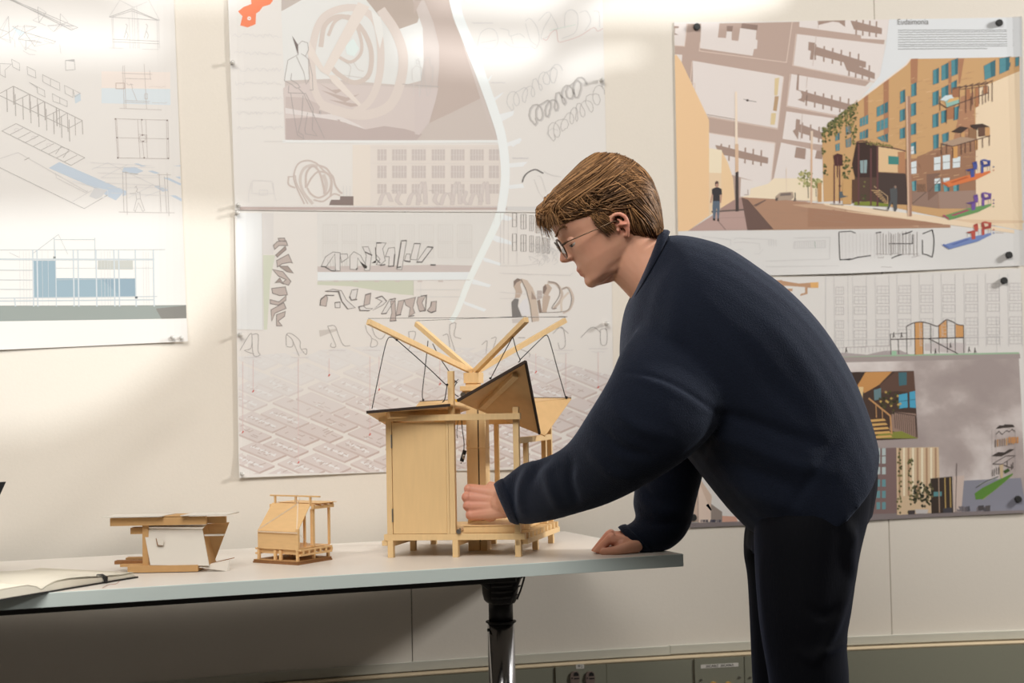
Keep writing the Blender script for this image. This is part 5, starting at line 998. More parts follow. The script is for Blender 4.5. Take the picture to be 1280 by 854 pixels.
def wall_text(s, x0, x1, yb, size_px, par, off, m, fit=True):
    V, Fc = text_mesh(s, 1.); xa = min(v.x for v in V); xb = max(v.x for v in V); bm = bmesh.new(); vs = []
    ya = min(v.y for v in V); h_ = max(v.y for v in V)-ya
    for v in V:
        P = wall(x0+(v.x-xa)/(xb-xa)*(x1-x0), yb-(v.y-ya)/h_*size_px-(v.x-xa)/(xb-xa)*(x1-x0)*.012, .004); vs.append(bm.verts.new((P.x, wallY(P.x)-off(P.x, P.z)-.0009, P.z)))
    for f in Fc:
        try: bm.faces.new([vs[i] for i in f])
        except ValueError: pass
    return put('lettering', bm, m, par)
wall_text('Eudaimonia', 1122.5, 1161, 30.6, 6.8, t4, off4, M_INK2)
# ---- sheet 5, lower right --------------------------------------------------------------------
C5_ = [(852, 349.5), (1060, 344.5), (1276.5, 335.5), (1286, 641), (1100, 650), (862, 660)]
W5 = (212, 202, 194)
zb5 = wall(1060, 652).z
def off5(x, z): return .0024+.003*max(0, 1-(z-zb5)/.05)**2*(.5+.5*math.sin(x*12))
t5, p = poster('lower right sheet with cloudy sky print, street photo insets and green ground section', C5_, W5, off5); p.soft = .4; p.wash = .14
I5 = lambda q: X(q, 3.879, 950, 330)
J5 = lambda q: X(q, 3.883, 1050, 440)
LN = (190, 180, 174)
p.poly(I5([(100, 80), (190, 95), (285, 88), (285, 115), (232, 115), (232, 145), (195, 155), (200, 145), (220, 140), (220, 112), (120, 105), (120, 120), (160, 120), (158, 132), (105, 135)]), (186, 136, 98), 3); p.poly(I5([(245, 90), (285, 88), (285, 116), (248, 116)]), (222, 160, 84), 4); p.poly(I5([(240, 285), (288, 280), (288, 345), (250, 335)]), (176, 116, 98), 3); p.line(I5([(320, 60), (320, 440)]), .6, (196, 186, 180))
p.poly(I5([(60, 80), (110, 78), (108, 96), (62, 96)]), (186, 136, 98), 3); p.squig(990, 999, 374.5, .3, .5, LN, .9)
for i, x in enumerate((365, 455, 565, 670, 778, 885, 995, 1100, 1208)):
    for xx in (x-5, x+62): p.line(I5([(xx, 48), (xx+4, 400)]), .4, LN)
    for y in (112, 160, 210, 275, 325, 370):
        if x > 990 and y > 250 and False: continue
        y_ = y-(i*2.4); w_ = 62 if i else 42
        p.line(I5([(x+4, y_), (x+w_, y_), (x+w_, y_+36), (x+4, y_+36)]), .45, (184, 170, 164), 6, True); p.line(I5([(x+4, y_+18), (x+w_, y_+18)]), .35, LN); [p.line(I5([(x+4+w_*k/3, y_), (x+4+w_*k/3, y_+36)]), .3, LN) for k in (1, 2)]
p.line(I5([(330, 372), (1180, 355)]), .4, LN); p.line(I5([(1150, 250), (1150, 430)]), .4, LN); p.line(I5([(345, 408), (640, 395)]), .5, (170, 150, 144))
for x in range(350, 640, 18): p.line(I5([(x, 405), (x, 432)]), .4, (180, 166, 160))
p.poly(I5([(380, 445), (1258, 428), (1260, 440), (385, 458)]), (150, 174, 136), 3); p.poly(I5([(345, 440), (400, 430), (520, 440), (600, 422), (680, 418), (730, 440), (400, 450)]), (168, 150, 144), 4); p.poly(I5([(640, 422), (664, 422), (664, 442), (640, 443)]), (150, 184, 146), 5)
p.poly(I5([(385, 452), (1262, 436), (1264, 458), (395, 478)]), (160, 140, 132), 3)
OR = (206, 142, 76); BKL = (62, 50, 46)
p.poly(I5([(752, 285), (790, 283), (792, 438), (752, 440)]), OR, 6); p.poly(I5([(868, 295), (905, 272), (907, 356), (868, 358)]), OR, 6); p.poly(I5([(947, 292), (988, 298), (988, 354), (947, 356)]), OR, 6)
p.curve(I5([(712, 302), (750, 285), (790, 282), (830, 292), (862, 302), (885, 285), (905, 271), (930, 278), (960, 294), (988, 298)]), 1.1, BKL, 8)
for x, y0, y1 in ((712, 302, 436), (752, 285, 440), (791, 283, 438), (829, 292, 434), (868, 296, 432), (908, 275, 430), (947, 292, 430), (988, 298, 432), (634, 340, 440), (672, 364, 438)): p.line(I5([(x, y0), (x+2, y1)]), .7, BKL, 8)
p.line(I5([(634, 366), (990, 357)]), 1.1, BKL, 8); p.line(I5([(634, 340), (712, 336)]), .4, BKL, 8); p.line(I5([(820, 362), (960, 435)]), 1.1, BKL, 8)
for x, y in ((650, 350), (688, 350), (420, 422), (853, 428), (1016, 420), (1045, 424), (926, 400)): p.line(I5([(x, y-18), (x-2, y), (x-4, y+8)]), 1., BKL, 8); p.line(I5([(x, y-6), (x+6, y+6)]), .7, BKL, 8)
p.poly(I5([(800, 385), (1000, 382), (1000, 430), (960, 432), (800, 420)]), (196, 178, 170), 4)
# sky photo print (own sheet material with cloud pattern)
p2 = Print(W5, C5_); p2.poly(J5([(-260, 50), (-60, 45), (870, 24), (910, 800), (-260, 860)]), (186, 166, 158), 2)
p.poly(J5([(600, 625), (880, 612), (905, 770), (590, 780)]), (132, 126, 134), 8); p.poly(J5([(-260, 800), (910, 768), (912, 800), (-260, 850)]), (128, 112, 108), 9)
# inset: stair
p.poly(J5([(-60, 100), (360, 92), (380, 420), (-60, 440)]), (74, 52, 42), 9); p.poly(J5([(125, 98), (255, 95), (190, 160), (120, 200), (85, 165)]), (198, 132, 62), 10); p.poly(J5([(-20, 100), (125, 98), (80, 165), (60, 130)]), (64, 46, 38), 11)
p.poly(J5([(195, 160), (270, 96), (360, 93), (368, 200), (280, 190), (200, 200)]), (96, 66, 52), 10); p.poly(J5([(285, 100), (325, 98), (325, 160), (288, 165)]), (60, 100, 106), 11)
for q in ([(286, 208), (328, 200), (330, 270), (288, 275)], [(338, 195), (366, 190), (370, 272), (340, 270)]): p.poly(J5(q), (52, 150, 178), 12); p.line([lerp(J5(q)[0], J5(q)[3], .5), lerp(J5(q)[1], J5(q)[2], .5)], .6, (40, 70, 80), 13)
p.poly(J5([(165, 185), (200, 175), (200, 230), (168, 235)]), (96, 120, 122), 11); p.poly(J5([(90, 170), (115, 170), (110, 230), (95, 225)]), (220, 180, 120), 12)
for k in range(40): x, y = random.gauss(240, 28), random.gauss(235, 28); p.poly(J5([(x-7, y), (x, y-7), (x+7, y), (x, y+7)]), random.choice([(50, 48, 26), (84, 76, 38), (190, 150, 70), (70, 66, 36)]), 12+k % 2)
p.poly(J5([(255, 290), (370, 300), (380, 420), (240, 380)]), (150, 116, 98), 11); p.poly(J5([(150, 420), (200, 395), (300, 385), (380, 420)]), (132, 130, 44), 12)
for k in range(5): y = 330+k*20; p.poly(J5([(130+k*4, y), (215+k*8, y-6), (225+k*8, y+4), (135+k*4, y+12)]), (208, 154, 78), 13)
for q, w_ in (([(140, 225), (245, 310), (252, 400)], 2.), ([(115, 270), (145, 350)], 1.6), ([(175, 250), (178, 320)], 1.), ([(205, 278), (208, 330)], 1.)): p.line(J5(q), w_, (190, 128, 66), 14)
p.line(J5([(260, 292), (368, 310), (376, 415)]), 1.2, (70, 48, 40), 14)
for k in range(11): x = 265+k*10; p.line(J5([(x, 295+k*1.6), (x+5, 370+k*4.5)]), .8, (78, 54, 44), 14)
# inset: street facade
p.poly(J5([(-260, 480), (275, 465), (280, 790), (-260, 805)]), (126, 96, 90), 9)
for x in (178, 205):
    for y in (468, 508, 560, 620, 675, 730): p.poly(J5([(x, y), (x+18, y-1), (x+18, y+34), (x, y+35)]), (172, 178, 172) if y < 600 else (96, 140, 142), 11)
p.poly(J5([(275, 466), (480, 462), (490, 780), (278, 792)]), (206, 170, 130), 10)
for k in range(9): x = 285+k*22; p.poly(J5([(x, 466), (x+9, 465), (x+10, 700), (x+1, 700)]), (236, 206, 170) if k % 2 else (170, 126, 92), 11)
for x0, x1 in ((278, 300), (332, 356)):
    for k in range(30): x, y = random.uniform(x0, x1), random.uniform(468, 785); p.poly(J5([(x-6, y), (x, y-7), (x+6, y), (x, y+7)]), random.choice([(98, 92, 48), (74, 72, 38), (120, 108, 60)]), 12)
for k in range(90): a = random.uniform(0, 6.28); r_ = 62*math.sqrt(random.random()); x, y = 405+r_*.85*math.cos(a), 690+r_*1.1*math.sin(a); p.poly(J5([(x-7, y), (x, y-8), (x+7, y), (x, y+7)]), random.choice([(52, 50, 32), (76, 70, 42), (44, 42, 30), (104, 92, 56)]), 13+k % 2)
p.poly(J5([(440, 615), (545, 605), (550, 780), (445, 785)]), (60, 46, 38), 12); p.poly(J5([(455, 680), (495, 678), (495, 700), (455, 702)]), (80, 130, 130), 13)
for x in (480, 510, 535): p.line(J5([(x, 610), (x+4, 780)]), 1.4, (176, 136, 60) if x > 490 else (150, 116, 90), 14)
p.poly(J5([(550, 605), (605, 600), (590, 775), (552, 778)]), (196, 168, 152), 12); p.line(J5([(568, 540), (562, 780)]), 1., (104, 84, 78), 13)
p.poly(J5([(365, 765), (430, 765), (425, 785), (370, 785)]), (190, 176, 168), 15); p.poly(J5([(330, 770), (365, 768), (365, 788), (332, 790)]), (70, 58, 56), 15); p.poly(J5([(500, 760), (545, 755), (545, 780), (502, 782)]), (66, 60, 64), 15)
for x0, x1 in ((570, 640), (668, 730)): 
    for k in range(9): x = random.uniform(x0, x1); p.poly(J5([(x-9, 775), (x-7, 755), (x+6, 748), (x+9, 773)]), random.choice([(96, 86, 88), (116, 104, 104), (80, 74, 78)]), 12)
# far left end, seen below the arm
p.poly([(855, 570), (873, 595), (890, 620), (888, 650), (850, 655)], (206, 172, 148), 10); p.poly([(873, 600), (889, 640), (889, 652), (873, 655)], (222, 190, 168), 11); p.line([(872.5, 600), (873, 655)], .8, (150, 120, 104), 12); p.poly([(889, 630), (903, 640), (903, 652), (889, 652)], (146, 126, 114), 11)
for k in range(26): x = random.uniform(874, 902); p.poly([(x-1, 653), (x-.6, 650), (x+.8, 649.6), (x+1, 653)], random.choice([(84, 78, 88), (124, 112, 112), (64, 60, 70), (160, 140, 130)]), 12+k % 2)
p.poly([(903, 645), (920, 646), (924, 656), (903, 656)], (210, 150, 124), 11); p.poly([(846, 654.5), (960, 651), (960, 657), (846, 662)], (128, 112, 108), 13); p.poly([(852, 648), (862, 648), (862, 656), (852, 657)], (110, 116, 108), 12)
# layered model at the right
U5 = lambda q: X(q, 7.117, 1220, 520)
p.poly(U5([(-10, 690), (60, 640), (180, 580), (330, 510), (330, 520), (200, 640), (60, 740), (0, 745)]), (88, 128, 42), 12); p.poly(U5([(60, 740), (200, 640), (330, 520), (328, 530), (60, 750)]), (150, 150, 90), 13)
p.poly(U5([(0, 640), (40, 600), (200, 545), (180, 560), (80, 600)]), (150, 150, 140), 13); p.line(U5([(0, 640), (60, 600), (110, 575), (200, 540)]), 1., (60, 54, 50), 14); p.poly(U5([(245, 490), (290, 465), (305, 490), (260, 515)]), (60, 84, 36), 14)
DKB = (66, 54, 48)
p.poly(U5([(178, 115), (210, 85), (250, 85), (255, 75), (330, 78), (348, 98), (250, 105)]), DKB, 14); p.line(U5([(180, 165), (205, 135), (235, 165), (275, 130), (300, 140), (325, 118), (350, 140)]), .8, DKB, 14)
for k in range(9): x = 168+k*20; p.poly(U5([(x, 215-k*3), (x+12, 210-k*3), (x+12, 275-k*3), (x+2, 280-k*3)]), random.choice([(184, 128, 76), (150, 120, 100), (200, 146, 86), (120, 100, 90)]), 14)
for k in range(4): x = 290+k*24; p.poly(U5([(x, 190), (x+18, 186), (x+18, 240), (x, 245)]), (190, 124, 66), 15)
p.poly(U5([(140, 358), (200, 322), (255, 325), (300, 295), (345, 296), (300, 325), (230, 360)]), DKB, 14)
p.line(U5([(150, 428), (270, 355), (352, 354), (235, 430), (150, 428)]), .9, DKB, 14)
for x, y0, y1 in ((148, 480, 540), (165, 470, 535), (185, 460, 520), (205, 455, 520), (280, 400, 450), (318, 430, 480), (330, 415, 470)): p.line(U5([(x, y0), (x, y1)]), .9, DKB, 14)
p.poly(U5([(212, 440), (245, 430), (242, 555), (220, 550)]), (196, 162, 120), 14); p.line(U5([(245, 435), (310, 462)]), 1., DKB, 14)
for x in (145, 180, 345, 352): p.line(U5([(x, 120), (x, 500)]), .35, (150, 132, 124), 13)
p.poly(U5([(20, 800), (70, 795), (75, 840), (20, 842)]), (74, 66, 66), 14); p.poly(U5([(85, 800), (130, 795), (125, 840), (90, 845)]), (84, 74, 72), 14)
p.build(t5, off5)
def sky_print():
    m = bpy.data.materials.new('printed_clouds'); m.use_nodes = True; nt = m.node_tree; b = nt.nodes['Principled BSDF']; b.inputs['Roughness'].default_value = .5; b.inputs['Specular IOR Level'].default_value = .35
    tc = nt.nodes.new('ShaderNodeTexCoord'); mp = nt.nodes.new('ShaderNodeMapping'); mp.inputs['Scale'].default_value = (1., 1., 1.25); mp.inputs['Location'].default_value = (.35, 0, .22)
    nz = nt.nodes.new('ShaderNodeTexNoise'); nz.inputs['Scale'].default_value = 4.6; nz.inputs['Detail'].default_value = 7; nz.inputs['Roughness'].default_value = .52; nz.inputs['Distortion'].default_value = .15
    rp = nt.nodes.new('ShaderNodeValToRGB'); e = rp.color_ramp.elements; q = lambda c: p.col(c)
    e[0].position = .40; e[0].color = q((160, 139, 131)); e[1].position = .66; e[1].color = q((214, 196, 186)); k = e.new(.50); k.color = q((172, 151, 142)); k = e.new(.57); k.color = q((194, 174, 164))
    nt.links.new(tc.outputs['Object'], mp.inputs['Vector']); nt.links.new(mp.outputs[0], nz.inputs['Vector']); nt.links.new(nz.outputs['Fac'], rp.inputs[0]); nt.links.new(rp.outputs[0], b.inputs['Base Color']); return m
sky_ = p2.build(t5, off5, 'printed_sky'); sky_.data.materials.clear(); sky_.data.materials.append(sky_print())
# ------------------------------------------------------------------ push pins and magnets
M_CLEAR = mat('clear_plastic_pin', rgb(206, 204, 200), .12, 0, spec=.9)
M_MAG = mat('black_magnet', rgb(44, 44, 44), .5)
def wall_n(P): t = Vector((1, WB+2*WC*P.x, 0)).normalized(); return Vector((t.y, -t.x, 0))
def pin(px, py, lab, off=.004):
    P = wall(px, py, off); n = wall_n(P); r = thing('push_pin', lab, 'push pin', 'clear push pins holding the drawings')
    n2 = (n+Vector((random.uniform(-.12, .12), 0, random.uniform(-.1, .05)))).normalized()
    put('needle', cyl(bmesh.new(), P-n2*.004, P+n2*.004, .0005, 6), M_STEEL, r)
    put('pin_head', tube(bmesh.new(), [P+n2*a for a in (.0015, .003, .0045, .006, .010, .0115, .013)], [.0048, .0052, .0036, .0028, .0034, .0050, .0046], 12), M_CLEAR, r, True)
for x, y, l in ((290, 79, 'clear push pin on the left edge of the ribbon poster, level with the walking man'), (297, 257, 'clear push pin above the sheet joint at the left edge of the ribbon poster'), (296, 266.5, 'clear push pin just below the sheet joint at the left edge of the ribbon poster'), (299.5, 419, 'clear push pin on the left edge above the pink city drawing'), (302, 592, 'clear push pin at the bottom left corner of the pink city drawing'), (215, 422, 'left one of two clear push pins at the lower corner of the far left sheet'), (226, 422, 'right one of two clear push pins at the lower corner of the far left sheet'), (751, 101, 'clear push pin beside the pencil coils near the top right of the ribbon poster'), (757, 404.5, 'clear push pin on the right edge beside the last ribbon letter, near the man')):
    pin(x, y, l, .0045)
def magnet(px, py, lab, r=.0088, off=.0035):
    P = wall(px, py, off); n = wall_n(P); bm = bmesh.new(); tube(bm, [P, P+n*.0065, P+n*.0078], [r, r, r*.86], 20)
    o = put('magnet', bm, M_MAG); tag(o, lab, 'magnet', 'round black magnets holding the right posters')
for x, y, l in ((870.5, 34, 'round black magnet at the top left corner of the aerial map poster'), (1248.5, 29, 'round black magnet beside the title text at the top right'), (1260.5, 319, 'round black magnet at the lower right of the upper right poster'), (1254.5, 351, 'round black magnet at the top right of the building elevation sheet'), (1272, 624, 'round black magnet on the printed road at the bottom right corner'), (866, 647, 'round black magnet seen in the gap below the bent arm')): magnet(x, y, l)
# ------------------------------------------------------------------ the man
def skin_mat():
    m = bpy.data.materials.new('skin'); m.use_nodes = True; nt = m.node_tree; b = nt.nodes['Principled BSDF']
    tc = nt.nodes.new('ShaderNodeTexCoord'); nz = nt.nodes.new('ShaderNodeTexNoise'); nz.inputs['Scale'].default_value = 28
    nt.links.new(tc.outputs['Object'], nz.inputs['Vector']); mx_ = nt.nodes.new('ShaderNodeMix'); mx_.data_type = 'RGBA'
    mx_.inputs[6].default_value = rgb(212, 156, 128); mx_.inputs[7].default_value = rgb(226, 172, 146)
    nt.links.new(nz.outputs['Fac'], mx_.inputs[0])
    va = nt.nodes.new('ShaderNodeVertexColor'); va.layer_name = 'flush'; m2 = nt.nodes.new('ShaderNodeMix'); m2.data_type = 'RGBA'
    m2.inputs[7].default_value = rgb(206, 122, 104); nt.links.new(va.outputs['Color'], m2.inputs[0]); nt.links.new(mx_.outputs[2], m2.inputs[6])
    nt.links.new(m2.outputs[2], b.inputs['Base Color'])
    n2 = nt.nodes.new('ShaderNodeTexNoise'); n2.inputs['Scale'].default_value = 420; nt.links.new(tc.outputs['Object'], n2.inputs['Vector'])
    bp = nt.nodes.new('ShaderNodeBump'); bp.inputs['Strength'].default_value = .06; bp.inputs['Distance'].default_value = .001; nt.links.new(n2.outputs['Fac'], bp.inputs['Height']); nt.links.new(bp.outputs[0], b.inputs['Normal'])
    b.inputs['Roughness'].default_value = .48; b.inputs['Specular IOR Level'].default_value = .4
    b.inputs['Subsurface Weight'].default_value = .12; b.inputs['Subsurface Radius'].default_value = (.010, .004, .002); b.inputs['Subsurface Scale'].default_value = 1.
    return m
M_SKIN = skin_mat()
M_HAIR = mat('light_brown_hair', rgb(132, 96, 62), .5, var=.35, scale=60, stretch=(1, 1, 1), spec=.3)
M_HAIR2 = mat('golden_hair_strand', rgb(180, 136, 92), .5, spec=.3)
M_HAIR3 = mat('dark_brown_hair', rgb(76, 54, 36), .6, spec=.15)
M_KNIT = mat('navy_wool', rgb(17, 23, 37), .85, bump=.9, scale=430, var=.5, sheen=.22, sheen_col=(.55, .65, .9, 1), spec=.15, detail=6)
M_TROU = mat('navy_corduroy', rgb(6, 7, 12), .8, bump=.25, scale=300, var=.2, sheen=.07, sheen_col=(.4, .5, .9, 1), spec=.12, stretch=(1, 1, .15))
M_SHOE = mat('dark_leather', rgb(30, 26, 24), .4)
fw_, rt_, up_ = Vector(cF), Vector(cR), Vector(cU)
def sec(T, B, d, hd, n=28, pw=1., db=None):
    """ring through two outline points (pixels) at depth d, half thickness hd along the view axis"""
    a, b = pd(*T, d), pd(*B, db or d); c = (a+b)/2; e = (a-b)/2
    return [c+e*sgnpow(math.cos(t), pw)+fw_*(hd*sgnpow(math.sin(t), pw)) for t in np.linspace(0, 2*math.pi, n, endpoint=False)]
def dense(R, k=4):
    """Catmull-Rom between rings"""
    A = [np.array([tuple(p) for p in r]) for r in R]; A = [2*A[0]-A[1]]+A+[2*A[-1]-A[-2]]; out = []
    for i in range(1, len(A)-2):
        for j in range(k):
            t = j/k; a, b, c, d = A[i-1:i+3]; out.append(.5*((2*b)+(-a+c)*t+(2*a-5*b+4*c-d)*t*t+(-a+3*b-3*c+d)*t**3))
    out.append(A[-2]); return [[Vector(p) for p in r] for r in out]
def caps(bm, pts, n=12):
    """rounded limb through (point, radius) pairs"""
    P = [Vector(p) for p, r in pts]; r = [r for p, r in pts]
    d0 = (P[0]-P[1]).normalized(); d1 = (P[-1]-P[-2]).normalized()
    PP = [P[0]+d0*r[0]*k for k in (.95, .7)]+P+[P[-1]+d1*r[-1]*k for k in (.7, .95)]; rr = [r[0]*.3, r[0]*.72]+r+[r[-1]*.72, r[-1]*.3]
    tube(bm, PP, rr, n)
def vox(bm, size, it=2, lam=.5):
    """fuse overlapping pieces into one continuous surface"""
    me = bpy.data.meshes.new('t'); bmesh.ops.recalc_face_normals(bm, faces=bm.faces[:]); bm.to_mesh(me); bm.free(); o = bpy.data.objects.new('t', me); COL.objects.link(o)
    md = o.modifiers.new('r', 'REMESH'); md.mode = 'VOXEL'; md.voxel_size = size
    s_ = o.modifiers.new('s', 'SMOOTH'); s_.iterations = it; s_.factor = lam
    m2 = bpy.data.meshes.new_from_object(o.evaluated_get(bpy.context.evaluated_depsgraph_get())); bpy.data.objects.remove(o); bpy.data.meshes.remove(me); return m2
def getv(me): a = np.empty(len(me.vertices)*3); me.vertices.foreach_get('co', a); return a.reshape(-1, 3)
def setv(me, a): me.vertices.foreach_set('co', a.ravel()); me.update()
def getn(me): a = np.empty(len(me.vertices)*3); me.vertex_normals.foreach_get('vector', a); return a.reshape(-1, 3)
def projA(V): d = V-CAM; z = d@cF; return np.stack([640+FPX*(d@cR)/z, 427-FPX*(d@cU)/z], 1)
def meshobj(name, me, m, parent=None, label=None):
    me.name = name; o = bpy.data.objects.new(name, me); COL.objects.link(o)
    for k in (m if isinstance(m, list) else [m]): me.materials.append(k)
    me.polygons.foreach_set('use_smooth', [True]*len(me.polygons))
    if parent: o.parent = parent
    if label: o['label'] = label
    return o
DM = 2.95
# ---- head frame: origin at the ear, fwd / up / out (towards the camera)
HO = pd(772, 293, DM); HS = 1/639.
hF = (rt_*-.87+up_*-.5); hU = (rt_*-.5+up_*.87); hC = -fw_
HT = math.radians(1.5); hF = (Matrix.Rotation(HT, 3, hU) @ hF); hC = (Matrix.Rotation(HT, 3, hU) @ hC)   # face turned a touch from the lens
def HP(a, b, c=0.): return HO+hF*a+hU*b+hC*c
def hslice(b, af, ab, w, n=40, sq=.86):
    R = []
    for t in np.linspace(0, 2*math.pi, n, endpoint=False):
        ca, sa = math.cos(t), math.sin(t); cx_ = (af*.44+ab*.56)
        a = cx_+(af-cx_)*abs(ca)**sq if ca > 0 else cx_-(cx_-ab)*abs(ca)**.9
        R.append(HP(a, b, w*sgnpow(sa, .92)))
    return R
bm = bmesh.new()
HEADS = [(-.067, .088, .050, .014), (-.063, .0965, .036, .028), (-.054, .1005, .012, .042), (-.042, .098, -.02, .052), (-.030, .099, -.04, .058), (-.018, .0995, -.055, .063), (0, .100, -.076, .0675), (.018, .1015, -.086, .0705), (.034, .0985, -.092, .072), (.048, .1035, -.096, .0735), (.062, .1055, -.097, .074), (.080, .104, -.096, .073), (.098, .097, -.091, .069), (.115, .083, -.08, .061), (.130, .058, -.06, .046), (.139, .025, -.035, .028)]
rings(bm, [hslice(*h) for h in HEADS])
# nose
NS = [(.044, .098, .1035, .0075), (.032, .096, .1085, .0085), (.020, .096, .1185, .0105), (.0120, .096, .1245, .0135), (.0065, .096, .1235, .0155), (.0015, .096, .1150, .0135), (-.001, .095, .104, .009)]
rings(bm, [[HP(a0+(a1-a0)*max(0, math.cos(t))**.9 if math.cos(t) > 0 else a0-.012*abs(math.cos(t)), b, w_*math.sin(t)) for t in np.linspace(0, 2*math.pi, 16, endpoint=False)] for b, a0, a1, w_ in NS])
for s_ in (-1, 1): ball(bm, HP(.108, .0065, s_*.0125), .0075, 2, (1, 1, .8))
# lips, chin, brow, cheekbones
def lip(b, a, hw, r):
    caps(bm, [(HP(a-.014, b, -hw), r*.55), (HP(a-.0035, b+.0008, -hw*.55), r*.95), (HP(a, b, 0), r), (HP(a-.0035, b+.0008, hw*.55), r*.95), (HP(a-.014, b, hw), r*.55)], 10)
lip(-.0225, .1005, .023, .0058); lip(-.0325, .0985, .021, .0064)
ball(bm, HP(.0885, -.0525, 0), .0155, 2)
caps(bm, [(HP(.074, .050, .040), .009), (HP(.0905, .053, .026), .0095), (HP(.098, .049, .008), .008), (HP(.098, .049, -.008), .008), (HP(.0905, .053, -.026), .0095), (HP(.074, .050, -.040), .009)], 10)
for s_ in (-1, 1):
    ball(bm, HP(.062, .008, s_*.0345), .021, 2); ball(bm, HP(.078, .030, s_*.030), .0135, 2)
    caps(bm, [(HP(.005, -.030, s_*.040), .014), (HP(.045, -.050, s_*.031), .014), (HP(.078, -.055, s_*.018), .0125)], 10)
ball(bm, HP(.048, -.050, 0), .0255, 3); caps(bm, [(HP(.080, -.056, 0), .0125), (HP(.058, -.060, 0), .0150), (HP(.03, -.058, 0), .018)], 12)
# neck
NK = [sec((806, 262), (757, 330), DM, .056), sec((816, 284), (763, 346), DM, .057), sec((826, 300), (778, 362), DM, .059), sec((842, 312), (797, 384), DM, .066), sec((868, 322), (820, 420), DM, .085)]
rings(bm, dense(NK, 3))
# ears
for s_ in (-1, 1):
    def ER(a, b, c): return HP(-.003+a*.86, .004+b*.80, s_*(.0695+c*.9))
    rim = [(-.004, -.022, .002), (-.009, -.012, .008), (-.017, .004, .013), (-.018, .020, .016), (-.010, .033, .015), (.003, .036, .011), (.011, .029, .006), (.013, .018, .003)]
    caps(bm, [(ER(*q), .0046) for q in smooth_pts(rim, 2)], 8)
    ball(bm, ER(-.003, -.020, .002), .0068, 2, (.9, 1., .6)); ball(bm, ER(-.006, .006, .004), .0125, 2, (.85, 1.35, .32)); caps(bm, [(ER(-.008, -.006, .008), .004), (ER(-.008, .012, .009), .0035), (ER(-.002, .024, .008), .003)], 8); ball(bm, ER(.009, .0, .001), .005, 2)
# ---- torso, limbs under the clothes
caps(bm, [(pd(845, 345, DM), .05), (pd(880, 385, DM), .085), (pd(925, 465, DM), .11), (pd(965, 530, DM), .115), (pd(1005, 600, DM), .11)], 16)
for d_ in (2.84, 3.06): caps(bm, [(pd(1005, 600, (d_+DM)/2), .09), (pd(1010, 700, d_), .068), (pd(1005, 860, d_), .052), (pd(1010, 1000, d_), .045), (pd(1012, 1120, d_), .032)], 12)
caps(bm, [(pd(895, 400, DM), .07), (pd(880, 425, 2.80), .055), (pd(800, 550, 2.79), .043), (pd(720, 598, 2.88), .036), (pd(655, 620, 2.99), .028), (pd(634, 628, 3.04), .026)], 12)
caps(bm, [(pd(895, 400, DM), .07), (pd(865, 430, 3.08), .055), (pd(842, 580, 3.115), .040), (pd(830, 635, 3.105), .033), (pd(803, 673, 3.086), .025)], 12)
# hand builder -----------------------------------------------------------------
def hand(bm, Wp, fwd, dors, thumb, curls, thumb_pts, L=.080, width=.074, sc=1.0, spread=.0):
    f, n, t = Vector(fwd).normalized(), Vector(dors).normalized(), Vector(thumb).normalized()
    kn = []; lens = [(.043, .026, .021), (.047, .030, .022), (.043, .027, .021), (.034, .021, .019)]; rad = (.0098, .0102, .0096, .0085)
    for i in range(4):
        off = (1.5-i)*width/4; Lk = L*(1., 1.03, .99, .92)[i]
        K0 = Wp+f*Lk*sc+t*off*sc+n*((.004, .007, .005, .0)[i])*sc; kn.append(K0)
        caps(bm, [(Wp+t*off*.55*sc+f*.004-n*.004, .0165*sc), (Wp+f*Lk*.5*sc+t*off*.8*sc-n*.004*sc, .0150*sc), (K0-n*.004*sc, .0120*sc)], 12)
        ang = 0; p = K0; chain = [(p, rad[i]*1.1*sc)]; dirv = f
        for seg, (l_, c_) in enumerate(zip(lens[i], curls[i])):
            ang += c_; dirv = f*math.cos(math.radians(ang))-n*math.sin(math.radians(ang)); p = p+dirv*l_*sc; chain.append((p, rad[i]*(.98, .9, .78)[seg]*sc))
        caps(bm, chain, 12)
    ball(bm, Wp+f*.040*sc+t*.022*sc-n*.012*sc, .021*sc, 2, (1, 1, 1))
    ball(bm, Wp+f*.038*sc-t*.022*sc-n*.012*sc, .017*sc, 2)
    caps(bm, [(q, r*sc) for q, r in thumb_pts], 12)
    caps(bm, [(Wp-f*.012*sc, .0235*sc), (Wp+f*.012*sc, .024*sc)], 14)
    return kn
# near (left) hand, closed around a stick inside the model
Wn = pd(634, 629, 3.045)
fN = (rt_*-1.+fw_*.30+up_*.00); dN = (fw_*-1.+up_*.28+rt_*-.28); dN = dN-fN.normalized()*dN.dot(fN.normalized()); tN = fN.cross(dN).normalized()
if tN.dot(up_) < 0: tN = -tN
fN.normalize(); dN.normalize()
hand(bm, Wn, fN, dN, tN, [(72, 88, 50), (76, 92, 52), (80, 95, 55), (84, 98, 55)],
     [(Wn+fN*.015+tN*.024-dN*.016, .014), (Wn+fN*.045+tN*.036-dN*.026, .0125), (Wn+fN*.066+tN*.022-dN*.042, .0105), (Wn+fN*.076+tN*.004-dN*.046, .0088)], L=.084, width=.070, sc=.98)
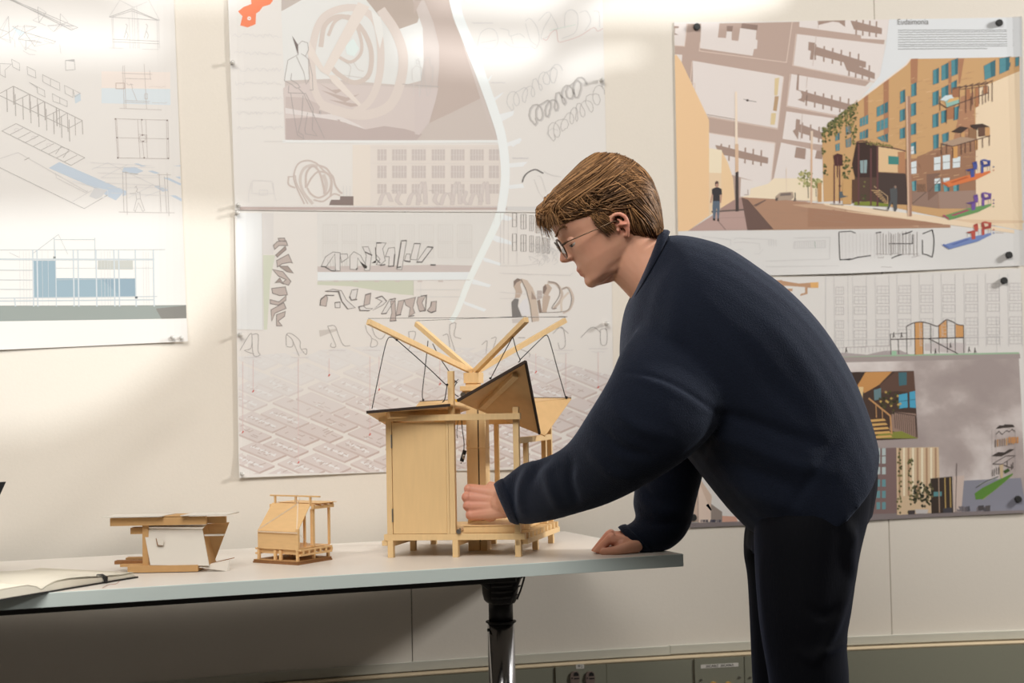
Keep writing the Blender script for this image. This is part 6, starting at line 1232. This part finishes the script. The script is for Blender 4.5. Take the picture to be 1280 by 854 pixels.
# far (right) hand, fist resting on the table
Wf = pd(800, 673.5, 3.082)
fR = (rt_*-1.+fw_*-.02+up_*.06); fR.normalize(); dR = (up_*1.+fw_*-.10); dR = (dR-fR*dR.dot(fR)).normalized(); tR = fR.cross(dR).normalized()
if tR.dot(fw_) > 0: tR = -tR
hand(bm, Wf, fR, dR, tR, [(48, 122, 45), (52, 118, 45), (54, 116, 45), (56, 114, 45)],
     [(Wf+fR*.010+tR*.026-dR*.010, .0150), (Wf+fR*.032+tR*.043-dR*.0120, .0115), (Wf+fR*.054+tR*.046-dR*.0170, .0098), (Wf+fR*.076+tR*.040-dR*.0225, .0084)], L=.064, width=.066, sc=.95)
me = vox(bm, .0018, 2, .5)
V = getv(me); E_ = np.empty(len(me.edges)*2, int); me.edges.foreach_get('vertices', E_); E_ = E_.reshape(-1, 2)
hv = np.linalg.norm(V-np.array(HO), axis=1) < .17; E_ = E_[hv[E_].all(1)]; dg = np.maximum(1, np.bincount(E_.ravel(), minlength=len(V)))[:, None]
for it in range(9):
    a_ = np.stack([np.bincount(E_[:, 0], V[E_[:, 1], k], len(V))+np.bincount(E_[:, 1], V[E_[:, 0], k], len(V)) for k in range(3)], 1)/dg
    V = np.where(hv[:, None] & (dg > 2), V+(a_-V)*.55, V)
setv(me, V); fl = np.zeros(len(V))
hp = lambda a, b, c=0.: np.array(HP(a, b, c))
for c_, r_, k_ in ((hp(.100, -.0275, 0), .0165, .75), (hp(.088, -.027, .014), .009, .45), (hp(.115, .008, 0), .020, .32), (hp(.06, .0, .06), .030, .10), (hp(-.012, .010, .085), .030, .55), (hp(-.012, .010, -.085), .03, .55)):
    fl = np.maximum(fl, k_*np.clip(1-(np.linalg.norm(V-c_, axis=1)/r_)**2, 0, 1)**.6)
for W_h in (Wn+fN*.085, Wf+fR*.07): fl = np.maximum(fl, .42*np.clip(1-(np.linalg.norm(V-np.array(W_h), axis=1)/.06)**2, 0, 1))
ca = me.color_attributes.new('flush', 'FLOAT_COLOR', 'POINT'); ca.data.foreach_set('color', np.stack([fl, fl, fl, np.ones(len(fl))], 1).ravel())
man = meshobj('person', me, M_SKIN)
tag(man, 'young man in a navy sweater and dark trousers, wearing glasses, bending over the table with one hand in the pavilion model', 'person')
man['label'] = 'young man in navy sweater and glasses bending over the table, hand inside the pavilion model'
# eyes, brows and lashes
M_EYE = mat('eye_white', rgb(226, 220, 212), .2); M_IRIS = mat('iris', rgb(86, 96, 104), .2)
for s_ in (-1, 1):
    e = put('eye', ball(bmesh.new(), HP(.0830, .0300, s_*.0320), .0112, 3), M_EYE, man, True)
    put('iris', ball(bmesh.new(), HP(.0912, .0255, s_*.0325), .0045, 2, (.8, 1, 1)), M_IRIS, e, True)
    put('upper_eyelid', ball(bmesh.new(), HP(.0834, .0322, s_*.0320), .0120, 3), M_SKIN, man, True)
    bm = bmesh.new(); tube(bm, smooth_pts([HP(.0935, .0268, s_*.0250), HP(.0958, .0250, s_*.0320), HP(.0905, .0262, s_*.0405)], 3), .0007, 5); put('eyelashes', bm, M_HAIR3, man)
    bm = bmesh.new(); caps(bm, [(HP(.082, .037, s_*.0405), .0016), (HP(.0930, .0385, s_*.034), .0020), (HP(.0945, .0375, s_*.024), .0016)], 8); put('eyelid_crease', bm, M_SKIN, man, True)
    bm = bmesh.new()
    for k in range(26):
        t = k/25; a, b, c = lerp((.0985, .056, .010), (.078, .058, .050), t); b += .005*math.sin(t*2.6)
        tube(bm, [HP(a+.005, b-.002, s_*c), HP(a+.0085, b+.001, s_*(c+.004)), HP(a+.0055, b+.004, s_*(c+.010))], [.0007, .0007, .0002], 4)
    put('eyebrow', bm, M_HAIR, man)
# ---- hair ---------------------------------------------------------------------
HB = [(-.047, -.052, -.070, .030), (-.034, -.025, -.082, .052), (-.018, .0, -.0885, .065), (0, .030, -.096, .0735), (.020, .040, -.1025, .0765), (.031, .042, -.105, .0785), (.036, .040, -.106, .0795), (.046, .056, -.1075, .0810), (.056, .072, -.109, .0825), (.068, .096, -.1085, .0830), (.082, .1075, -.106, .0825), (.097, .1165, -.101, .080), (.111, .119, -.095, .076), (.124, .102, -.087, .069), (.137, .066, -.076, .058), (.149, .022, -.060, .042), (.157, -.006, -.046, .024), (.1605, -.022, -.036, .008)]
def hairprof(b):
    bs = [h[0] for h in HB]; return [np.interp(b, bs, [h[k] for h in HB]) for k in (1, 2, 3)]
bm = bmesh.new(); rings(bm, [hslice(b, af-.005, ab+.004, w_-.003, 40, .8) for b, af, ab, w_ in HB])
hm = vox(bm, .0035, 3); hair = meshobj('hair', hm, M_HAIR3, man)
def surf(b, t, k=1.):
    """point on the hair envelope: height b, bearing t (0 front, pi back), scaled outward by k"""
    af, ab, w_ = hairprof(b); ca, sa = math.cos(t), math.sin(t); cx_ = af*.44+ab*.56
    a = cx_+(af-cx_)*abs(ca)**.8*k if ca > 0 else cx_-(cx_-ab)*abs(ca)**.9*k
    return np.array((a, b, w_*sgnpow(sa, .92)*k))
def env_snap(q, k):
    """push a point to the envelope (scaled by k)"""
    a, b, c = q; b_ = min(max(b, -.047), .1600); af, ab, w_ = hairprof(b_); cx_ = af*.44+ab*.56
    t = math.atan2(c/max(w_, .004), (a-cx_)/max((af-cx_) if a > cx_ else (cx_-ab), .004)); p = surf(b_, t, k); return p
def lock(start, steps, flow, k0, k1, r, n=4, bm=None, free=0):
    q = np.array(start, float); pts = []
    for i in range(steps):
        s_ = i/(steps-1); p = env_snap(q, k0+(k1-k0)*math.sin(s_*math.pi*.9)) if i < steps-free else q
        pts.append(HP(*p)); q = p+np.array(flow(p, s_))*.0105
    bm.add(pts, [r*(1-.75*(i/(steps-1))**2.2) for i in range(steps)], n)
def flow_top(sd):
    def f(p, s_):
        a, b, c = p; v = np.array((.95, -.10-.35*max(0, s_-.5), .22*sd+random.uniform(-.05, .05)))
        return v/np.linalg.norm(v)
    return f
def flow_side(sd, ph):
    def f(p, s_):
        a, b, c = p; v = np.array((-.95, .18-.75*s_+.12*math.sin(ph+s_*5), .12*sd)); v += np.array((0, -.5*max(0, (-a-.05)/.05), 0)); return v/np.linalg.norm(v)
    return f
def flow_back(ph):
    def f(p, s_):
        v = np.array((-.25+.25*s_, -1, .1*math.sin(ph))); return v/np.linalg.norm(v)
    return f
class Locks:
    def __init__(s): s.v, s.f, s.n = [], [], 0
    def add(s, pts, rad, n=3):
        P = np.array([tuple(p) for p in pts]); T = np.gradient(P, axis=0); T /= np.linalg.norm(T, axis=1, keepdims=True)+1e-9
        A = np.cross(T, np.array((.31, .52, .79))); A /= np.linalg.norm(A, axis=1, keepdims=True)+1e-9; B = np.cross(T, A); r = np.array(rad)[:, None]
        for k in range(n):
            a = 2*math.pi*k/n; s.v.append(P+(A*math.cos(a)+B*math.sin(a))*r)
        m = len(P); o = s.n
        for k in range(n):
            a0, b0 = o+k*m, o+((k+1) % n)*m
            s.f += [(a0+i, a0+i+1, b0+i+1, b0+i) for i in range(m-1)]
        s.n += n*m
    def build(s, name, m, parent):
        me = bpy.data.meshes.new(name); me.from_pydata(np.concatenate(s.v).tolist(), [], s.f); me.update()
        o = meshobj(name, me, m, parent); o['kind'] = 'stuff'; return o
B1_, B2_, B3_ = Locks(), Locks(), Locks()
def pick(): return random.choices((B1_, B2_, B3_), (.55, .2, .25))[0]
for k in range(1500):                                     # crown and top, falling forward to the fringe
    st_ = (random.uniform(-.075, .04), 0, 0); b0 = random.uniform(.10, .158); t0 = random.uniform(-math.pi, math.pi)
    p = surf(b0, t0, 1.); sd = 1 if p[2] > 0 else -1
    lock(p, 11, flow_top(sd), random.uniform(.955, 1.0), random.uniform(1.0, 1.05), random.uniform(.0009, .0016), 3, random.choices((B1_, B2_, B3_), (.55, .3, .15))[0])
for k in range(2100):                                     # sides swept back over the ears
    sd = random.choice((1, 1, 1, -1)); b0 = random.uniform(.037, .135); t0 = sd*random.uniform(.10, 2.3)
    if b0 < .050 and abs(t0) < .75: continue
    lock(surf(b0, t0), 11, flow_side(sd, random.uniform(0, 6)), random.uniform(.955, .995), random.uniform(.99, 1.035), random.uniform(.0009, .0016), 3, random.choices((B1_, B2_, B3_), (.55, .15, .30))[0])
for k in range(2100):                                      # back and nape
    sd = random.choice((1, 1, -1)); t0 = sd*random.uniform(1.2, 3.14); b0 = random.uniform(-.005, .145)
    if b0 > .06 and abs(t0) < 1.7: continue
    lock(surf(b0, t0), 9, flow_back(random.uniform(0, 6)), random.uniform(.955, .995), random.uniform(.985, 1.03), random.uniform(.0009, .0015), 3, random.choices((B1_, B2_, B3_), (.45, .1, .45))[0])
for k in range(420):                                      # fringe hanging past the forehead
    c0 = random.uniform(-.050, .066); a0 = .060+random.uniform(-.02, .03); b0 = .127-abs(c0)*.30
    tip = np.array((.124-abs(c0)*.45+random.gauss(0, .006), random.uniform(.078, .104)-abs(c0)*.28-(.02 if random.random() < .10 else 0), c0*1.12+random.gauss(0, .006)))
    mid = np.array((.116-abs(c0)*.35, .117-abs(c0)*.25, c0*1.06)); r_ = random.uniform(.0008, .0014)
    pts = smooth_pts([(a0, b0+.008, c0), (.095-abs(c0)*.25, .1275-abs(c0)*.28, c0*1.03), mid+np.array((0, random.uniform(-.004, .004), 0)), tip], 3)
    random.choices((B1_, B2_, B3_), (.5, .35, .15))[0].add([HP(*q) for q in pts], [r_*(1-.8*(i/(len(pts)-1))**2) for i in range(len(pts))])
for k in range(260):                                      # sideburn and temple
    sd = random.choice((1, 1, -1)); a0 = random.uniform(.014, .038); b0 = random.uniform(.034, .056)
    pts = [(a0, b0, sd*(.075+.004)), (a0-.006, b0-.014, sd*.0765), (a0-.012+random.uniform(-.004, .003), b0-.030+random.uniform(-.006, .004), sd*.0745)]
    random.choice((B1_, B3_)).add([HP(*q) for q in pts], [.0011, .0010, .0003])
for k in range(12):                                       # a few loose strands
    c0 = random.uniform(.02, .07); pts = smooth_pts([(.03+random.uniform(-.03, .03), .135-c0*.3, c0), (.06, .130-c0*.3, c0*1.15), (.085+random.uniform(-.01, .01), .100, c0*1.25), (.080+random.uniform(-.01, .02), .07, c0*1.2)], 4)
    B2_.add([HP(*q) for q in pts], [.0006]*len(pts))
for b_, m_ in ((B1_, M_HAIR), (B2_, M_HAIR2), (B3_, M_HAIR3)): b_.build('hair_lock', m_, hair)
# ---- glasses ---------------------------------------------------------------------
M_FRAME = mat('dark_tortoise_frame', rgb(60, 42, 32), .3); M_WIREF = mat('bronze_wire', rgb(104, 84, 66), .3, .8)
def glass():
    m = bpy.data.materials.new('lens_glass'); m.use_nodes = True; b = m.node_tree.nodes['Principled BSDF']; b.inputs['Transmission Weight'].default_value = 1; b.inputs['Roughness'].default_value = .02; b.inputs['IOR'].default_value = 1.25; b.inputs['Base Color'].default_value = (.97, .98, .98, 1); return m
M_GLASS = glass()
gl = thing_part('eyeglasses', man)
def LP_(s_, t, r=1.): return HP(.1115-.004*r*abs(math.cos(t))*0-.0055*(s_*math.cos(t)*.5+.5)*1.0, .0265+.0205*r*math.sin(t)*1.02+.000, s_*(.0335+.0245*r*math.cos(t)*s_*s_))
for s_ in (1, -1):
    rim = [HP(.1120-.0025*max(0, math.cos(t)), .0280+.0200*math.sin(t), s_*(.0335+.0240*math.cos(t))) for t in np.linspace(0, 2*math.pi, 33)]
    bm = bmesh.new(); tube(bm, rim, .0012, 6, False); put('rim', bm, M_WIREF, gl, True)
    bm = bmesh.new(); tube(bm, rim[2:15], .0019, 6); put('brow_bar', bm, M_FRAME, gl, True)
    bm = bmesh.new(); vs = [bm.verts.new(p) for p in rim[:-1]]; f = bm.faces.new(vs); ln = put('lens', bm, M_GLASS, gl); so_ = ln.modifiers.new('s', 'SOLIDIFY'); so_.thickness = .0018
    bm = bmesh.new(); tube(bm, smooth_pts([HP(.1085, .0330, s_*.0580), HP(.100, .0335, s_*.0665), HP(.06, .0290, s_*.0745), HP(.02, .0245, s_*.0775), HP(.004, .0230, s_*.0770), HP(-.012, .012, s_*.0755)], 4), .0012, 6); put('temple_arm', bm, M_WIREF, gl, True)
    bm = bmesh.new(); caps(bm, [(HP(.1095, .0335, s_*.0575), .0024), (HP(.102, .0335, s_*.0630), .0022)], 8); put('hinge', bm, M_FRAME, gl, True)
    bm = bmesh.new(); ball(bm, HP(.1085, .020, s_*.0085), .0035, 2, (.6, 1, .6)); put('nose_pad', bm, M_CLEAR, gl, True)
bm = bmesh.new(); tube(bm, smooth_pts([HP(.1128, .034, .0105), HP(.1150, .037, 0), HP(.1128, .034, -.0105)], 4), .0013, 6); put('bridge', bm, M_WIREF, gl, True)
# ---- sweater -----------------------------------------------------------------------
bm = bmesh.new()
TS = [sec((825, 297), (793, 366), DM, .070), sec((842, 294), (781, 388), DM, .100), sec((866, 296), (775, 428), DM, .150), sec((905, 308), (778, 470), DM, .195, pw=.95), sec((945, 334), (800, 505), DM, .212, pw=.92), sec((986, 366), (832, 540), DM, .216, pw=.9), sec((1026, 410), (862, 576), DM, .212, pw=.9), sec((1059, 464), (890, 612), DM, .208, pw=.9), sec((1081, 518), (915, 642), DM, .205, pw=.9), sec((1091, 556), (946, 672), DM, .203, pw=.9), sec((1088, 578), (976, 696), DM, .200, pw=.9)]
rings(bm, dense(TS, 4))
NA = [sec((835, 372), (945, 440), 2.90, .06), sec((783, 428), (915, 505), 2.80, .085), sec((762, 472), (880, 556), 2.765, .082), sec((737, 514), (822, 598), 2.775, .070), sec((708, 556), (765, 628), 2.84, .060), sec((676, 573), (712, 645), 2.91, .054), sec((655, 578), (676, 654), 2.96, .050), sec((636, 592), (655, 656), 2.995, .042), sec((622, 603), (643, 653), 3.015, .036), sec((617, 608), (636, 650), 3.022, .0335)]
rings(bm, dense(NA, 4))
FA_ = [sec((800, 470), (915, 500), 3.10, .08), sec((797, 540), (888, 560), 3.12, .072), sec((797, 585), (877, 600), 3.115, .060), sec((793, 612), (869, 632), 3.11, .053), sec((791, 632), (864, 655), 3.105, .049), sec((795, 648), (853, 674), 3.10, .046), sec((786, 655), (834, 688), 3.095, .042), sec((777, 659), (812, 691), 3.09, .036), sec((774, 661), (803, 690.5), 3.087, .034)]
rings(bm, dense(FA_, 4))
me = vox(bm, .006, 9, .5)
V = getv(me); N = getn(me); Q_ = projA(V); fc = np.clip(-(N@cF), 0, 1)**.5
def fold(pts, wd, amp, face=True, grad=None):
    """raise (or sink) the knit along a line given in picture coordinates"""
    global V
    P_ = np.array([tuple(p) for p in smooth_pts(pts, 5)]); best = np.full(len(V), 1e9); tt = np.zeros(len(V)); n = len(P_)-1
    for i in range(n):
        a, b = P_[i], P_[i+1]; ab = b-a; t = np.clip(((Q_-a)@ab)/max(ab@ab, 1e-6), 0, 1); d = np.linalg.norm(Q_-(a+t[:, None]*ab), axis=1); m = d < best; best[m] = d[m]; tt[m] = (i+t[m])/n
    k = amp*np.exp(-(best/wd)**2)*np.sin(np.clip(tt, .02, .98)*math.pi)**.4
    V += N*(k*(fc if face else 1))[:, None]
fold([(781, 466), (812, 470), (845, 482), (880, 504), (902, 520)], 3.2, -.0050)                 # dropped shoulder seam
fold([(781, 471), (812, 476), (845, 490), (878, 512)], 7, .0035)
fold([(885, 520), (930, 525), (985, 545), (1040, 560)], 9, -.006); fold([(880, 545), (930, 556), (990, 580), (1045, 590)], 11, .007); fold([(890, 575), (940, 590), (1000, 612)], 9, -.006)
fold([(900, 600), (950, 622), (1005, 640)], 10, .006); fold([(905, 625), (950, 650), (990, 668)], 7, -.005)
fold([(905, 520), (880, 560), (862, 580)], 8, -.010); fold([(840, 320), (815, 350), (800, 400), (790, 440)], 9, -.005); fold([(860, 330), (845, 380), (835, 440)], 12, .004)
fold([(700, 574), (685, 590), (690, 615), (700, 640)], 8, .007); fold([(715, 575), (712, 600), (722, 632)], 6, -.007); fold([(668, 578), (655, 596), (650, 625), (656, 648)], 6, .006); fold([(650, 590), (641, 606), (642, 640)], 4.5, -.005); fold([(690, 574), (672, 586), (664, 606)], 5, -.006)
fold([(760, 500), (790, 530), (830, 545)], 9, .006); fold([(745, 530), (775, 560), (810, 570)], 7, -.006); fold([(735, 560), (762, 590), (790, 598)], 8, .005)
fold([(960, 400), (1000, 450), (1040, 520)], 14, .005); fold([(930, 430), (960, 480), (1010, 520)], 12, -.005); fold([(1060, 530), (1020, 590), (985, 640)], 8, -.004)
fold([(800, 600), (815, 622), (850, 628)], 6, -.006); fold([(798, 620), (820, 640), (852, 642)], 6, .006); fold([(800, 648), (820, 655), (850, 655)], 5, -.005)
rs = np.random.RandomState(3)
for k in range(9):
    c_ = np.array([tuple(pd(rs.uniform(760, 1080), rs.uniform(330, 660), 2.75))])[0]; V += N*(rs.uniform(-.005, .005)*np.exp(-(np.linalg.norm(V-c_, axis=1)/.05)**2))[:, None]
setv(me, V)
sw = meshobj('sweater', me, M_KNIT, man, 'navy blue wool sweater with dropped shoulders')
ss = sw.modifiers.new('sub', 'SUBSURF'); ss.levels = 1; ss.render_levels = 1
def band(name, ringA, ringB, grow, parent, k=3, lip_=.003):
    """ribbed band: a rolled tube of cloth between two rings, slightly proud"""
    A = np.array([tuple(p) for p in ringA]); B = np.array([tuple(p) for p in ringB]); out = []
    for t, g in ((0, -.002), (0, grow), (.35, grow+lip_*.5), (.7, grow+lip_*.5), (1, grow), (1, -.002)):
        r = A+(B-A)*t; c = r.mean(0); d = r-c; ln = np.linalg.norm(d, axis=1, keepdims=True); r = r+d/ln*g; out.append([Vector(p) for p in r])
    bm = bmesh.new(); rings(bm, out, False); return put(name, bm, M_RIB, parent, True)
M_RIB = mat('navy_ribbed_knit', rgb(18, 23, 36), .85, bump=.8, scale=380, var=.2, sheen=.25, sheen_col=(.55, .65, .9, 1), spec=.15)
band('cuff', sec((617.5, 606), (637, 652), 3.020, .0345, 40), sec((629, 599), (649, 655), 3.005, .039, 40), .0015, sw)
band('cuff', sec((773, 660), (801, 691), 3.088, .0345, 40), sec((783, 656), (818, 691), 3.092, .038, 40), .0015, sw)
band('collar', sec((823, 290), (790, 369), DM, .066, 40), sec((836, 291), (783, 386), DM, .088, 40), .003, sw, lip_=.006)
bm = bmesh.new(); tube(bm, [pd(884, 631, 2.97), pd(889, 638, 2.97)], [.003, .0015], 6); put('hem_tag', bm, M_RIB, sw)
# ---- trousers and shoes ------------------------------------------------------------
bm = bmesh.new()
dn, df = 2.835, 3.055
rings(bm, dense([sec((1080, 545), (950, 610), DM, .165, pw=.9), sec((1092, 590), (938, 655), DM, .175, pw=.9), sec((1085, 640), (934, 690), DM, .17, pw=.9)], 3))
def lyr(y, x0, x1, d, hd): return sec((x1, y), (x0, y+2), d, hd, pw=.95)
rings(bm, dense([lyr(600, 965, 1090, dn+.03, .10), lyr(650, 945, 1083, dn+.02, .105), lyr(700, 944, 1071, dn+.01, .10), lyr(760, 948, 1063, dn, .092), lyr(800, 953, 1057, dn, .086), lyr(854, 962, 1060, dn, .080), lyr(920, 968, 1052, dn, .070), lyr(1020, 975, 1052, dn, .062), lyr(1120, 985, 1040, dn, .052), lyr(1175, 985, 1045, dn, .052)], 3))
rings(bm, dense([lyr(600, 960, 1085, df-.03, .10), lyr(650, 934, 1076, df-.02, .105), lyr(690, 930, 1066, df-.01, .10), lyr(715, 934, 1058, df, .095), lyr(760, 937, 1045, df, .088), lyr(854, 941, 1040, df, .078), lyr(920, 946, 1032, df, .07), lyr(1010, 950, 1025, df, .062), lyr(1090, 960, 1015, df, .052), lyr(1140, 962, 1018, df, .052)], 3))
me = vox(bm, .007, 4)
V = getv(me); N = getn(me); Q_ = projA(V); fc = np.clip(-(N@cF), 0, 1)**.5
fold([(1068, 660), (1060, 690), (1064, 720)], 6, .006); fold([(1050, 640), (1066, 680), (1058, 740), (1040, 800)], 7, .006); fold([(1058, 735), (1040, 790), (1020, 825), (1000, 815)], 6, .006); fold([(1050, 760), (1030, 770), (1010, 760)], 6, -.005); fold([(950, 690), (953, 750), (962, 830)], 4, .004); fold([(1058, 800), (1040, 812), (1015, 818)], 5, .006)
setv(me, V); tr_ = meshobj('trousers', me, M_TROU, man, 'dark navy corduroy trousers')
for d, x in ((dn, 1018), (df, 990)):
    y = next(y for y in range(1000, 1400, 2) if pd(x, y, d).z < .045); A = pd(x, y, d); A.z = .05; tdir = Vector((-cR[0], -cR[1], 0)).normalized(); sdir = Vector((tdir.y, -tdir.x, 0)); bm = bmesh.new(); R = []
    for s_, w_, h_ in ((-.075, .024, .055), (-.06, .034, .085), (-.02, .038, .095), (.04, .040, .075), (.10, .046, .055), (.16, .044, .042), (.195, .028, .03)):
        c = A+tdir*s_; R.append([Vector((c.x, c.y, 0))+sdir*(w_*math.cos(t))+Vector((0, 0, .003+h_*(.5+.5*sgnpow(math.sin(t), .7)))) for t in np.linspace(0, 2*math.pi, 20, endpoint=False)])
    rings(bm, R); put('shoe', bm, M_SHOE, man, True)
